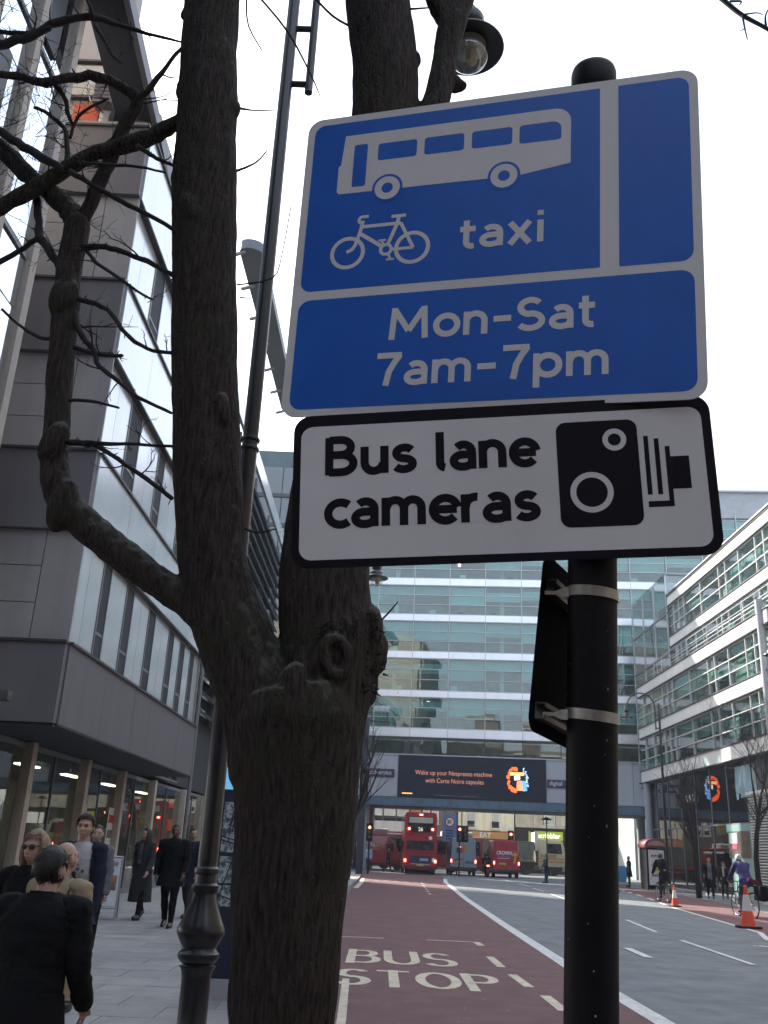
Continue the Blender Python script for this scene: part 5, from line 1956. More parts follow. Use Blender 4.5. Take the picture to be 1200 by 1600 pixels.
# branches
BR_L = [
    ([(300, 180, 13), (270, 195, 12), (235, 215, 13), (190, 229, 13), (150, 240, 12), (105, 262, 12), (60, 291, 13), (0, 323, 12), (-60, 350, 11), (-160, 380, 8)], TY - .02, TY + .2),
    ([(120, 350, 17), (108, 328, 16), (85, 308, 15), (40, 270, 14), (0, 232, 14), (-50, 190, 12), (-140, 120, 9)], TY + .15, TY + .3),
    ([(124, 352, 13), (150, 300, 11), (178, 235, 11), (205, 178, 10.5), (214, 155, 10), (190, 135, 8.5), (150, 119, 8), (110, 122, 8), (70, 128, 7), (25, 118, 6), (-20, 112, 5)], TY + .15, TY - .1),
    ([(218, 155, 6), (240, 130, 4.5), (262, 100, 3.5), (284, 74, 2.4)], TY - .05, TY - .2),
    ([(-20, 75, 8), (20, 65, 7), (50, 56, 6.5), (90, 35, 6.5), (140, 26, 6), (190, 40, 4), (240, 55, 2.6), (285, 66, 1.5)], TY + .2, TY + .1),
    ([(-10, 48, 4), (40, 52, 4), (75, 44, 4.5)], TY + .2, TY + .15),
    ([(-10, 198, 7), (20, 218, 7.5), (55, 240, 7), (95, 262, 6)], TY + .2, TY + .05),
    ([(57, 308, 6.5), (61, 345, 6), (63, 372, 7), (80, 395, 7), (95, 420, 7)], TY + .22, TY + .15),
    ([(60, 372, 4.5), (30, 392, 4), (-15, 416, 4)], TY + .2, TY + .25),
    ([(112, 268, 4.5), (150, 292, 4.2), (190, 315, 4), (235, 337, 3.6), (275, 360, 3.2)], TY + .02, TY - .1),
    ([(132, 385, 5), (165, 386, 4.6), (200, 397, 4.2), (240, 413, 4), (272, 432, 4)], TY + .1, TY - .05),
    ([(135, 390, 3.2), (150, 410, 3), (180, 430, 2.6), (215, 455, 2.2), (238, 468, 1.6)], TY + .1, TY - .1),
    ([(108, 690, 5), (140, 692, 3.6), (200, 694, 2.8), (268, 697, 2.4)], TY, TY - .1),
    ([(108, 692, 5), (150, 697, 3.8), (185, 718, 3.6), (230, 750, 3.6), (268, 778, 3.6)], TY, TY - .1),
    ([(115, 465, 5), (150, 475, 4), (175, 490, 3.6), (195, 520, 3.4), (230, 545, 3.2), (268, 551, 3)], TY + .1, TY - .1),
    ([(118, 490, 6), (125, 520, 5), (145, 545, 4.6), (155, 572, 4), (178, 590, 3.4), (215, 620, 3), (268, 645, 2.4)], TY + .1, TY - .05),
    ([(110, 540, 4), (145, 552, 3.4), (190, 556, 2.8)], TY + .1, TY),
    ([(110, 625, 3), (150, 628, 2.4), (185, 637, 1.8)], TY + .05, TY - .05),
    ([(95, 530, 4), (65, 528, 3.2), (35, 512, 2.6), (3, 484, 2)], TY + .1, TY + .2),
    ([(130, 255, 3.2), (170, 258, 2.8), (220, 261, 2.2), (258, 270, 1.6)], TY, TY - .1),
    ([(215, 228, 4), (235, 242, 3.4), (255, 252, 3), (274, 260, 2.6)], TY - .1, TY - .12),
    ([(105, 262, 5), (105, 220, 4), (100, 200, 3.6), (75, 178, 3.2), (55, 168, 2.6)], TY + .1, TY + .2),
    ([(110, 215, 3), (120, 185, 2.6), (140, 168, 2.4), (168, 155, 1.8)], TY + .1, TY + .05),
    ([(82, 130, 4), (100, 150, 3.6), (107, 180, 3.2), (112, 192, 2.4)], TY, TY + .1),
    ([(150, 40, 3.6), (165, 65, 3), (175, 85, 2.6), (190, 98, 1.8)], TY + .1, TY),
    ([(145, 25, 3), (140, 10, 2.6), (128, -20, 2)], TY + .1, TY + .05),
]
for pl, Y0, Y1 in BR_L:
    b = MB()
    pts, rad = path(pl, Y0, Y1, 4)
    rr = random.Random(int(pl[0][0] * 7 + pl[0][1]))
    rad = [q * (1 + rr.uniform(-.10, .10)) for q in rad]
    pts = [p + Vector((rr.uniform(-1, 1), rr.uniform(-1, 1), rr.uniform(-1, 1))) * min(0.006, q * 0.25) for p, q in zip(pts, rad)]
    b.tube(pts, rad, 9, round_end=True)
    b.build('branch', twig_m if pl[0][2] < 9 else bark, tree, smooth=True)

rt_ = random.Random(21)


def twig(mb, p, d, length, r, lvl=0):
    pts, rad = [p], [r]
    n = 5
    q = p.copy()
    for i in range(n):
        d = (d + Vector((rt_.uniform(-1, 1), rt_.uniform(-1, 1), rt_.uniform(-.8, 1.0))) * 0.30).normalized()
        q = q + d * (length / n)
        pts.append(q.copy())
        rad.append(max(0.0011, r * (1 - 0.75 * (i + 1) / n)))
        if lvl < 2 and rt_.random() < (0.5 if lvl == 0 else 0.28):
            dd = (d + Vector((rt_.uniform(-1, 1), rt_.uniform(-1, 1), rt_.uniform(-1, 1))) * 0.9).normalized()
            twig(mb, q, dd, length * rt_.uniform(0.3, 0.55), rad[-1] * 0.75, lvl + 1)
    mb.tube(pts, rad, 5)


b = MB()
for pl, Y0, Y1 in BR_L:
    pts, rad = path(pl, Y0, Y1, 4)
    for i in range(2, len(pts)):
        r0_ = rad[i] / (depth(pts[i] + troot) / F)
        if rt_.random() < (0.16 if r0_ > 8 else 0.24):
            d = Vector((rt_.uniform(-1, 1), rt_.uniform(-0.8, 0.8), rt_.uniform(-.6, 1)))
            twig(b, pts[i], d.normalized(), rt_.uniform(0.12, 0.42) * (1 if r0_ > 4 else 0.55), max(0.0022, min(0.006, rad[i] * 0.4)))
    # buds and stubs
    for i in range(1, len(pts)):
        if rt_.random() < 0.5:
            d = Vector((rt_.uniform(-1, 1), rt_.uniform(-1, 1), rt_.uniform(-1, 1))).normalized()
            b.tube([pts[i], pts[i] + d * (rad[i] + rt_.uniform(0.006, 0.03))], [max(.003, rad[i] * .35), 0.002], 5)
# twigs at the far left edge
for k in range(60):
    px, py = rt_.uniform(-40, 70), rt_.uniform(-20, 340)
    twig(b, P_(px, py, TY + rt_.uniform(0, .5)), Vector((rt_.uniform(-.2, 1), rt_.uniform(-.5, .5), rt_.uniform(-1, 1))).normalized(), rt_.uniform(0.2, 0.5), 0.003)
for pl in ([(355, 272, 3), (398, 255, 1.6), (418, 234, 1)], [(358, 165, 3.5), (392, 172, 1.4), (430, 172, .8)], [(385, 0, 1.6), (388, 40, 1.4), (410, 80, 1)], [(455, 320, .9), (440, 400, .9), (425, 435, 1.2), (370, 445, 1.4)],
           [(405, -5, 1.8), (450, 50, 1.8), (485, 115, 1.4), (500, 150, .8)], [(495, 0, 2), (520, 25, 2), (545, 40, 2)], [(642, 14, 2), (670, 12, 1.2)], [(375, 465, 1.4), (392, 466, 1)], [(372, 820, 2.6), (400, 832, 2), (432, 826, 1)],
           [(575, 990, 2), (605, 960, 1.6), (622, 940, 1)], [(575, 1060, 3), (600, 1045, 2), (604, 1010, 1.2)]):
    pts, rad = path(pl, TY, TY + .05, 3)
    b.tube(pts, rad, 5)
for k in range(60):      # shoots and flaking bark round the burl and the scar
    px, py = (rt_.uniform(560, 600), rt_.uniform(955, 1090)) if k < 34 else (rt_.uniform(500, 560), rt_.uniform(965, 1005))
    p = P_(px, py, TY - (0.1 if k < 34 else 0.2))
    d = Vector((rt_.uniform(-.3, 1) if k < 34 else rt_.uniform(-1, 1), rt_.uniform(-1, -.2), rt_.uniform(-.4, .8))).normalized()
    b.tube([p, p + d * 0.02, p + d * rt_.uniform(0.03, 0.05)], [0.007, 0.005, 0.002], 5)
o = b.build('twig', twig_m, tree, smooth=True)
o['kind'] = 'stuff'
# limb of the same tree reaching over the sign at the top right
b = MB()
pts, rad = path([(765, -130, 14), (850, -190, 10), (960, -150, 8), (1060, -60, 6), (1130, 0, 4), (1160, 24, 3.6), (1200, 46, 3), (1240, 75, 2)], TY + .2, TY - 0.2, 4)
b.tube(pts, rad, 7)
b.build('branch', twig_m, tree, smooth=True)
b = MB()
for pl in ([(1160, 24, 2), (1164, 45, 1.4), (1168, 62, .8)], [(1160, 23, 1.6), (1182, 20, 1), (1192, 23, .7)], [(1197, 42, 2.4), (1196, 25, 1.4), (1202, 12, 1)], [(1140, 2, 2), (1158, 2, 1.6), (1155, 8, .8)], [(1163, 45, 1), (1156, 49, .6)]):
    pts, rad = path(pl, TY - .1, TY - .1, 3)
    b.tube(pts, rad, 5)
o = b.build('twig', twig_m, tree, smooth=True)
o['kind'] = 'stuff'

# ================================================================== lamp posts
LY = 6.8
lamp_glass = GLASS('lamp_bowl_glass', (0.80, 0.82, 0.80), 0.10, 0.02, 0.05)


def lamp_post(loc, label, group, scale=1.0, rot=0.0, ladder=True):
    """ornate post 10.4 m high, arch reaching along local +x"""
    t = thing('street_lamp', label, 'street lamp', loc, rot, group, scale)
    K = 0.68
    b = MB()
    b.lathe([(q * K, z) for q, z in [(0.20, 0.0), (0.20, 0.10), (0.17, 0.16), (0.155, 0.20), (0.142, 0.22), (0.142, 0.62), (0.155, 0.66), (0.18, 0.69)]], 12)
    b.build('base', black_iron, t, bevel=0.004)
    b = MB()
    b.lathe([(q * K, z) for q, z in [(0.14, 0.62), (0.142, 0.70), (0.175, 0.715), (0.20, 0.74), (0.20, 0.765), (0.17, 0.785), (0.165, 0.80), (0.21, 0.855), (0.232, 0.885), (0.232, 0.915), (0.205, 0.955), (0.16, 1.03), (0.125, 1.09), (0.112, 1.13),
             (0.135, 1.15), (0.135, 1.185), (0.11, 1.20), (0.105, 1.25), (0.125, 1.265), (0.125, 1.29), (0.10, 1.305), (0.096, 1.34)]], 36)
    b.build('collar', black_iron, t, smooth=True)
    b = MB()
    b.lathe([(0.069, 1.33), (0.067, 3.0), (0.064, 4.45)], 28)
    b.lathe([(0.063, 4.4), (0.060, 7.0), (0.056, 9.4), (0.05, 9.45), (0.0, 9.5)], 28)
    b.build('shaft', black_iron, t, smooth=True)
    b = MB()
    for z in (4.42, 4.50):
        b.lathe([(0.06, z - 0.02), (0.076, z - 0.012), (0.080, z), (0.076, z + 0.012), (0.06, z + 0.02)], 28)
    b.build('ring', black_iron, t, smooth=True)
    b = MB()
    pts = [(0.215, 0, 8.06), (0.215, 0, 9.2)]
    R0 = 0.745
    for i in range(1, 17):
        a = pi - pi * i / 16
        pts.append((0.215 + R0 + R0 * cos(a), 0, 9.2 + R0 * 1.05 * sin(a)))
    pts += [(0.215 + 2 * R0, 0, 9.15)]
    b.tube(pts, 0.038, 10)
    for z in (8.16, 8.84):
        b.tube([(0.05, 0, z), (0.215, 0, z)], 0.03, 8)
    b.build('swan_neck', black_iron, t, smooth=True)
    lx = 0.215 + 2 * R0
    b = MB()
    b.lathe([(0.05, 9.08), (0.07, 9.06), (0.07, 9.0), (0.12, 8.98), (0.145, 8.93), (0.135, 8.86), (0.105, 8.80), (0.15, 8.78), (0.185, 8.72), (0.195, 8.66), (0.33, 8.585), (0.335, 8.57), (0.325, 8.562), (0.20, 8.62), (0.17, 8.62)], 36, (lx, 0, 0.10))
    hood = b.build('lantern_hood', black_iron, t, smooth=True)
    b = MB()
    prof = [(0.185, 8.61), (0.19, 8.55)] + [(0.19 * cos(a), 8.50 - 0.17 * sin(a)) for a in [pi / 2 * i / 8 for i in range(9)]]
    b.lathe(prof, 32, (lx, 0, 0.10))
    b.build('lantern_bowl', lamp_glass, t, smooth=True)
    b = MB()
    b.lathe([(0.165, 8.60), (0.15, 8.55), (0.08, 8.52), (0.0, 8.52)], 24, (lx, 0, 0.10))
    b.build('reflector', M('lamp_reflector', (0.35, 0.34, 0.32), 0.4, metal=0.4), t, smooth=True)
    b = MB()
    b.lathe([(0.0, 8.38), (0.05, 8.40), (0.06, 8.46), (0.05, 8.52)], 14, (lx + 0.03, 0, 0.10))
    b.build('lamp_tube', M('lamp_tube_cream', (0.5, 0.42, 0.2), 0.4), t, smooth=True)
    return t


lp = Vector((at(305, 1590, LY).x - 0.02, LY, PZ))
lamp1 = lamp_post(lp, 'black ornate lamp post with clear bowl lantern standing behind the big tree', 'black swan neck street lamps')
# ================================================================== people
SKIN = {'fair': M('skin_fair', (0.50, 0.31, 0.24), 0.5, var=0.06), 'brown': M('skin_brown', (0.13, 0.075, 0.05), 0.5, var=0.08), 'tan': M('skin_tan', (0.36, 0.22, 0.16), 0.5, var=0.06)}
eye_m = M('eye_dark', (0.02, 0.015, 0.012), 0.3)
lip_m = M('lip', (0.30, 0.12, 0.10), 0.5)


def cloth_m(name, col, var=0.15):
    return M('cloth_' + name, col, 0.85, var=var, scale=14, bump=0.25, bscale=160, dist=0.004, spec=0.2)


def seg_dist(p, a, b_):
    ab = b_ - a
    L = ab.length_squared
    t = max(0.0, min(1.0, (p - a).dot(ab) / L)) if L > 1e-12 else 0.0
    return (p - (a + ab * t)).length


def person(label, loc, heading, H=1.7, build=1.0, lean=0.0, legs=((0, 0), (0, 0)), arms=((0, 0.1, 0.15), (0, 0.1, 0.15)), head_turn=0.0, head_tilt=0.0,
           skin='fair', hair=None, hair_style='short', top=None, trousers=None, shoes=None, coat=None, coat_len=0.0, voxel=0.012, group=None, scarf=None, sit=0.0,
           open_coat=None, extra=None, hide_low=False, female=False, sleeves=True):
    """local frame: feet on z=0, facing +y, x to the person's right. legs: (thigh forward, knee bend) for left, right.
    arms: (swing forward, out, elbow bend). Lengths for a 1.75 m figure, scaled to H."""
    t = thing('person', label, 'person', loc, heading, group, H / 1.75)
    hipz = 0.93
    J = {}
    pel = Vector((0, 0, hipz))
    R1 = Matrix.Rotation(-lean, 3, 'X')
    up_ = lambda v: pel + R1 @ (Vector(v))
    lowest = 9
    for s, nm, (a, kb) in ((-1, 'l', legs[0]), (1, 'r', legs[1])):
        hip = pel + Vector((s * 0.092, 0, -0.02))
        knee = hip + Vector((s * 0.005, sin(a) * 0.43, -cos(a) * 0.43))
        ank = knee + Vector((0, sin(a - kb) * 0.41, -cos(a - kb) * 0.41))
        J[nm + 'hip'], J[nm + 'knee'], J[nm + 'ank'] = hip, knee, ank
        J[nm + 'fa'] = a - kb
        lowest = min(lowest, ank.z)
    drop = lowest - 0.085 if not sit else 0
    shw = 0.185 * build if not female else 0.165 * build
    neck = up_((0, -0.005, 0.565))
    for s, nm, (a, o, e) in ((-1, 'l', arms[0]), (1, 'r', arms[1])):
        sh = up_((s * shw, 0, 0.495))
        d = Vector((s * sin(o), sin(a) * cos(o), -cos(a) * cos(o)))
        el = sh + d * 0.30
        d2 = Vector((s * sin(o) * 0.3 - s * 0.10 * min(1, e), sin(a + e), -cos(a + e))).normalized()
        wr = el + d2 * 0.26
        J[nm + 'sh'], J[nm + 'el'], J[nm + 'wr'], J[nm + 'hd'] = sh, el, wr, d2
    hc = neck + R1 @ Vector((0, 0.015, 0.150))
    HR = Matrix.Rotation(head_turn, 3, 'Z') @ Matrix.Rotation(-head_tilt, 3, 'X')
    b = MB()
    # torso loft
    bw = build
    chest = 0.165 if not female else 0.150
    ringz = [(-0.09, 0.150 if not female else 0.160, 0.105), (0.0, 0.158 if not female else 0.165, 0.112), (0.10, 0.150 if not female else 0.142, 0.105), (0.20, 0.145 if not female else 0.130, 0.100),
             (0.32, chest, 0.115), (0.42, chest + 0.012, 0.112), (0.49, chest + 0.005, 0.092), (0.535, 0.115, 0.072), (0.565, 0.062, 0.060)]
    pts = [up_((0, 0, z)) for z, _, _ in ringz]
    vs, fs = [], []
    n = 20
    for (z, rx, ry), p in zip(ringz, pts):
        for k in range(n):
            a = 2 * pi * k / n
            fy = ry * (1.0 + (0.25 * max(0, bw - 1) if sin(a) > 0 else 0))
            vs.append(p + R1 @ Vector((rx * bw * cos(a), fy * bw * sin(a), 0)))
    for i in range(len(ringz) - 1):
        for k in range(n):
            fs.append((i * n + k, i * n + (k + 1) % n, (i + 1) * n + (k + 1) % n, (i + 1) * n + k))
    fs += [tuple(range(n - 1, -1, -1)), tuple((len(ringz) - 1) * n + k for k in range(n))]
    b.add(vs, fs)
    b.tube([up_((0, -0.01, 0.53)), neck + R1 @ Vector((0, 0.005, 0.09))], [0.062, 0.054], 14, round_end=True)
    # head with face
    hv, hf = [], []
    N1, N2 = 24, 18
    for i in range(N2 + 1):
        th = pi * i / N2
        for k in range(N1):
            a = 2 * pi * k / N1
            x, y, z = sin(th) * cos(a), sin(th) * sin(a), cos(th)
            sx, sy, sz = 0.077, 0.097, 0.118
            if z < 0:
                sx *= 1 - 0.28 * (-z) ** 1.4
                sy *= 1 - 0.10 * (-z)
            p = Vector((x * sx, y * sy + (0.008 if z < 0 else -0.004), z * sz))
            if y > 0.2:                       # flatten the face, brow and eye sockets
                if abs(z - 0.05) < 0.14:
                    p.y -= 0.006 * (1 - abs(z - 0.05) / 0.14)
                if z < -0.55 and abs(x) < 0.5:
                    p.y += 0.010
            if y < -0.3 and z < -0.3:
                p.y += 0.030 * (-z - 0.3)
            hv.append(hc + HR @ p)
    for i in range(N2):
        for k in range(N1):
            hf.append((i * N1 + k, (i + 1) * N1 + k, (i + 1) * N1 + (k + 1) % N1, i * N1 + (k + 1) % N1))
    b.add(hv, hf)
    L_ = lambda v: hc + HR @ Vector(v)
    b.tube([L_((0, 0.088, 0.022)), L_((0, 0.102, -0.01)), L_((0, 0.108, -0.028)), L_((0, 0.095, -0.036))], [0.009, 0.012, 0.015, 0.010], 8, round_end=True)
    b.tube([L_((-0.045, 0.082, 0.034)), L_((0, 0.093, 0.030)), L_((0.045, 0.082, 0.034))], [0.008, 0.010, 0.008], 8, round_end=True)
    b.tube([L_((-0.022, 0.086, -0.062)), L_((0, 0.093, -0.062)), L_((0.022, 0.086, -0.062))], [0.006, 0.009, 0.006], 8, round_end=True)
    for s in (-1, 1):
        b.ell(L_((s * 0.079, -0.008, -0.004)), (0.012, 0.022, 0.034), 10, 8, HR @ Matrix.Rotation(s * 0.3, 3, 'Z'))
    # limbs
    for nm in 'lr':
        hip, knee, ank = J[nm + 'hip'], J[nm + 'knee'], J[nm + 'ank']
        b.tube([hip + Vector((0, 0, 0.03)), hip.lerp(knee, 0.4), knee, knee.lerp(ank, 0.3), ank], [0.094 * (0.6 + 0.4 * bw), 0.080 * (0.6 + .4 * bw), 0.057, 0.056, 0.038], 14, round_end=True)
        fa = J[nm + 'fa']
        fd = Vector((0, cos(fa * 0.7), sin(fa * 0.7)))
        dn = Vector((0, sin(fa * 0.7), -cos(fa * 0.7)))
        heel = ank + dn * 0.045 - fd * 0.035
        b.tube([heel, ank + dn * 0.038 + fd * 0.06, ank + dn * 0.055 + fd * 0.14, ank + dn * 0.062 + fd * 0.19], [(0.036, 0.036), (0.042, 0.040), (0.044, 0.028), (0.036, 0.020)], 12, round_end=True)
        sh, el, wr, hd = J[nm + 'sh'], J[nm + 'el'], J[nm + 'wr'], J[nm + 'hd']
        b.tube([up_(((-1 if nm == 'l' else 1) * shw * 0.75, 0, 0.50)), sh, sh.lerp(el, 0.5), el, el.lerp(wr, 0.35), wr], [0.060, 0.060 * (.7 + .3 * bw), 0.050 * (.7 + .3 * bw), 0.042, 0.040, 0.027], 12, round_end=True)
        sg_ = -1 if nm == 'l' else 1
        side_ = Vector((sg_, 0, 0))
        pl_ = hd.cross(side_).normalized()          # across the palm
        flat = pl_.cross(hd).normalized()
        pm = wr + hd * 0.045
        b.tube([wr, wr + hd * 0.03, wr + hd * 0.075], [(0.022, 0.026), (0.016, 0.038), (0.014, 0.040)], 10, round_end=True)
        tow = -flat if flat.x * sg_ > 0 else flat
        for q, ln_ in enumerate((0.062, 0.072, 0.068, 0.052)):
            b0 = wr + hd * 0.080 + pl_ * (0.030 - 0.020 * q)
            m1_ = b0 + hd * ln_ * 0.45 + tow * ln_ * 0.12
            m2_ = m1_ + hd * ln_ * 0.30 + tow * ln_ * 0.30
            m3_ = m2_ + hd * ln_ * 0.10 + tow * ln_ * 0.28
            b.tube([b0 - hd * 0.015, b0, m1_, m2_, m3_], [0.0095, 0.0095, 0.009, 0.008, 0.007], 7, round_end=True)
        tb0 = wr + hd * 0.025 + pl_ * 0.030
        b.tube([tb0, tb0 + (hd * 0.6 + pl_ * 0.7) * 0.035, tb0 + (hd * 0.85 + pl_ * 0.6 + tow * 0.3) * 0.06], [0.012, 0.011, 0.009], 7, round_end=True)
    b.v = [(x, y, z - drop) for x, y, z in b.v]
    for k in list(J):
        if isinstance(J[k], Vector) and not k.endswith('hd'):
            J[k] = J[k] - Vector((0, 0, drop))
    dz = Vector((0, 0, -drop))
    ob = b.build('body', SKIN[skin], t)
    evaluated(ob, [('REMESH', dict(mode='VOXEL', voxel_size=voxel)), ('SMOOTH', dict(factor=0.5, iterations=2))])
    me = ob.data
    me.materials.clear()
    me.materials.append(SKIN[skin])
    me.polygons.foreach_set('use_smooth', [True] * len(me.polygons))
    co = [v.co.copy() for v in me.vertices]
    no = [v.normal.copy() for v in me.vertices]
    pz = pel + dz
    nk = neck + dz
    hcc = hc + dz
    segs = [('head', nk + R1 @ Vector((0, 0.01, 0.05)), hcc + R1 @ Vector((0, 0, .1)), 0.085), ('neck', nk + R1 @ Vector((0, 0, -.005)), nk + R1 @ Vector((0, 0, .06)), 0.058),
            ('torso', pz + R1 @ Vector((0, 0, 0.05)), pz + R1 @ Vector((0, 0, 0.46)), 0.15 * bw), ('hips', pz + Vector((-.08, 0, -0.06)), pz + Vector((.08, 0, -.06)), 0.10)]
    for nm in 'lr':
        segs += [('thigh', J[nm + 'hip'], J[nm + 'knee'], 0.075), ('calf', J[nm + 'knee'], J[nm + 'ank'] + (J[nm + 'knee'] - J[nm + 'ank']) * 0.08, 0.05),
                 ('foot', J[nm + 'ank'] + Vector((0, -0.02, -0.03)), J[nm + 'ank'] + Vector((0, .15, -.055)), 0.045),
                 ('arm', J[nm + 'sh'], J[nm + 'el'], 0.052), ('forearm', J[nm + 'el'], J[nm + 'wr'] - J[nm + 'hd'] * 0.01, 0.04), ('hand', J[nm + 'wr'] + J[nm + 'hd'] * 0.03, J[nm + 'wr'] + J[nm + 'hd'] * 0.15, 0.04),
                 ('torso', J[nm + 'sh'] - Vector(((-1 if nm == 'l' else 1) * 0.12, 0, 0)), J[nm + 'sh'], 0.07)]
    zone = []
    for p in co:
        best, bz = 9, None
        for nm, a, c, r in segs:
            d = seg_dist(p, a, c) / r
            if d < best:
                best, bz = d, nm
        zone.append(bz)
    HRi = HR.inverted()
    hl = [HRi @ (p - hcc) for p in co]

    def layer(name, zones, off, mat, test=None, wr=0.0, seed=0, label=None):
        idx, vs, fs = {}, [], []
        for pgn in me.polygons:
            vi = list(pgn.vertices)
            if all((zone[i] in zones) for i in vi) and (test is None or all(test(i) for i in vi)):
                f = []
                for i in vi:
                    if i not in idx:
                        idx[i] = len(vs)
                        w = 0
                        if wr:
                            w = wr * (noise.noise(Vector((co[i].x * 9 + seed, co[i].y * 9, co[i].z * 11))) + 0.6 * noise.noise(Vector((co[i].x * 26, co[i].y * 26 + seed, co[i].z * 34))))
                        vs.append(co[i] + no[i] * (off(i) if callable(off) else off) + no[i] * w)
                    f.append(idx[i])
                fs.append(tuple(f))
        if not fs:
            return None
        m_ = bpy.data.meshes.new(name)
        m_.from_pydata(vs, [], fs)
        m_.materials.append(mat)
        m_.polygons.foreach_set('use_smooth', [True] * len(m_.polygons))
        o = bpy.data.objects.new(name, m_)
        COL.objects.link(o)
        o.parent = t
        return o

    if trousers:
        layer('trousers', ('hips', 'thigh', 'calf'), 0.013, trousers, wr=0.008, seed=1)
    if shoes:
        layer('shoe', ('foot',), 0.010, shoes, lambda i: co[i].x < 0)
        layer('shoe', ('foot',), 0.010, shoes, lambda i: co[i].x >= 0)
    tz = ('torso', 'arm', 'forearm', 'hips')
    if top:
        layer('shirt', ('torso', 'arm', 'hips') if coat else tz, 0.012, top, lambda i: co[i].z > pz.z - 0.10, wr=0.006, seed=3)
    if coat:
        oc = None
        if open_coat:
            oc = lambda i: co[i].z > pz.z - 0.13 and not (zone[i] in ('torso', 'hips') and (R1.inverted() @ (co[i] - pz)).y > 0.02 and abs(co[i].x) < open_coat)
        layer('jacket', tz + ('neck',) if coat_len == 0 else tz + ('neck',), 0.028, coat, oc or (lambda i: co[i].z > pz.z - 0.14 and (zone[i] != 'neck' or co[i].z < nk.z + 0.02)), wr=0.010, seed=5)
        # skirt of the coat
        b = MB()
        n_ = 28
        zs = [0.06, -0.06, -0.16] + ([-0.30, -0.16 - coat_len] if coat_len > 0.2 else [-0.16 - coat_len])
        vs, fs = [], []
        for r, z in enumerate(zs):
            for k in range(n_):
                a = 2 * pi * k / n_
                rx, ry = (0.185 + 0.012 * r) * bw, (0.140 + 0.022 * r) * bw
                wv = 1 + 0.05 * r / 3 * sin(5 * a + 1)
                vs.append(pz + Vector((rx * wv * cos(a), ry * wv * sin(a), z)))
        for r in range(len(zs) - 1):
            for k in range(n_):
                a = 2 * pi * (k + .5) / n_
                if open_coat and sin(a) > 0.6:
                    continue
                fs.append((r * n_ + k, r * n_ + (k + 1) % n_, (r + 1) * n_ + (k + 1) % n_, (r + 1) * n_ + k))
        b.add(vs, fs)
        o = b.build('jacket_skirt', coat, t, smooth=True)
    if hair:
        lim = {'short': 0.062, 'long': 0.062, 'bald': 9, 'bob': 0.062, 'crop': 0.066}[hair_style]

        def ear(q):
            return abs(q.x) > 0.058 and ((q.y + 0.004) / 0.025) ** 2 + ((q.z + 0.006) / 0.036) ** 2 < 1

        def hair_ok(i):
            q = hl[i]
            if hair_style == 'bald':
                return -0.060 < q.z < 0.040 + 0.02 * noise.noise(q * 60) - 0.2 * max(0, q.y) and q.y < 0.03 and not ear(q)
            ear_ = ear(q)
            if q.z > lim + 0.25 * max(0, q.y) * 0.4 and q.y > 0.02:
                return True
            return q.y <= 0.035 - 0.3 * max(0, 0.03 - q.z) and q.z > -0.072 + 0.012 * noise.noise(q * 50) and not ear_
        layer('hair', ('head', 'neck'), (lambda i: 0.004 + (0.007 if hair_style in ('crop', 'bald') else 0.020) * max(0.0, min(1.0, (hl[i].z - lim) / 0.05 if hl[i].y > 0.02 and lim < 1 else (hl[i].z + 0.07) / 0.10))), hair, hair_ok, wr=0.010, seed=9)
        if voxel <= 0.0095 and hair_style != 'bald':
            lr = random.Random(int(loc[0] * 100))
            hid = [i for i in range(len(co)) if zone[i] in ('head', 'neck') and hair_ok(i) and hl[i].z > -0.045]
            b = MB()
            for _ in range(60 if hair_style == 'bald' else 420):
                i = lr.choice(hid)
                d = HR @ Vector((lr.uniform(-.35, .35), -0.55 if hl[i].z > 0.05 else -0.1, -0.35 if hl[i].z > 0.05 else -1.0))
                d = (d - no[i] * d.dot(no[i]) * 0.9)
                d = d.normalized() if d.length > 1e-4 else no[i]
                p = co[i] + no[i] * (0.008 if hair_style == 'bald' else 0.019 if hl[i].z > 0 else 0.010)
                q = lr.uniform(0.018, 0.036) * (0.6 if hair_style == 'bald' else 1)
                b.tube([p - d * q * .5, p + no[i] * 0.003, p + d * q * .5, p + d * q - no[i] * 0.002], [0.0015, 0.0042, 0.0032, 0.0006], 4)
            o = b.build('hair_locks', hair, t, smooth=True)
            o['kind'] = 'stuff'
        if hair_style in ('long', 'bob'):
            b = MB()
            ln2 = 0.30 if hair_style == 'long' else 0.16
            for k in range(15):
                a = radians(168 + 204 * k / 14)
                x, y = 0.088 * cos(a), 0.100 * sin(a)
                b.tube([L_((x * .8, y * .8, 0.075)) + dz, L_((x * 1.08, y * 1.05, 0.0)) + dz, L_((x * 1.12, y * 1.12, -ln2 * 0.5)) + dz, L_((x * 1.02, y * 1.0 - 0.01, -ln2)) + dz], [0.022, 0.028, 0.027, 0.012], 7, round_end=True)
            b.build('long_hair', hair, t, smooth=True)
    # eyes and mouth
    for s in (-1, 1):
        b = MB()
        b.ell(L_((s * 0.032, 0.082, 0.012)) + dz, (0.012, 0.008, 0.006), 8, 6, HR)
        b.build('eye', eye_m, t, smooth=True)
    b = MB()
    b.ell(L_((0, 0.0915, -0.062)) + dz, (0.022, 0.008, 0.0055), 10, 6, HR)
    b.build('mouth', lip_m, t, smooth=True)
    if scarf:
        b = MB()
        ring = [nk + R1 @ Vector((0.085 * cos(a), 0.02 + 0.085 * sin(a), 0.02 + 0.01 * sin(3 * a))) for a in [2 * pi * k / 20 for k in range(21)]]
        b.tube(ring, 0.035, 8)
        b.tube([nk + Vector((0.03, 0.11, 0.0)), nk + Vector((0.04, 0.165, -0.15)), nk + Vector((0.03, 0.17, -0.42))], [(0.04, 0.025), (0.05, 0.02), (0.05, 0.015)], 8)
        b.build('scarf', scarf, t, smooth=True)
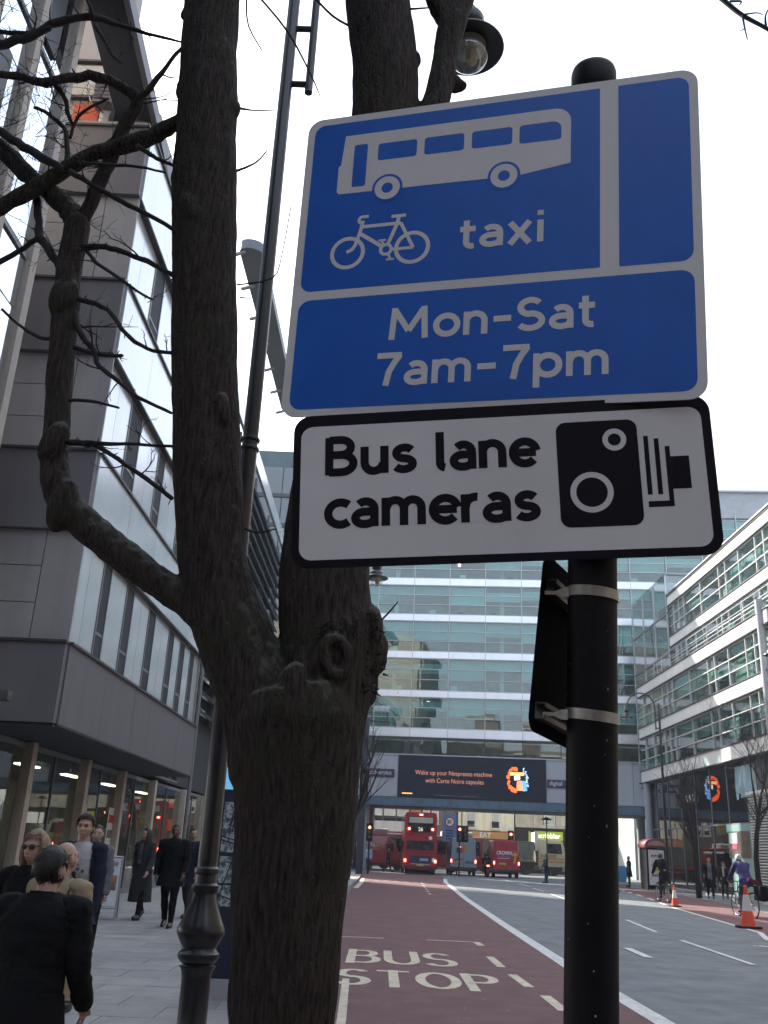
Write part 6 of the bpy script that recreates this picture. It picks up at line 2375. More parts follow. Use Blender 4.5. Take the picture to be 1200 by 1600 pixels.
    if extra:
        extra(t, J, nk, hcc, HR, R1, pz)
    return t


black_c = cloth_m('black', (0.006, 0.006, 0.0075))
navy_c = cloth_m('navy', (0.018, 0.020, 0.040))
char_c = cloth_m('charcoal', (0.030, 0.032, 0.034))
grey_c = cloth_m('grey', (0.13, 0.135, 0.15))
beige_c = cloth_m('beige', (0.33, 0.26, 0.17))
white_c = cloth_m('white', (0.45, 0.45, 0.47))
jean_c = cloth_m('denim', (0.035, 0.045, 0.08))
purple_c = cloth_m('purple', (0.06, 0.05, 0.14))
brown_h = M('hair_brown', (0.035, 0.020, 0.014), 0.6, var=0.5, scale=90, stretch=(1, 1, .2), bump=0.8, bscale=220, dist=0.004)
black_h = M('hair_black', (0.010, 0.008, 0.008), 0.55, var=0.6, scale=90, stretch=(1, 1, .2), bump=0.8, bscale=220, dist=0.004)
blond_h = M('hair_blond', (0.27, 0.20, 0.12), 0.6, var=0.5, scale=90, stretch=(1, 1, .15), bump=0.8, bscale=220, dist=0.004)
grey_h = M('hair_grey', (0.14, 0.11, 0.09), 0.7, var=0.3, scale=60)
black_sh = M('black_leather', (0.012, 0.011, 0.011), 0.35, var=0.2)
metal_b = M('buckle', (0.5, 0.5, 0.5), 0.3, metal=1)

lg = 'people walking on the left pavement'


def px_place(px, Y, z=PZ):
    d = ray(px, 1400)
    p = CP + d * (Y / d.y)
    return Vector((p.x, Y, z))


def belt(t, J, nk, hcc, HR, R1, pz):
    b = MB()
    vs = []
    n = 28
    b.tube([pz + Vector((0.188 * cos(a), 0.140 * sin(a), -0.228)) for a in [2 * pi * k / n for k in range(n + 1)]], [(0.006, 0.004)] * (n + 1), 6)
    b.build('white_hem', white_c, t, smooth=True)
    b = MB()
    b.tube([pz + Vector((0.186 * cos(a), 0.138 * sin(a), -0.185)) for a in [2 * pi * k / n for k in range(n + 1)]], [(0.05, 0.006)] * (n + 1), 6)
    b.build('grey_shirt_hem', cloth_m('heather', (0.07, 0.07, 0.08)), t, smooth=True)


# dark haired man walking away, nearest
person('man in black jacket with short dark hair seen from behind, nearest at the lower left', px_place(63, 4.62), radians(-6), 1.39, 1.2, 0.12, ((0.18, 0.05), (-0.2, 0.25)),
       ((-0.08, 0.16, 0.25), (-0.05, 0.16, 0.75)), radians(-18), -0.16, 'fair', black_h, 'short', black_c, cloth_m('dark_trousers', (0.014, 0.014, 0.018)), black_sh, black_c, 0.0, 0.008, None, extra=belt)


def shades(t, J, nk, hcc, HR, R1, pz):
    b = MB()
    for s in (-1, 1):
        b.ell(hcc + HR @ Vector((s * 0.034, 0.092, 0.012)), (0.030, 0.014, 0.021), 12, 8, HR)
        b.tube([hcc + HR @ Vector((s * 0.06, 0.088, 0.018)), hcc + HR @ Vector((s * 0.082, 0.01, 0.02))], 0.004, 6)
    b.tube([hcc + HR @ Vector((-0.02, 0.103, 0.018)), hcc + HR @ Vector((0.02, 0.103, 0.018))], 0.004, 6)
    b.build('sunglasses', black_sh, t, smooth=True)


person('blonde woman in dark sunglasses and black coat walking towards the viewer', px_place(46, 6.5), radians(172), 1.46, 1.12, 0.02, ((0.2, 0.1), (-0.15, 0.2)), ((0.1, 0.15, 0.3), (-0.1, 0.15, 0.3)), radians(-10), 0.05,
       'fair', blond_h, 'bob', black_c, black_c, black_sh, black_c, 0.3, 0.009, None, extra=shades, female=True)


def straps(t, J, nk, hcc, HR, R1, pz):
    b = MB()
    b.tube([nk + Vector((0.10, 0.03, -0.01)), nk + Vector((0.13, -0.09, -0.08)), nk + Vector((0.12, -0.15, -0.25))], [(0.03, 0.008)] * 3, 6)
    b.build('bag_strap', cloth_m('strap', (0.06, 0.05, 0.035)), t, smooth=True)


person('balding man in beige jacket walking away behind the man in black', px_place(89, 6.0), radians(-12), 1.41, 1.0, 0.05, ((0.2, 0.1), (-0.2, 0.2)), ((0.1, 0.12, 0.3), (0.0, 0.12, 0.3)), radians(-20), -0.1,
       'fair', grey_h, 'bald', beige_c, black_c, black_sh, beige_c, 0.06, 0.009, None, extra=straps)


def tee(t, J, nk, hcc, HR, R1, pz):
    b = MB()
    pts = []
    for i in range(9):
        q = i / 8
        p = (nk + Vector((0.12, 0.05, -0.03))).lerp(pz + Vector((-0.17, 0.10, 0.02)), q)
        p.y = 0.085 + 0.115 * sin(pi * (0.15 + 0.6 * q))
        pts.append(p)
    b.tube(pts, [(0.022, 0.006)] * 9, 6)
    b.build('shoulder_strap', navy_c, t, smooth=True)
    r = random.Random(4)
    b = MB()
    for k in range(70):
        x, z = r.uniform(-.10, .10), r.uniform(0.02, 0.36)
        y = 0.150 * sqrt(max(0, 1 - (x / 0.21) ** 2)) + 0.022
        s = r.uniform(.008, .02)
        b.box(pz + Vector((x, y, z)), (s * 1.6, 0.004, s * 1.6), Matrix.Rotation(r.uniform(0, 3), 3, 'Y'))
    b.build('shirt_print', cloth_m('print', (0.10, 0.10, 0.11)), t)
    b = MB()
    for s in (-1, 1):
        b.tube([hcc + HR @ Vector((s * .032 + .021 * cos(a), 0.096, 0.012 + 0.016 * sin(a))) for a in [2 * pi * k / 12 for k in range(13)]], 0.0025, 5)
    b.tube([hcc + HR @ Vector((-0.011, 0.098, 0.014)), hcc + HR @ Vector((0.011, 0.098, 0.014))], 0.0025, 5)
    b.build('spectacles', black_sh, t)


person('stout man in printed white t-shirt, open navy hoodie and glasses', px_place(119, 9.3), radians(172), 1.63, 1.02, 0.0, ((0.12, 0.05), (-0.1, 0.12)), ((0.05, 0.08, 0.2), (0.0, 0.08, 0.2)), radians(8), -0.03,
       'fair', brown_h, 'short', white_c, jean_c, black_sh, navy_c, 0.02, 0.009, None, open_coat=0.125, extra=tee)
person('figure in grey hooded top half hidden behind the man in the t-shirt', px_place(139, 12.5), radians(190), 1.58, 1.0, 0.0, ((0.1, 0.05), (-0.1, 0.1)), ((0.05, 0.1, 0.2), (0.0, 0.1, 0.2)), 0, 0, 'tan', black_h, 'crop', grey_c, black_c, black_sh, grey_c, 0.0, 0.014, None)
person('long haired woman in open dark coat and patterned scarf by the shop window', ground(214, 1437, PZ), radians(168), 1.66, 1.0, 0.0, ((0.28, 0.05), (-0.28, 0.35)), ((0.3, 0.16, 0.35), (-0.2, 0.12, 0.2)), radians(-40), 0.0,
       'fair', brown_h, 'long', black_c, black_c, black_sh, char_c, 0.42, 0.013, None, scarf=cloth_m('scarf', (0.06, 0.055, 0.065), 0.8), female=True)
person('man with dark skin in black jacket and baggy black trousers striding this way', ground(259, 1449, PZ), radians(178), 1.72, 1.18, 0.02, ((0.16, 0.08), (-0.16, 0.25)), ((0.1, 0.16, 0.5), (-0.1, 0.18, 0.3)), 0.1, 0.0,
       'brown', black_h, 'crop', black_c, black_c, black_sh, black_c, 0.08, 0.012, None)
person('man in dark suit glancing sideways close beside the lamp post', ground(289, 1434, PZ), radians(165), 1.70, 1.0, 0.0, ((0.22, 0.05), (-0.2, 0.3)), ((0.1, 0.12, 0.3), (-0.1, 0.12, 0.2)), radians(35), 0.0,
       'tan', black_h, 'crop', black_c, char_c, black_sh, navy_c, 0.12, 0.013, None)
# right hand pavement
person('man in dark coat over grey jumper walking on the right pavement', Vector((15.35, 46.2, PZ)), radians(165), 1.78, 1.15, 0.0, ((0.2, 0.05), (-0.2, 0.3)), ((0.1, 0.15, 0.3), (0.1, 0.2, 0.9)), 0.2, 0.1,
       'tan', black_h, 'crop', grey_c, black_c, black_sh, black_c, 0.3, 0.02, None, open_coat=0.08)
person('woman in dark clothes with pale scarf walking beside the man in the coat', Vector((16.15, 46.6, PZ)), radians(165), 1.58, 0.95, 0.0, ((0.2, 0.05), (-0.2, 0.3)), ((0.2, 0.15, 0.9), (0.1, 0.1, 0.9)), 0.2, 0.1,
       'fair', brown_h, 'long', black_c, char_c, black_sh, black_c, 0.05, 0.02, None, scarf=cloth_m('pale_scarf', (0.40, 0.36, 0.30)), female=True)
# far pedestrians
person('pedestrian in dark blue coat standing by the kerb left of the post', ground(853, 1380), radians(100), 1.74, 1.0, 0.0, ((0.1, 0), (-0.1, 0.1)), ((0.1, 0.1, 0.6), (0.1, 0.1, 0.6)), 0, 0.2, 'tan', black_h, 'crop', navy_c, jean_c, black_sh, navy_c, 0.15, 0.024, None)
person('pedestrian in dark coat crossing in front of the red delivery van', Vector((0.65, 76, 0)), radians(-90), 1.72, 1.0, 0.0, ((0.35, 0.05), (-0.3, 0.35)), ((0.2, 0.1, 0.3), (-0.2, 0.1, 0.3)), 0, 0.0, 'tan', black_h, 'crop', navy_c, char_c, black_sh, navy_c, 0.1, 0.024, None)
person('pedestrian in pale blue shirt waiting at the round column', Vector((-0.75, 68.5, PZ)), radians(170), 1.70, 1.0, 0.0, ((0.1, 0), (-0.1, 0.1)), ((0.1, 0.1, 0.3), (0.1, 0.1, 0.3)), 0, 0, 'tan', black_h, 'crop', cloth_m('pale_blue', (0.25, 0.33, 0.48)), char_c, black_sh, None, 0, 0.024, None)
person('pedestrian in dark jacket and jeans walking near the bus stop kerb', Vector((-1.55, 50, PZ)), radians(175), 1.74, 1.0, 0.0, ((0.25, 0.05), (-0.25, 0.3)), ((0.2, 0.1, 0.3), (-0.2, 0.1, 0.3)), 0, 0, 'tan', brown_h, 'crop', char_c, jean_c, black_sh, char_c, 0.05, 0.02, None)
person('pedestrian in black standing beside the phone kiosk on the right', ground(984, 1386, PZ), radians(90), 1.72, 1.0, 0.0, ((0.05, 0), (-0.05, 0.0)), ((0.1, 0.1, 0.6), (0.1, 0.1, 0.6)), 0, 0, 'tan', black_h, 'crop', black_c, char_c, black_sh, black_c, 0.2, 0.024, None)
# ================================================================== vehicles
red_p = M('red_bus_paint', (0.30, 0.012, 0.018), 0.3, var=0.06, coat=0.5)
red_v = M('red_van_paint', (0.42, 0.016, 0.014), 0.3, var=0.06, coat=0.5)
crim_v = M('crimson_van_paint', (0.33, 0.012, 0.035), 0.3, var=0.06, coat=0.5)
steel_b = M('blue_grey_paint', (0.22, 0.29, 0.34), 0.35, var=0.06, coat=0.4)
van_glass = M('dark_vehicle_glass', (0.018, 0.022, 0.025), 0.06, var=0.2, spec=0.8)
tail = EM('tail_light', (1.0, 0.05, 0.02), 6.0)
tail_hot = EM('tail_light_core', (1.0, 0.35, 0.25), 9.0)
tail_off = M('red_lens', (0.25, 0.01, 0.01), 0.25)
plate_y = M('number_plate_yellow', (0.50, 0.36, 0.04), 0.5)
route = EM('route_blind', (0.9, 0.85, 0.55), 0.35)
wheel_rim = M('wheel_rim', (0.28, 0.28, 0.28), 0.45, metal=0.5)


def wheel(par, c, r, w, axis='x', name='wheel'):
    q = Matrix.Rotation(pi / 2, 3, 'Y') if axis == 'x' else Matrix.Rotation(pi / 2, 3, 'X')
    b = MB()
    b.lathe([(r * 0.55, -w / 2), (r * 0.9, -w / 2), (r, -w * 0.35), (r, w * 0.35), (r * 0.9, w / 2), (r * 0.55, w / 2)], 24, c, None, q)
    o = b.build(name, rubber, par, smooth=True)
    b = MB()
    b.lathe([(0, -w * 0.42), (r * 0.25, -w * 0.45), (r * 0.3, -w * 0.3), (r * 0.56, -w * 0.36), (r * 0.56, w * 0.36), (r * 0.3, w * 0.3), (r * 0.25, w * 0.45), (0, w * 0.42)], 20, c, None, q)
    b.build('rim', wheel_rim, o, smooth=True)
    return o


def light(par, c, s, hot=True, name='tail_light', m=None):
    b = MB()
    b.box(c, s)
    o = b.build(name, m or tail, par, bevel=min(s) * 0.3)
    if hot:
        b = MB()
        b.ell((c[0], c[1] - s[1] * 0.55, c[2]), (s[0] * 0.33, s[1] * 0.3, s[2] * 0.33), 10, 6)
        b.build('bulb', tail_hot, o, smooth=True)
    return o


def loft(sections, mat, name, par, label=None):
    """sections: list of (y, [(x,z)...]) closed outlines with equal counts"""
    b = MB()
    n = len(sections[0][1])
    vs = [(x, y, z) for y, pts in sections for x, z in pts]
    fs = []
    for i in range(len(sections) - 1):
        for k in range(n):
            fs.append((i * n + k, i * n + (k + 1) % n, (i + 1) * n + (k + 1) % n, (i + 1) * n + k))
    fs += [tuple(range(n - 1, -1, -1)), tuple((len(sections) - 1) * n + k for k in range(n))]
    b.add(vs, fs)
    return b.build(name, mat, par, smooth=True, label=label)


def rsec(w, z0, z1, r, tw=1.0, n=4):
    """rounded section, top width factor"""
    pts = []
    for x, z in rrect(-w / 2, z0, w / 2, z1, r, n):
        f = 1 + (tw - 1) * (z - z0) / (z1 - z0)
        pts.append((x * f, z))
    return pts


# ---- double decker bus, rear view
bus_ = thing('bus', 'red double decker bus seen from behind in the bus lane', 'bus', (2.95, 72, 0))
bw_, bh = 2.48, 4.30
loft([(0.10, rsec(bw_ - .12, 0.34, bh - .12, 0.22, 0.93)), (0.0, rsec(bw_ - 0.02, 0.34, bh - 0.03, 0.20, 0.94)), (0.16, rsec(bw_, 0.34, bh, 0.20, 0.945)), (10.2, rsec(bw_, 0.34, bh, 0.20, 0.945)), (10.4, rsec(bw_ - .2, 0.34, bh - .2, 0.2, .94))][1:], red_p, 'body', bus_)
yo = -0.012
piece('upper_rear_window', van_glass, bus_, (0, yo, 3.62), (1.90, 0.03, 0.72))
piece('painted_reflection', M('painted_sky_strip', (0.42, 0.42, 0.34), 0.2), bus_, (0, yo - 0.016, 3.74), (1.76, 0.006, 0.40))  # sky reflection painted as a pale strip on the rear window
piece('route_box', black_dull, bus_, (0, yo - 0.003, 3.10), (1.45, 0.03, 0.44))
text_on('route_number', '26', 0.36, route, bus_, (-0.2, yo - 0.022, 2.98), (1, 0, 0), (0, 0, 1), 0.004, 0.006)
piece('lower_rear_window', van_glass, bus_, (0, yo, 1.98), (2.0, 0.03, 0.62))
piece('engine_cover', M('dark_blue_panel', (0.022, 0.025, 0.05), 0.4, var=0.3), bus_, (0, yo, 0.98), (1.5, 0.03, 0.60))
piece('cover_pale_strip', M('pale_cover_patch', (0.30, 0.34, 0.42), 0.5), bus_, (0.28, yo - 0.018, 1.02), (0.6, 0.006, 0.18))  # pale strip on the engine cover
piece('cover_trim', M('silver_trim', (0.35, 0.36, 0.40), 0.4), bus_, (0, yo - 0.018, 0.71), (1.4, 0.008, 0.06))
piece('panel_line', M('dark_red_line', (0.10, 0.005, 0.008), 0.5), bus_, (0, yo, 1.48), (2.0, 0.02, 0.03))
piece('panel_line', MATS['dark_red_line'], bus_, (0, yo, 2.78), (2.2, 0.02, 0.03))
piece('bumper', MATS['dark_red_line'], bus_, (0, -0.05, 0.46), (2.44, 0.14, 0.22))
piece('number_plate', plate_y, bus_, (0, yo - 0.03, 0.62), (0.52, 0.02, 0.11))
piece('skirt', dark_void, bus_, (0, 4.5, 0.26), (2.2, 8.8, 0.3))
for s in (-1, 1):
    light(bus_, (s * 0.86, yo, 3.12), (0.17, 0.05, 0.17))
    light(bus_, (s * 1.10, yo, 0.93), (0.17, 0.05, 0.22))
    piece('reflector', tail_off, bus_, (s * 1.10, yo, 0.68), (0.12, 0.03, 0.10))
    for k in range(6):
        piece('upper_side_window', van_glass, bus_, (s * 1.185, 1.2 + k * 1.55, 3.45), (0.05, 1.45, 0.8))
        piece('lower_side_window', van_glass, bus_, (s * 1.222, 1.2 + k * 1.55, 1.85), (0.05, 1.45, 0.8))
    b = MB()
    b.tube([(s * 1.2, 10.2, 2.5), (s * 1.45, 10.5, 2.5), (s * 1.48, 10.5, 2.2)], 0.03, 6)
    b.box((s * 1.48, 10.5, 2.05), (0.12, 0.1, 0.36))
    b.build('mirror', black_dull, bus_)
    for y in (2.4, 8.0):
        wheel(bus_, (s * 1.05, y, 0.48), 0.48, 0.30)
light(bus_, (0, yo - 0.0, 4.12), (0.30, 0.05, 0.09), True, 'brake_light')
b = MB()
b.lathe([(0.0, -0.01), (0.13, -0.01), (0.13, 0.01), (0.0, 0.01)], 20, (0.72, yo - 0.01, 2.52), None, Matrix.Rotation(pi / 2, 3, 'X'))
b.build('roundel', white_m, bus_)
piece('side_sticker', white_m, bus_, (0.95, yo, 1.02), (0.18, 0.01, 0.26))
b = MB()
b.box((-1.34, 0.4, 2.9), (0.25, 0.5, 1.6))
b.build('rear_blind_box', MATS['dark_red_line'], bus_) if False else None


def van(label, paint, loc, w, h, L, logo=None, rot=0.0, lights=True):
    t = thing('van', label, 'van', loc, rot)
    loft([(0.0, rsec(w - .04, 0.42, h - .06, 0.14, 0.86)), (0.10, rsec(w, 0.40, h, 0.14, 0.88)), (L * 0.68, rsec(w, 0.40, h, 0.14, 0.88)), (L * 0.78, rsec(w, 0.40, h * 0.80, 0.12, 0.85)), (L * 0.84, rsec(w, 0.40, h * 0.53, 0.10, 0.93)), (L, rsec(w - .2, 0.42, h * 0.44, 0.10, 0.93))], paint, 'body', t)
    piece('underside', dark_void, t, (0, L / 2, 0.38), (w - 0.2, L - 0.3, 0.16))
    piece('door_gap', dark_void, t, (0, -0.004, h * 0.55), (0.016, 0.012, h * 0.72))
    piece('bumper', M('dark_bumper', (0.03, 0.03, 0.032), 0.6), t, (0, -0.05, 0.50), (w - 0.02, 0.14, 0.20))
    piece('number_plate', plate_y, t, (-w * 0.14, -0.02, 0.98), (0.52, 0.02, 0.12))
    for s in (-1, 1):
        light(t, (s * (w / 2 - 0.09), -0.01, 1.02), (0.10, 0.05, 0.24))
        piece('hinge', black_dull, t, (s * (w / 2 - 0.03), 0.01, 1.7), (0.05, 0.03, 0.1))
        piece('cab_window', van_glass, t, (s * (w / 2 * 0.93), L * 0.72, h * 0.66), (0.05, L * 0.10, h * 0.18))
        b = MB()
        b.box((s * (w / 2 + 0.12), L * 0.76, h * 0.58), (0.16, 0.08, 0.30))
        b.build('mirror', black_dull, t, bevel=0.02)
        for y in (0.95, L * 0.83):
            wheel(t, (s * (w / 2 - 0.14), y, 0.35), 0.35, 0.22)
    b = MB()
    b.add([(-w * .40, L * .79, h * .785), (w * .40, L * .79, h * .785), (w * .44, L * .845, h * .55), (-w * .44, L * .845, h * .55)], [(0, 1, 2, 3)])
    b.build('windscreen', van_glass, t)
    return t


v1 = van('crimson van with crown lettering and lit tail lights', crim_v, (9.35, 73, 0), 2.0, 2.62, 5.6)
white_l = M('van_lettering', (0.70, 0.66, 0.75), 0.5)
gold = M('gold_print', (0.55, 0.34, 0.05), 0.5)
text_on('lettering', 'CROWN', 0.34, white_l, v1, (-0.74, -0.012, 1.62), (1, 0, 0), (0, 0, 1), 0.004, 0.012, xs=0.86)
piece('lettering_bar', M('blue_print', (0.10, 0.12, 0.4), 0.5), v1, (-0.18, -0.008, 1.50), (1.05, 0.012, 0.05))
piece('lettering_bar', white_l, v1, (-0.2, -0.008, 1.36), (0.9, 0.012, 0.035))


def crown(par, c, s, dirx=(1, 0, 0)):
    b = MB()
    dx = Vector(dirx)
    Tm = lambda p: Vector(c) + dx * p.x + Vector((0, 0, p.y)) + Vector((0, -1, 0)) * p.z
    pts = [(-.5, -.35), (.5, -.35), (.62, .3), (.3, .02), (0, .42), (-.3, .02), (-.62, .3)]
    b.prism([(x * s, y * s) for x, y in pts], 0, 0.008, None, Tm)
    for x, y in ((.62, .36), (0, .5), (-.62, .36), (.33, .1), (-.33, .1)):
        b.prism([(x * s + .1 * s * cos(a), y * s + .1 * s * sin(a)) for a in [2 * pi * k / 10 for k in range(10)]], 0.001, 0.010, None, Tm)
    b.build('crown_emblem', gold, par)


crown(v1, (0.62, -0.012, 1.66), 0.36)
piece('gold_tail_print', gold, v1, (0.62, -0.012, 1.28), (0.12, 0.01, 0.5), (0, 0.2, 0))
v2 = van('blue grey van between the bus and the crimson van', steel_b, (6.35, 75, 0), 2.02, 2.68, 5.4)
for s in (-1, 1):
    piece('rear_window', van_glass if s > 0 else MATS['poster_paper'], v2, (s * 0.0 - 0.2 + s * 0.0, -0.014, 1.9 + 0.0 * s), (0.01, 0.01, 0.01))
piece('round_sticker', M('dark_blue_sticker', (0.03, 0.04, 0.10), 0.5), v2, (-0.42, -0.012, 1.78), (0.22, 0.01, 0.36))
piece('round_sticker', M('red_sticker', (0.35, 0.03, 0.03), 0.5), v2, (-0.16, -0.012, 1.78), (0.20, 0.01, 0.36))
piece('round_sticker', M('orange_sticker', (0.45, 0.22, 0.06), 0.5), v2, (0.12, -0.012, 1.95), (0.22, 0.01, 0.5))
piece('small_lettering', M('van_blue_letter', (0.06, 0.09, 0.16), 0.5), v2, (-0.4, -0.012, 1.12), (0.6, 0.01, 0.12))
piece('small_lettering', MATS['van_blue_letter'], v2, (0.45, -0.012, 0.95), (0.6, 0.01, 0.16))
light(v2, (-0.42 + 0.15, -0.02, 2.02), (0.07, 0.05, 0.07), True, 'high_brake_light')

# red delivery van side-on at the left, under the bridge
v3 = van('red delivery van with gold crown crossing under the bridge', red_v, (-3.4, 83.5, 0), 2.05, 2.75, 5.9, None, radians(-90))
text_on('lettering', 'CROWN', 0.50, text_w, v3, (1.04, 1.0, 1.75), (0, 1, 0), (0, 0, 1), 0.004, 0.012)
b = MB()
crown_pts = [(-.5, -.35), (.5, -.35), (.62, .3), (.3, .02), (0, .42), (-.3, .02), (-.62, .3)]
b.prism([(x * .45, y * .45) for x, y in crown_pts], 0, 0.01, None, lambda p: Vector((1.01 + p.z, 3.15 + p.x, 1.92 + p.y)))
b.build('crown_emblem', gold, v3)
piece('lettering_bar', gold, v3, (1.02, 2.6, 1.60), (0.02, 1.6, 0.05))
# red single decker behind, crossing
sb = thing('bus', 'red single decker bus with white roof pods passing behind the double decker', 'bus', (-2.0, 88, 0), radians(-90))
loft([(0.0, rsec(2.5, 0.35, 2.95, 0.15, 0.97)), (11, rsec(2.5, 0.35, 2.95, 0.15, 0.97))], M('bright_bus_red', (0.38, 0.014, 0.016), 0.3, coat=0.5), 'body', sb)
for k in range(7):
    piece('side_window', van_glass, sb, (1.245, 1.1 + k * 1.5, 2.0), (0.05, 1.42, 1.15))
for y in (1.5, 9.0):
    b = MB()
    b.bb(-0.8, 0.9, y - 1.6, y + 1.2, 2.9, 3.35)
    b.build('roof_pod', white_m, sb, bevel=0.12)
for y in (2.4, 8.4):
    for s in (-1, 1):
        wheel(sb, (s * 1.1, y, 0.48), 0.48, 0.28)
text_on('lettering', 'Go', 0.5, text_w, sb, (1.28, 9.2, 2.62), (0, 1, 0), (0, 0, 1), 0.004, 0.02)

# tipper lorry side-on, facing right
tl = thing('tipper_lorry', 'grey tipper lorry with cream cab crossing beyond the vans', 'lorry', (7.6, 91.5, 0))
tip = M('tipper_grey', (0.15, 0.165, 0.16), 0.6, var=0.2, dirt=0.25)
cab_m = M('cream_cab', (0.52, 0.47, 0.36), 0.45, var=0.06)
b = MB()
b.prism([(0.1, 1.25), (6.4, 1.25), (6.55, 2.75), (-0.2, 2.85)], -1.2, 1.2, None, lambda p: Vector((p.x, p.z, p.y)))
b.build('tipper_body', tip, tl, bevel=0.03)
for k in range(7):
    piece('body_rib', tip, tl, (0.5 + k * 0.95, -1.24, 2.0), (0.09, 0.08, 1.45))
piece('top_rail', tip, tl, (3.2, -1.24, 2.80), (6.6, 0.12, 0.12))
piece('chassis', dark_grey, tl, (4.6, 0, 0.95), (9.4, 1.0, 0.3))
b = MB()
b.prism([(6.9, 0.75), (9.35, 0.75), (9.4, 1.5), (9.15, 2.9), (8.7, 3.1), (6.95, 3.1)], -1.22, 1.22, None, lambda p: Vector((p.x, p.z, p.y)))
b.build('cab', cab_m, tl, bevel=0.06)
b = MB()
b.prism([(7.7, 1.9), (9.05, 1.9), (8.95, 2.75), (7.7, 2.75)], -1.25, -1.21, None, lambda p: Vector((p.x, p.z, p.y)))
b.build('cab_window', van_glass, tl)
piece('headboard', M('white_board', (0.55, 0.55, 0.52), 0.6), tl, (6.75, 0, 2.9), (0.35, 2.3, 1.6))
for z in (1.45, 1.2):
    piece('chevron_stripe', M('orange_stripe', (0.5, 0.24, 0.05), 0.5), tl, (8.1, -1.235, z), (2.2, 0.02, 0.12))
text_on('lettering', 'BURDOCK', 0.3, M('brown_letter', (0.18, 0.08, 0.03), 0.6), tl, (7.1, -1.25, 1.58), (1, 0, 0), (0, 0, 1), 0.003, 0.01)
piece('front_bumper', M('pale_bumper', (0.4, 0.38, 0.33), 0.5), tl, (9.3, 0, 0.62), (0.5, 2.3, 0.45))
for x in (0.9, 2.2, 5.75, 8.3):
    for s in (-1, 1):
        wheel(tl, (x, s * 1.02, 0.54), 0.54, 0.34, 'y')
piece('side_guard', M('yellow_guard', (0.4, 0.33, 0.1), 0.6), tl, (4.0, -1.1, 0.8), (2.0, 0.06, 0.10))
piece('mud_guard', dark_grey, tl, (5.75, -1.1, 1.18), (1.3, 0.3, 0.06))

# motorcycle waiting left of the crimson van
mc = thing('motorcycle', 'dark motorcycle with lit tail light between the two vans', 'motorcycle', (7.95, 72.6, 0))
b = MB()
b.tube([(0, 0.2, 0.85), (0, 0.5, 0.95), (0, 0.9, 1.0), (0, 1.25, 0.98)], [(0.10, 0.09), (0.16, 0.10), (0.17, 0.14), (0.10, 0.12)], 12, round_end=True)
b.box((0, 0.15, 0.98), (0.42, 0.34, 0.36))
b.build('body', black_dull, mc, smooth=True)
wheel(mc, (0, 0.32, 0.32), 0.32, 0.14)
wheel(mc, (0, 1.6, 0.32), 0.32, 0.12)
b = MB()
b.tube([(-0.38, 1.25, 1.12), (0, 1.32, 1.16), (0.38, 1.25, 1.12)], 0.02, 6)
b.tube([(0.1, 1.3, 1.1), (0.1, 1.6, 0.32)], 0.025, 6)
b.tube([(-0.1, 1.3, 1.1), (-0.1, 1.6, 0.32)], 0.025, 6)
b.build('fork', dark_grey, mc, smooth=True)
light(mc, (0, -0.04, 0.80), (0.2, 0.06, 0.10))
person('motorcycle rider in dark jacket and helmet astride the dark motorcycle', (7.95, 73.25, 0.02), 0, 1.74, 1.1, 0.12, ((0.9, 1.1), (0.9, 1.1)), ((0.7, 0.2, 0.4), (0.7, 0.2, 0.4)), 0, 0, 'tan', black_h, 'crop', black_c, black_c, black_sh, black_c, 0.0, 0.024)

# ================================================================== traffic lights, signs, kiosk, cones
hood_m = black_dull
amber_off = M('amber_lens', (0.10, 0.05, 0.01), 0.3)
green_off = M('green_lens', (0.01, 0.06, 0.03), 0.3)
red_on = EM('signal_red', (1.0, 0.10, 0.05), 9.0)


def traffic_light(label, loc, h=3.4, twin=False):
    t = thing('traffic_light', label, 'traffic light', loc, 0, 'traffic lights at the junction')
    b = MB()
    b.tube([(0, 0, 0), (0, 0, h)], 0.06, 12)
    b.build('post', black_dull, t, smooth=True)
    for k, xo in enumerate((0.0, 0.42) if twin else (0.0,)):
        b = MB()
        b.bb(xo - 0.16, xo + 0.16, -0.22, -0.06, h - 0.95, h + 0.05)
        hd_ = b.build('head', black_dull, t, bevel=0.02)
        b = MB()
        b.bb(xo - 0.22, xo + 0.22, -0.055, -0.045, h - 1.02, h + 0.12)
        b.build('backing_board', black_dull, t)
        for q, m_ in ((0, red_on), (1, amber_off), (2, green_off)):
            if k == 1 and q == 0:
                m_ = tail_off
            b = MB()
            b.lathe([(0.10, 0), (0.095, 0.02), (0.0, 0.035)], 20, (xo, -0.222, h - 0.13 - q * 0.31), None, Matrix.Rotation(pi / 2, 3, 'X'))
            b.build('lens', m_, hd_, smooth=True)
            b = MB()
            b.tube([(xo + 0.115 * cos(a), -0.24 - 0.0, h - 0.13 - q * 0.31 + 0.115 * sin(a)) for a in [pi * i / 10 for i in range(11)]], [(0.07, 0.008)] * 11, 6)
            b.build('visor', black_dull, hd_)
    return t


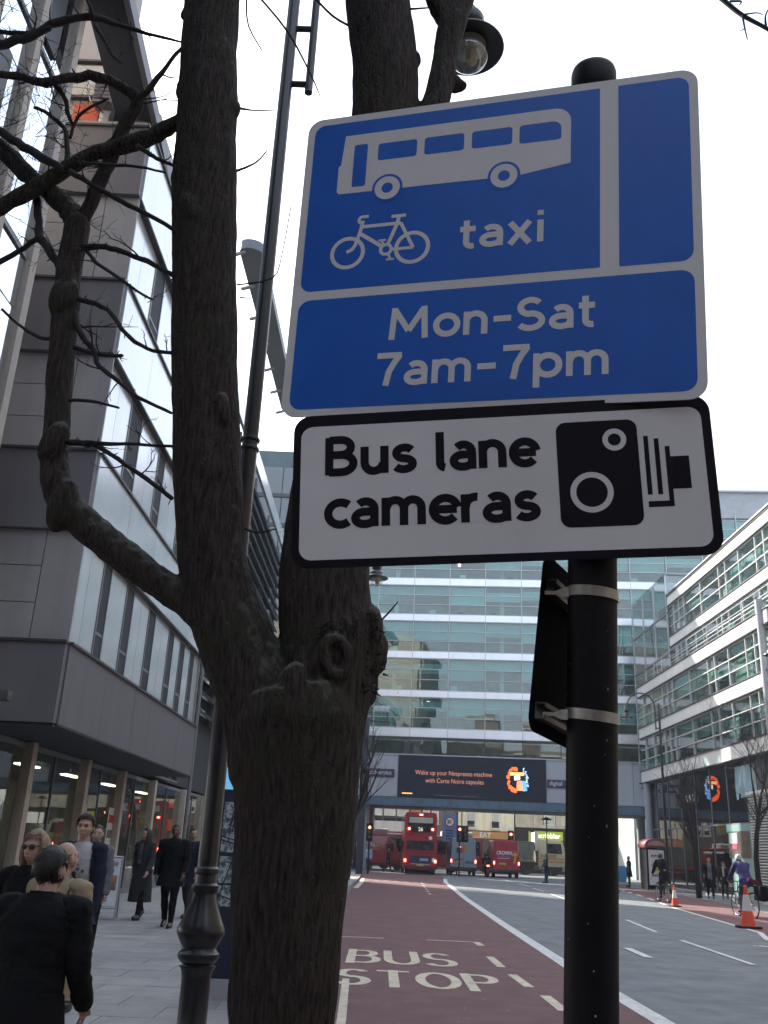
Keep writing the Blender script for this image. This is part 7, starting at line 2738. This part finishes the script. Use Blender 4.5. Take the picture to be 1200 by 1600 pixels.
traffic_light('twin headed traffic light showing red beside the blue banner', (5.75, 71.5, 0), 3.35, True)
traffic_light('single traffic light showing red above the crimson van', (10.0, 75.5, 0), 3.25)
traffic_light('traffic light showing red against the red delivery van at the left', (-0.75, 66.5, 0), 3.1)
bn = thing('banner', 'blue grey banner with a round 20 speed sign hanging behind the bus', 'banner', (5.35, 76.5, 0))
b = MB()
b.tube([(0.62, 0, 0), (0.62, 0, 4.7)], 0.06, 10)
b.tube([(0.62, 0, 4.55), (-0.55, 0, 4.6)], 0.025, 6)
b.tube([(0.62, 0, 2.35), (-0.55, 0, 2.35)], 0.025, 6)
b.build('post', dark_grey, bn)
bm_ = M('banner_blue', (0.16, 0.20, 0.34), 0.7, var=0.08)
piece('banner_cloth', bm_, bn, (0.02, 0.0, 3.45), (1.1, 0.03, 2.15))
b = MB()
b.lathe([(0, 0), (0.36, 0), (0.36, 0.012), (0, 0.012)], 26, (0.02, -0.02, 3.85), None, Matrix.Rotation(pi / 2, 3, 'X'))
b.build('sign_disc', white_m, bn)
b = MB()
b.tube([(0.02 + 0.33 * cos(a), -0.035, 3.85 + 0.33 * sin(a)) for a in [2 * pi * k / 28 for k in range(29)]], 0.035, 6)
b.build('sign_ring', M('sign_red_ring', (0.4, 0.02, 0.03), 0.5), bn)
text_on('sign_number', '20', 0.34, black_dull, bn, (-0.19, -0.04, 3.73), (1, 0, 0), (0, 0, 1), 0.004, 0.012)
for q in range(4):
    piece('printed_line', M('banner_ink', (0.03, 0.04, 0.10), 0.7), bn, (0.02, -0.02, 3.2 - q * 0.2), (0.62 - 0.1 * (q % 2), 0.01, 0.10))

# cones
cone_o = M('cone_orange', (0.72, 0.075, 0.03), 0.55, var=0.10, dirt=0.15)
cone_w = M('cone_sleeve', (0.62, 0.60, 0.58), 0.5, var=0.08)


def cone(loc, h, label):
    t = thing('traffic_cone', label, 'traffic cone', loc, random.uniform(0, .5), 'traffic cones on the cycle lane line')
    s = h / 1.0
    b = MB()
    b.prism(rrect(-.25 * s, -.25 * s, .25 * s, .25 * s, .06 * s, 3), 0, 0.05 * s)
    b.build('base', rubber, t, bevel=0.008)
    b = MB()
    b.lathe([(0.19 * s, 0.05 * s), (0.175 * s, 0.09 * s), (0.045 * s, 0.93 * s), (0.042 * s, 0.985 * s), (0.03 * s, 1.0 * s), (0.0, 1.0 * s)], 28)
    b.build('cone', cone_o, t, smooth=True)
    b = MB()
    r = lambda z: 0.175 - (0.175 - 0.045) * (z - 0.09) / 0.84 + 0.004
    b.lathe([(r(0.40) * s, 0.40 * s), (r(0.78) * s, 0.78 * s)], 28)
    b.build('white_sleeve', cone_w, t, smooth=True)
    return t


g1, g2 = ground(1055, 1417), ground(1170, 1451)
cone((g1.x, g1.y, 0.013), 0.74, 'farther orange and white traffic cone, beside the nearer of no cyclist but left of the pair')
cone((g2.x, g2.y, 0.013), 1.06, 'nearer and larger orange and white traffic cone at the right edge')
c_ = [o for o in COL.objects if o.get('category') == 'traffic cone']
c_[0]['label'] = 'farther and smaller orange and white traffic cone behind the left cyclist'

# phone kiosk with red arched top and a white poster
kx = ground(1014, 1387, PZ)
kq = thing('phone_kiosk', 'phone kiosk with red arched top and white 99 poster', 'kiosk', (kx.x - 0.55, kx.y - 3.2, PZ), radians(8), None, 0.95)
b = MB()
b.bb(-0.62, -0.52, -0.5, 0.5, 0.0, 2.55)
b.bb(0.52, 0.62, -0.5, 0.5, 0.0, 2.55)
b.bb(-0.52, 0.52, 0.42, 0.5, 0.0, 2.5)
b.bb(-0.52, 0.52, -0.5, 0.42, 0.0, 0.06)
b.build('frame', black_dull, kq)
b = MB()
arc_ = [(0.72 * cos(a), 2.5 + 0.42 * sin(a)) for a in [pi * i / 16 for i in range(17)]] + [(-0.72, 2.36), (0.72, 2.36)]
b.prism(arc_, -0.55, 0.55, None, lambda p: Vector((p.x, p.z, p.y)))
b.build('arched_top', M('dusty_red', (0.20, 0.035, 0.04), 0.6), kq, bevel=0.02)
b = MB()
arc_ = [(0.56 * cos(a), 2.50 + 0.28 * sin(a)) for a in [pi * i / 16 for i in range(17)]]
b.prism(arc_, -0.575, -0.56, None, lambda p: Vector((p.x, p.z, p.y)))
b.build('top_panel', M('dusty_pink', (0.40, 0.22, 0.20), 0.6), kq)
piece('poster', M('poster_white', (0.62, 0.63, 0.66), 0.5), kq, (0.0, -0.5, 1.25), (1.0, 0.03, 2.0))
text_on('poster_price', '99', 0.42, M('price_red', (0.5, 0.02, 0.03), 0.5), kq, (-0.36, -0.525, 1.68), (1, 0, 0), (0, 0, 1), 0.003, 0.012)
piece('poster_print', plate_y, kq, (0.08, -0.52, 1.15), (0.62, 0.008, 0.22))
piece('poster_print', M('poster_salmon', (0.5, 0.2, 0.12), 0.5), kq, (-0.15, -0.522, 1.36), (0.35, 0.008, 0.25), (0, 0.5, 0))
piece('poster_print', ink, kq, (0.0, -0.52, 0.78), (0.7, 0.008, 0.08))
piece('poster_print', MATS['price_red'], kq, (0.2, -0.52, 0.42), (0.4, 0.008, 0.14), (0, -0.3, 0))

# blue covered cycle or bin beside the kiosk
bb_ = ground(998, 1388, PZ)
bx = thing('cycle_stand', 'black railing with a bright blue cover beside the phone kiosk', 'railing', (bb_.x - 2.2, bb_.y - 3, PZ))
b = MB()
for x in (-0.9, -0.3, 0.3, 0.9):
    b.tube([(x, 0, 0), (x, 0, 1.05)], 0.025, 8)
b.tube([(-0.9, 0, 1.05), (0.9, 0, 1.05)], 0.025, 8)
b.tube([(-0.9, 0, 0.2), (0.9, 0, 0.2)], 0.02, 8)
b.build('rail', black_dull, bx)
b = MB()
b.prism(rrect(0.1, 0.35, 0.75, 1.2, 0.12, 4), -0.12, -0.04, None, lambda p: Vector((p.x, p.z, p.y)))
b.build('blue_cover', M('bright_blue', (0.05, 0.22, 0.42), 0.6), bx, bevel=0.02)

# sandwich board by the shop
ab_ = ground(163, 1424, PZ)
abd = thing('sandwich_board', 'white sandwich board with price poster on the left pavement', 'sandwich board', (ab_.x + 0.45, ab_.y - 2.0, PZ), radians(10), None, 0.9)
fr_m = M('board_frame', (0.42, 0.42, 0.44), 0.4, metal=0.5)
for s in (-1, 1):
    Rm = Matrix.Rotation(s * 0.20, 3, 'X')
    Tt = lambda p: Rm @ Vector((p[0], p[1], p[2] - 1.25)) + Vector((0, 0, 1.25))
    b = MB()
    for a_, c_b in (((-0.34, 0, 0.0), (-0.34, 0, 1.25)), ((0.34, 0, 0), (0.34, 0, 1.25)), ((-0.34, 0, 1.24), (0.34, 0, 1.24)), ((-0.34, 0, 0.22), (0.34, 0, 0.22))):
        b.tube([Tt(a_), Tt(c_b)], 0.022, 8)
    b.build('frame', fr_m, abd)
    b = MB()
    b.add([Tt((x, s * y, z)) for x in (-0.32, 0.32) for y in (-0.008, 0.006) for z in (0.25, 1.21)], [(0, 1, 3, 2), (4, 6, 7, 5), (0, 4, 5, 1), (2, 3, 7, 6), (0, 2, 6, 4), (1, 5, 7, 3)])
    b.build('poster', MATS['poster_white'] if s < 0 else dark_grey, abd)
Rm = Matrix.Rotation(-0.20, 3, 'X')
Tt = lambda p: Rm @ Vector((p[0], p[1], p[2] - 1.25)) + Vector((0, 0, 1.25))
eyv = Rm @ Vector((0, 0, 1))
for txt, x, z, sz_ in (('Pay & Go', -0.27, 1.06, 0.14), ('Juice', -0.02, 0.92, 0.12), ('9.90!', -0.26, 0.34, 0.20)):
    text_on('poster_text', txt, sz_, ink, abd, Tt((x, -0.03, z)), (1, 0, 0), eyv, 0.003, 0.003)
b = MB()
b.add([Tt((x, -0.022, z)) for x, z in ((-0.2, 0.56), (0.28, 0.56), (0.28, 0.86), (-0.2, 0.86))], [(0, 1, 2, 3)])
b.build('poster_picture', M('poster_mix', (0.12, 0.14, 0.20), 0.5, var=0.8, scale=9, col2=(0.45, 0.24, 0.12)), abd)
b = MB()
b.add([Tt((x, -0.026, z)) for x, z in ((0.0, 0.6), (0.14, 0.6), (0.14, 0.76), (0.0, 0.76))], [(0, 1, 2, 3)])
b.build('poster_spot', plate_y, abd)

# grey planter / low pots and bollards near the shop
pp = ground(236, 1400, PZ)
pl_ = thing('bin_bag_stack', 'dark low planter tub beside the sandwich board', 'planter', (pp.x - 0.9, pp.y - 1.5, PZ))
b = MB()
b.lathe([(0.20, 0), (0.26, 0.05), (0.28, 0.45), (0.30, 0.50), (0.27, 0.50), (0.24, 0.42), (0.0, 0.42)], 20)
b.build('tub', dark_grey, pl_, smooth=True)
b = MB()
for k in range(40):
    a, r = random.uniform(0, 2 * pi), random.uniform(0, .22)
    p = Vector((r * cos(a), r * sin(a), 0.42))
    b.quad(p, p + Vector((0.05, 0, 0.1)), p + Vector((random.uniform(-.1, .1), random.uniform(-.1, .1), random.uniform(.2, .35))), p + Vector((-0.04, 0.02, 0.1)))
b.build('foliage', M('shrub_leaf', (0.03, 0.05, 0.02), 0.7), pl_)
pl_.name = 'planter'

# street map post and advert panel beyond the lamp post
mp_ = ground(345, 1555, PZ)
mpo = thing('map_sign', 'dark blue street map panel beside the tree trunk', 'map sign', (mp_.x + 0.27, 10.4, PZ), radians(-3))
b = MB()
b.bb(-0.42, 0.42, -0.09, 0.09, 0.18, 2.0)
b.build('panel', M('map_navy', (0.012, 0.018, 0.05), 0.35), mpo, bevel=0.012)
piece('plinth', conc, mpo, (0, 0, 0.09), (0.95, 0.36, 0.18))
mapm = M('map_print', (0.17, 0.27, 0.36), 0.4, var=0.6, scale=16, col2=(0.42, 0.50, 0.52), contrast=(.45, .55))
for z, h_ in ((1.62, 0.5), (1.20, 0.26), (0.95, 0.2)):
    piece('map_sheet', mapm, mpo, (0, -0.094, z), (0.74, 0.008, h_))
rr = random.Random(8)
b = MB()
for k in range(26):
    x, z = rr.uniform(-.35, .35), rr.uniform(0.88, 1.84)
    b.box((x, -0.1, z), (rr.uniform(.08, .5), 0.003, 0.012), Matrix.Rotation(rr.choice((0.3, 1.87, 0.25, 1.7)), 3, 'Y'))
b.build('map_street_lines', M('map_line', (0.02, 0.025, 0.05), 0.5), mpo)
adp = thing('advert_board', 'pale blue illuminated advert panel behind the map sign', 'advert panel', (-2.15, 15.5, PZ), radians(-4))
b = MB()
b.bb(-0.66, 0.66, -0.10, 0.10, 0.25, 2.65)
b.bb(-0.60, -0.50, -0.06, 0.06, 0, 0.25)
b.bb(0.50, 0.60, -0.06, 0.06, 0, 0.25)
b.build('frame', dark_grey, adp, bevel=0.015)
piece('poster', EM('advert_sky', (0.12, 0.30, 0.50), 0.55), adp, (0, -0.105, 1.50), (1.2, 0.012, 2.2))
text_on('poster_text', 'Way', 0.2, text_w, adp, (0.1, -0.115, 1.22), (1, 0, 0), (0, 0, 1), 0.003)
text_on('poster_text', 'aut', 0.2, text_w, adp, (0.1, -0.115, 0.95), (1, 0, 0), (0, 0, 1), 0.003)
piece('poster_base_band', white_m, adp, (0, -0.113, 0.55), (1.18, 0.006, 0.28))
b = MB()
b.ell((0.32, -0.118, 2.0), (0.09, 0.012, 0.13), 14, 8)
b.build('poster_figure', M('figure_red', (0.4, 0.05, 0.06), 0.6), adp)
b = MB()
b.ell((0.32, -0.124, 1.93), (0.06, 0.012, 0.08), 14, 8)
b.build('poster_figure', white_m, adp)

# other lamp posts
q = lamp_post((14.6, 50.2, PZ), 'tall black swan neck lamp post on the right pavement beyond the cyclists', 'black swan neck street lamps', 1.0, pi)
l3 = lamp_post((15.95, 34.0, PZ), 'black lamp post at the right edge with its lantern just in the frame', 'black swan neck street lamps', 1.02, pi)
lamp_post((-2.12, 25.3, PZ), 'distant lamp post whose lantern hangs right of the trunk under the signs', 'black swan neck street lamps', 1.0)
cp_ = thing('camera_post', 'dark square post with traffic camera beside the trunk in front of the bridge', 'camera post', (-1.25, 62.0, PZ))
b = MB()
b.bb(-0.22, 0.22, -0.22, 0.22, 0, 9.6)
b.build('post', M('navy_post', (0.02, 0.028, 0.05), 0.5, var=0.2), cp_, bevel=0.02)
b = MB()
b.tube([(0, 0, 9.6), (0, 0, 11.2)], 0.07, 8)
b.tube([(0, 0, 9.4), (1.5, 0, 9.4)], 0.05, 8)
b.tube([(1.4, 0, 9.4), (1.4, 0, 10.0)], 0.04, 8)
b.build('mast', dark_grey, cp_)
b = MB()
b.bb(0.5, 1.5, -0.2, 0.2, 10.0, 10.35)
b.build('camera_housing', MATS['grey_panel'], cp_, bevel=0.04)
jl = thing('street_lamp', 'small flat headed lamp standing at the corner in front of the lorry', 'street lamp', (13.2, 78, 0))
b = MB()
b.tube([(0, 0, 0), (0, 0, 4.4)], 0.05, 8)
b.build('post', black_dull, jl)
b = MB()
b.lathe([(0.0, 4.6), (0.12, 4.55), (0.42, 4.42), (0.42, 4.36), (0.0, 4.34)], 20)
b.build('lamp_head', black_dull, jl, smooth=True)

# ================================================================== bare street trees further off


def bare_tree(label, loc, h, seed, spread=0.55, trunk_r=0.12, fork=0.3, lean=(0, 0), dens=3):
    r = random.Random(seed)
    t = thing('street_tree', label, 'tree', loc)
    tr, br, tw_ = MB(), [], MB()

    def grow(p, d, L, rad, lvl):
        pts, rs = [p.copy()], [rad]
        n = 5
        q = p.copy()
        for i in range(n):
            d = (d + Vector((r.uniform(-1, 1), r.uniform(-1, 1), r.uniform(-.3, .8))) * (0.12 + 0.06 * lvl)).normalized()
            q = q + d * (L / n)
            pts.append(q.copy())
            rs.append(rad * (1 - 0.5 * (i + 1) / n))
        if lvl == 0:
            tr.tube(pts, rs, 10)
        elif lvl == 1:
            m_ = MB()
            m_.tube(pts, rs, 7)
            br.append(m_)
        else:
            tw_.tube(pts, [max(0.006, x) for x in rs], 4)
        if lvl < 4:
            kids = (4, 5, 4, 3)[lvl]
            for k in range(kids):
                i = r.randint(3 if lvl == 0 else 1, n)
                a = r.uniform(0, 2 * pi)
                out = Vector((cos(a), sin(a), r.uniform(0.4, 1.3)))
                dd = (d * 0.55 + out.normalized() * spread).normalized()
                grow(pts[i], dd, L * r.uniform(0.5, 0.75), max(0.006, rs[i] * 0.62), lvl + 1)

    grow(Vector((0, 0, 0)), Vector((lean[0], lean[1], 1)).normalized(), h * fork, trunk_r, 0)
    tr.build('trunk', bark, t, smooth=True)
    for m_ in br:
        m_.build('branch', twig_m, t, smooth=True)
    o = tw_.build('twig', twig_m, t)
    o['kind'] = 'stuff'
    return t


gt = ground(1063, 1393, PZ)
bare_tree('bare young tree in front of the glass shop on the right pavement', (14.9, 46.5, PZ), 9.5, 4, 0.62, 0.15, 0.34)
bare_tree('bare tree at the right edge beside the ribbed shutter', (17.5, 45.6, PZ), 13, 9, 0.75, 0.15, 0.36, (-0.15, 0))
bare_tree('slender bare tree beyond the trunk in front of the bridging building', (-1.9, 52, PZ), 14, 15, 0.6, 0.16, 0.36, (0.08, 0))

# ================================================================== cyclists
frame_m = M('bike_frame', (0.03, 0.03, 0.035), 0.35)


def bicycle(label, loc, heading, s=1.0, col=None):
    t = thing('bicycle', label, 'bicycle', loc, heading, None, s)
    R_ = 0.345
    for y in (-0.5, 0.52):
        b = MB()
        b.tube([(0, y + R_ * cos(a), R_ + 0.0 + R_ * sin(a)) for a in [2 * pi * k / 32 for k in range(33)]], 0.018, 8)
        w_ = b.build('wheel', rubber, t, smooth=True)
        b = MB()
        b.tube([(0, y + (R_ - .025) * cos(a), R_ + (R_ - .025) * sin(a)) for a in [2 * pi * k / 32 for k in range(33)]], 0.009, 6)
        for k in range(14):
            a = 2 * pi * k / 14
            b.tube([(0.02 * (-1) ** k, y, R_), (0, y + (R_ - .03) * cos(a), R_ + (R_ - .03) * sin(a))], 0.0025, 4)
        b.tube([(-0.04, y, R_), (0.04, y, R_)], 0.02, 8)
        b.build('rim', chrome, w_)
    b = MB()
    bbk, st, hd1, hd0, ra, fa = Vector((0, -0.05, 0.29)), Vector((0, -0.2, 0.80)), Vector((0, 0.36, 0.86)), Vector((0, 0.40, 0.70)), Vector((0, -0.5, R_)), Vector((0, 0.52, R_))
    for a, c, r in ((bbk, st, .017), (st - Vector((0, 0, .05)), hd1 - Vector((0, 0, .04)), .016), (bbk, hd0, .018), (hd0, hd1, .02), (bbk, ra, .011), (st - Vector((0, 0, .06)), ra, .010)):
        b.tube([a, c], r, 8)
    for s_ in (-1, 1):
        b.tube([hd0, hd0 + Vector((s_ * .05, .01, -.05)), fa + Vector((s_ * .05, 0, 0))], .012, 6)
    b.build('frame', col or frame_m, t, smooth=True)
    b = MB()
    b.tube([(-0.27, 0.30, 0.95), (-0.15, 0.38, 0.97), (0.15, 0.38, 0.97), (0.27, 0.30, 0.95)], 0.013, 8)
    b.tube([hd1, Vector((0, 0.38, 0.97))], 0.014, 8)
    b.build('handlebar', frame_m, t, smooth=True)
    b = MB()
    b.tube([(0, -0.34, 0.90), (0, -0.22, 0.91), (0, -0.04, 0.895)], [(0.07, 0.03), (0.06, 0.028), (0.02, 0.018)], 10, round_end=True)
    b.tube([st, Vector((0, -0.215, 0.9))], 0.013, 8)
    b.build('saddle', black_sh, t, smooth=True)
    b = MB()
    b.tube([(0.06 * cos(0) + 0.0, -0.05 + .09 * cos(a), 0.29 + .09 * sin(a)) for a in [2 * pi * k / 18 for k in range(19)]], 0.006, 6)
    for s_ in (-1, 1):
        b.tube([(s_ * .06, -0.05, 0.29), (s_ * .08, -0.05 + s_ * .02, 0.29 + s_ * 0.16)], 0.010, 6)
        b.box((s_ * 0.12, -0.05 + s_ * .02, 0.29 + s_ * 0.17), (0.09, 0.07, 0.02))
    b.build('crank', steel, t, smooth=True)
    return t


def helmet(mat):
    def f(t, J, nk, hcc, HR, R1, pz):
        b = MB()
        n = 20
        vs, fs = [], []
        for i in range(7):
            th = radians(4 + 88 * i / 6)
            for k in range(n):
                a = 2 * pi * k / n
                vs.append(hcc + HR @ Vector((0.098 * sin(th) * cos(a), 0.128 * sin(th) * sin(a), 0.02 + 0.122 * cos(th))))
        for i in range(6):
            for k in range(n):
                if i > 0 and k % 4 == 0 and i < 4:
                    continue
                fs.append((i * n + k, (i + 1) * n + k, (i + 1) * n + (k + 1) % n, i * n + (k + 1) % n))
        fs.append(tuple(range(n)))
        b.add(vs, fs)
        b.build('helmet', mat, t, smooth=True)
    return f


def cyclist(label, blabel, loc, heading, s, top, trs, skin, helm, extra=None, jeans=None):
    bicycle(blabel, loc, heading, s)

    def ex_(t, *a):
        helmet(helm)(t, *a)
        if extra:
            extra(t, *a)
    fwd = Vector((-sin(heading), cos(heading), 0))
    # saddle top 0.93: pelvis stands at 0.93+; the figure's own feet are reckoned from sit=1 (no dropping)
    p = Vector(loc) - fwd * 0.20 * s + Vector((0, 0, 0.075 * s))
    return person(label, p, heading, 1.75 * s, 1.05, 0.55, ((0.55, 0.55), (1.05, 1.25)), ((0.62, 0.12, 0.25), (0.62, 0.12, 0.25)), 0, -0.35, skin, black_h, 'crop', top, trs, black_sh, top, 0.0, 0.016, None, sit=1.0, extra=ex_)


def bag(t, J, nk, hcc, HR, R1, pz):
    b = MB()
    c = pz + R1 @ Vector((-0.05, -0.24, 0.30))
    b.ell(c, (0.15, 0.11, 0.2), 14, 10, R1)
    b.build('shoulder_bag', black_c, t, smooth=True)
    b = MB()
    b.tube([pz + R1 @ Vector((0.2, -0.03, 0.06)), pz + R1 @ Vector((0.0, -0.155, 0.06)), pz + R1 @ Vector((-0.2, -0.03, 0.06))], [(0.03, 0.01)] * 3, 6)
    b.build('pale_belt', M('pale_belt', (0.3, 0.3, 0.32), 0.6), t, smooth=True)
    b = MB()
    b.tube([nk + R1 @ Vector((-.09, .02, .01)), nk + R1 @ Vector((0, -.11, .0)), nk + R1 @ Vector((.09, .02, .01))], 0.035, 8)
    b.build('pale_scarf', white_c, t, smooth=True)


def pannier(t, J, nk, hcc, HR, R1, pz):
    b = MB()
    b.bb(0.10, 0.34, -0.62, -0.18, -0.42 + pz.z - 0.1, pz.z - 0.12)
    b.build('pannier', black_c, t, bevel=0.03)
    b = MB()
    b.box(pz + Vector((0.1, -0.22, -0.02)), (0.34, 0.10, 0.13), Matrix.Rotation(0.3, 3, 'Y'))
    b.build('waist_bag', cloth_m('dark_red', (0.10, 0.015, 0.025)), t, bevel=0.03)


cg = ground(1036, 1404)
cyclist('cyclist in dark clothes with pale scarf and shoulder bag riding away on the far side', 'dark bicycle under the cyclist with the shoulder bag', (cg.x - 1.1, cg.y - 4.0, 0.012), radians(4), 1.10, black_c, char_c, 'fair', black_sh, bag)
cg = ground(1152, 1430)
cyclist('cyclist in purple jacket and pale helmet riding away at the right edge', 'bicycle ridden by the cyclist in purple', (cg.x - 0.22, cg.y - 1.4, 0.012), radians(6), 1.10, purple_c, grey_c, 'fair', M('helmet_white', (0.55, 0.55, 0.56), 0.35), pannier)


# specks of leaf and litter on the bus lane
b = MB()
r = random.Random(77)
for k in range(130):
    x, y = r.uniform(-0.2, 2.8), 8.0 + 10 * r.random() ** 1.6
    s_, a = r.uniform(0.006, 0.022), r.uniform(0, 3)
    d1, d2 = Vector((cos(a), sin(a), 0)) * s_, Vector((-sin(a), cos(a), 0.25)) * s_ * 0.6
    p = Vector((x, y, 0.0125))
    b.quad(p - d1, p + d2, p + d1, p - d2 + Vector((0, 0, 0.3 * s_)))
tag(b.build('leaf_litter', M('dry_leaf', (0.40, 0.34, 0.24), 0.8, var=0.4, scale=30)), kind='stuff')

# ================================================================== thin street haze round everything
hm = bpy.data.materials.new('haze')
hm.use_nodes = True
hn = hm.node_tree.nodes
hn.remove(hn['Principled BSDF'])
pv = hn.new('ShaderNodeVolumePrincipled')
pv.inputs['Color'].default_value = (0.88, 0.92, 1.0, 1)
pv.inputs['Density'].default_value = 0.0008
hm.node_tree.links.new(pv.outputs[0], hn['Material Output'].inputs['Volume'])
b = MB()
b.bb(-510, 510, -410, 1210, -1.1, 38)
tag(b.build('haze', hm), kind='stuff')
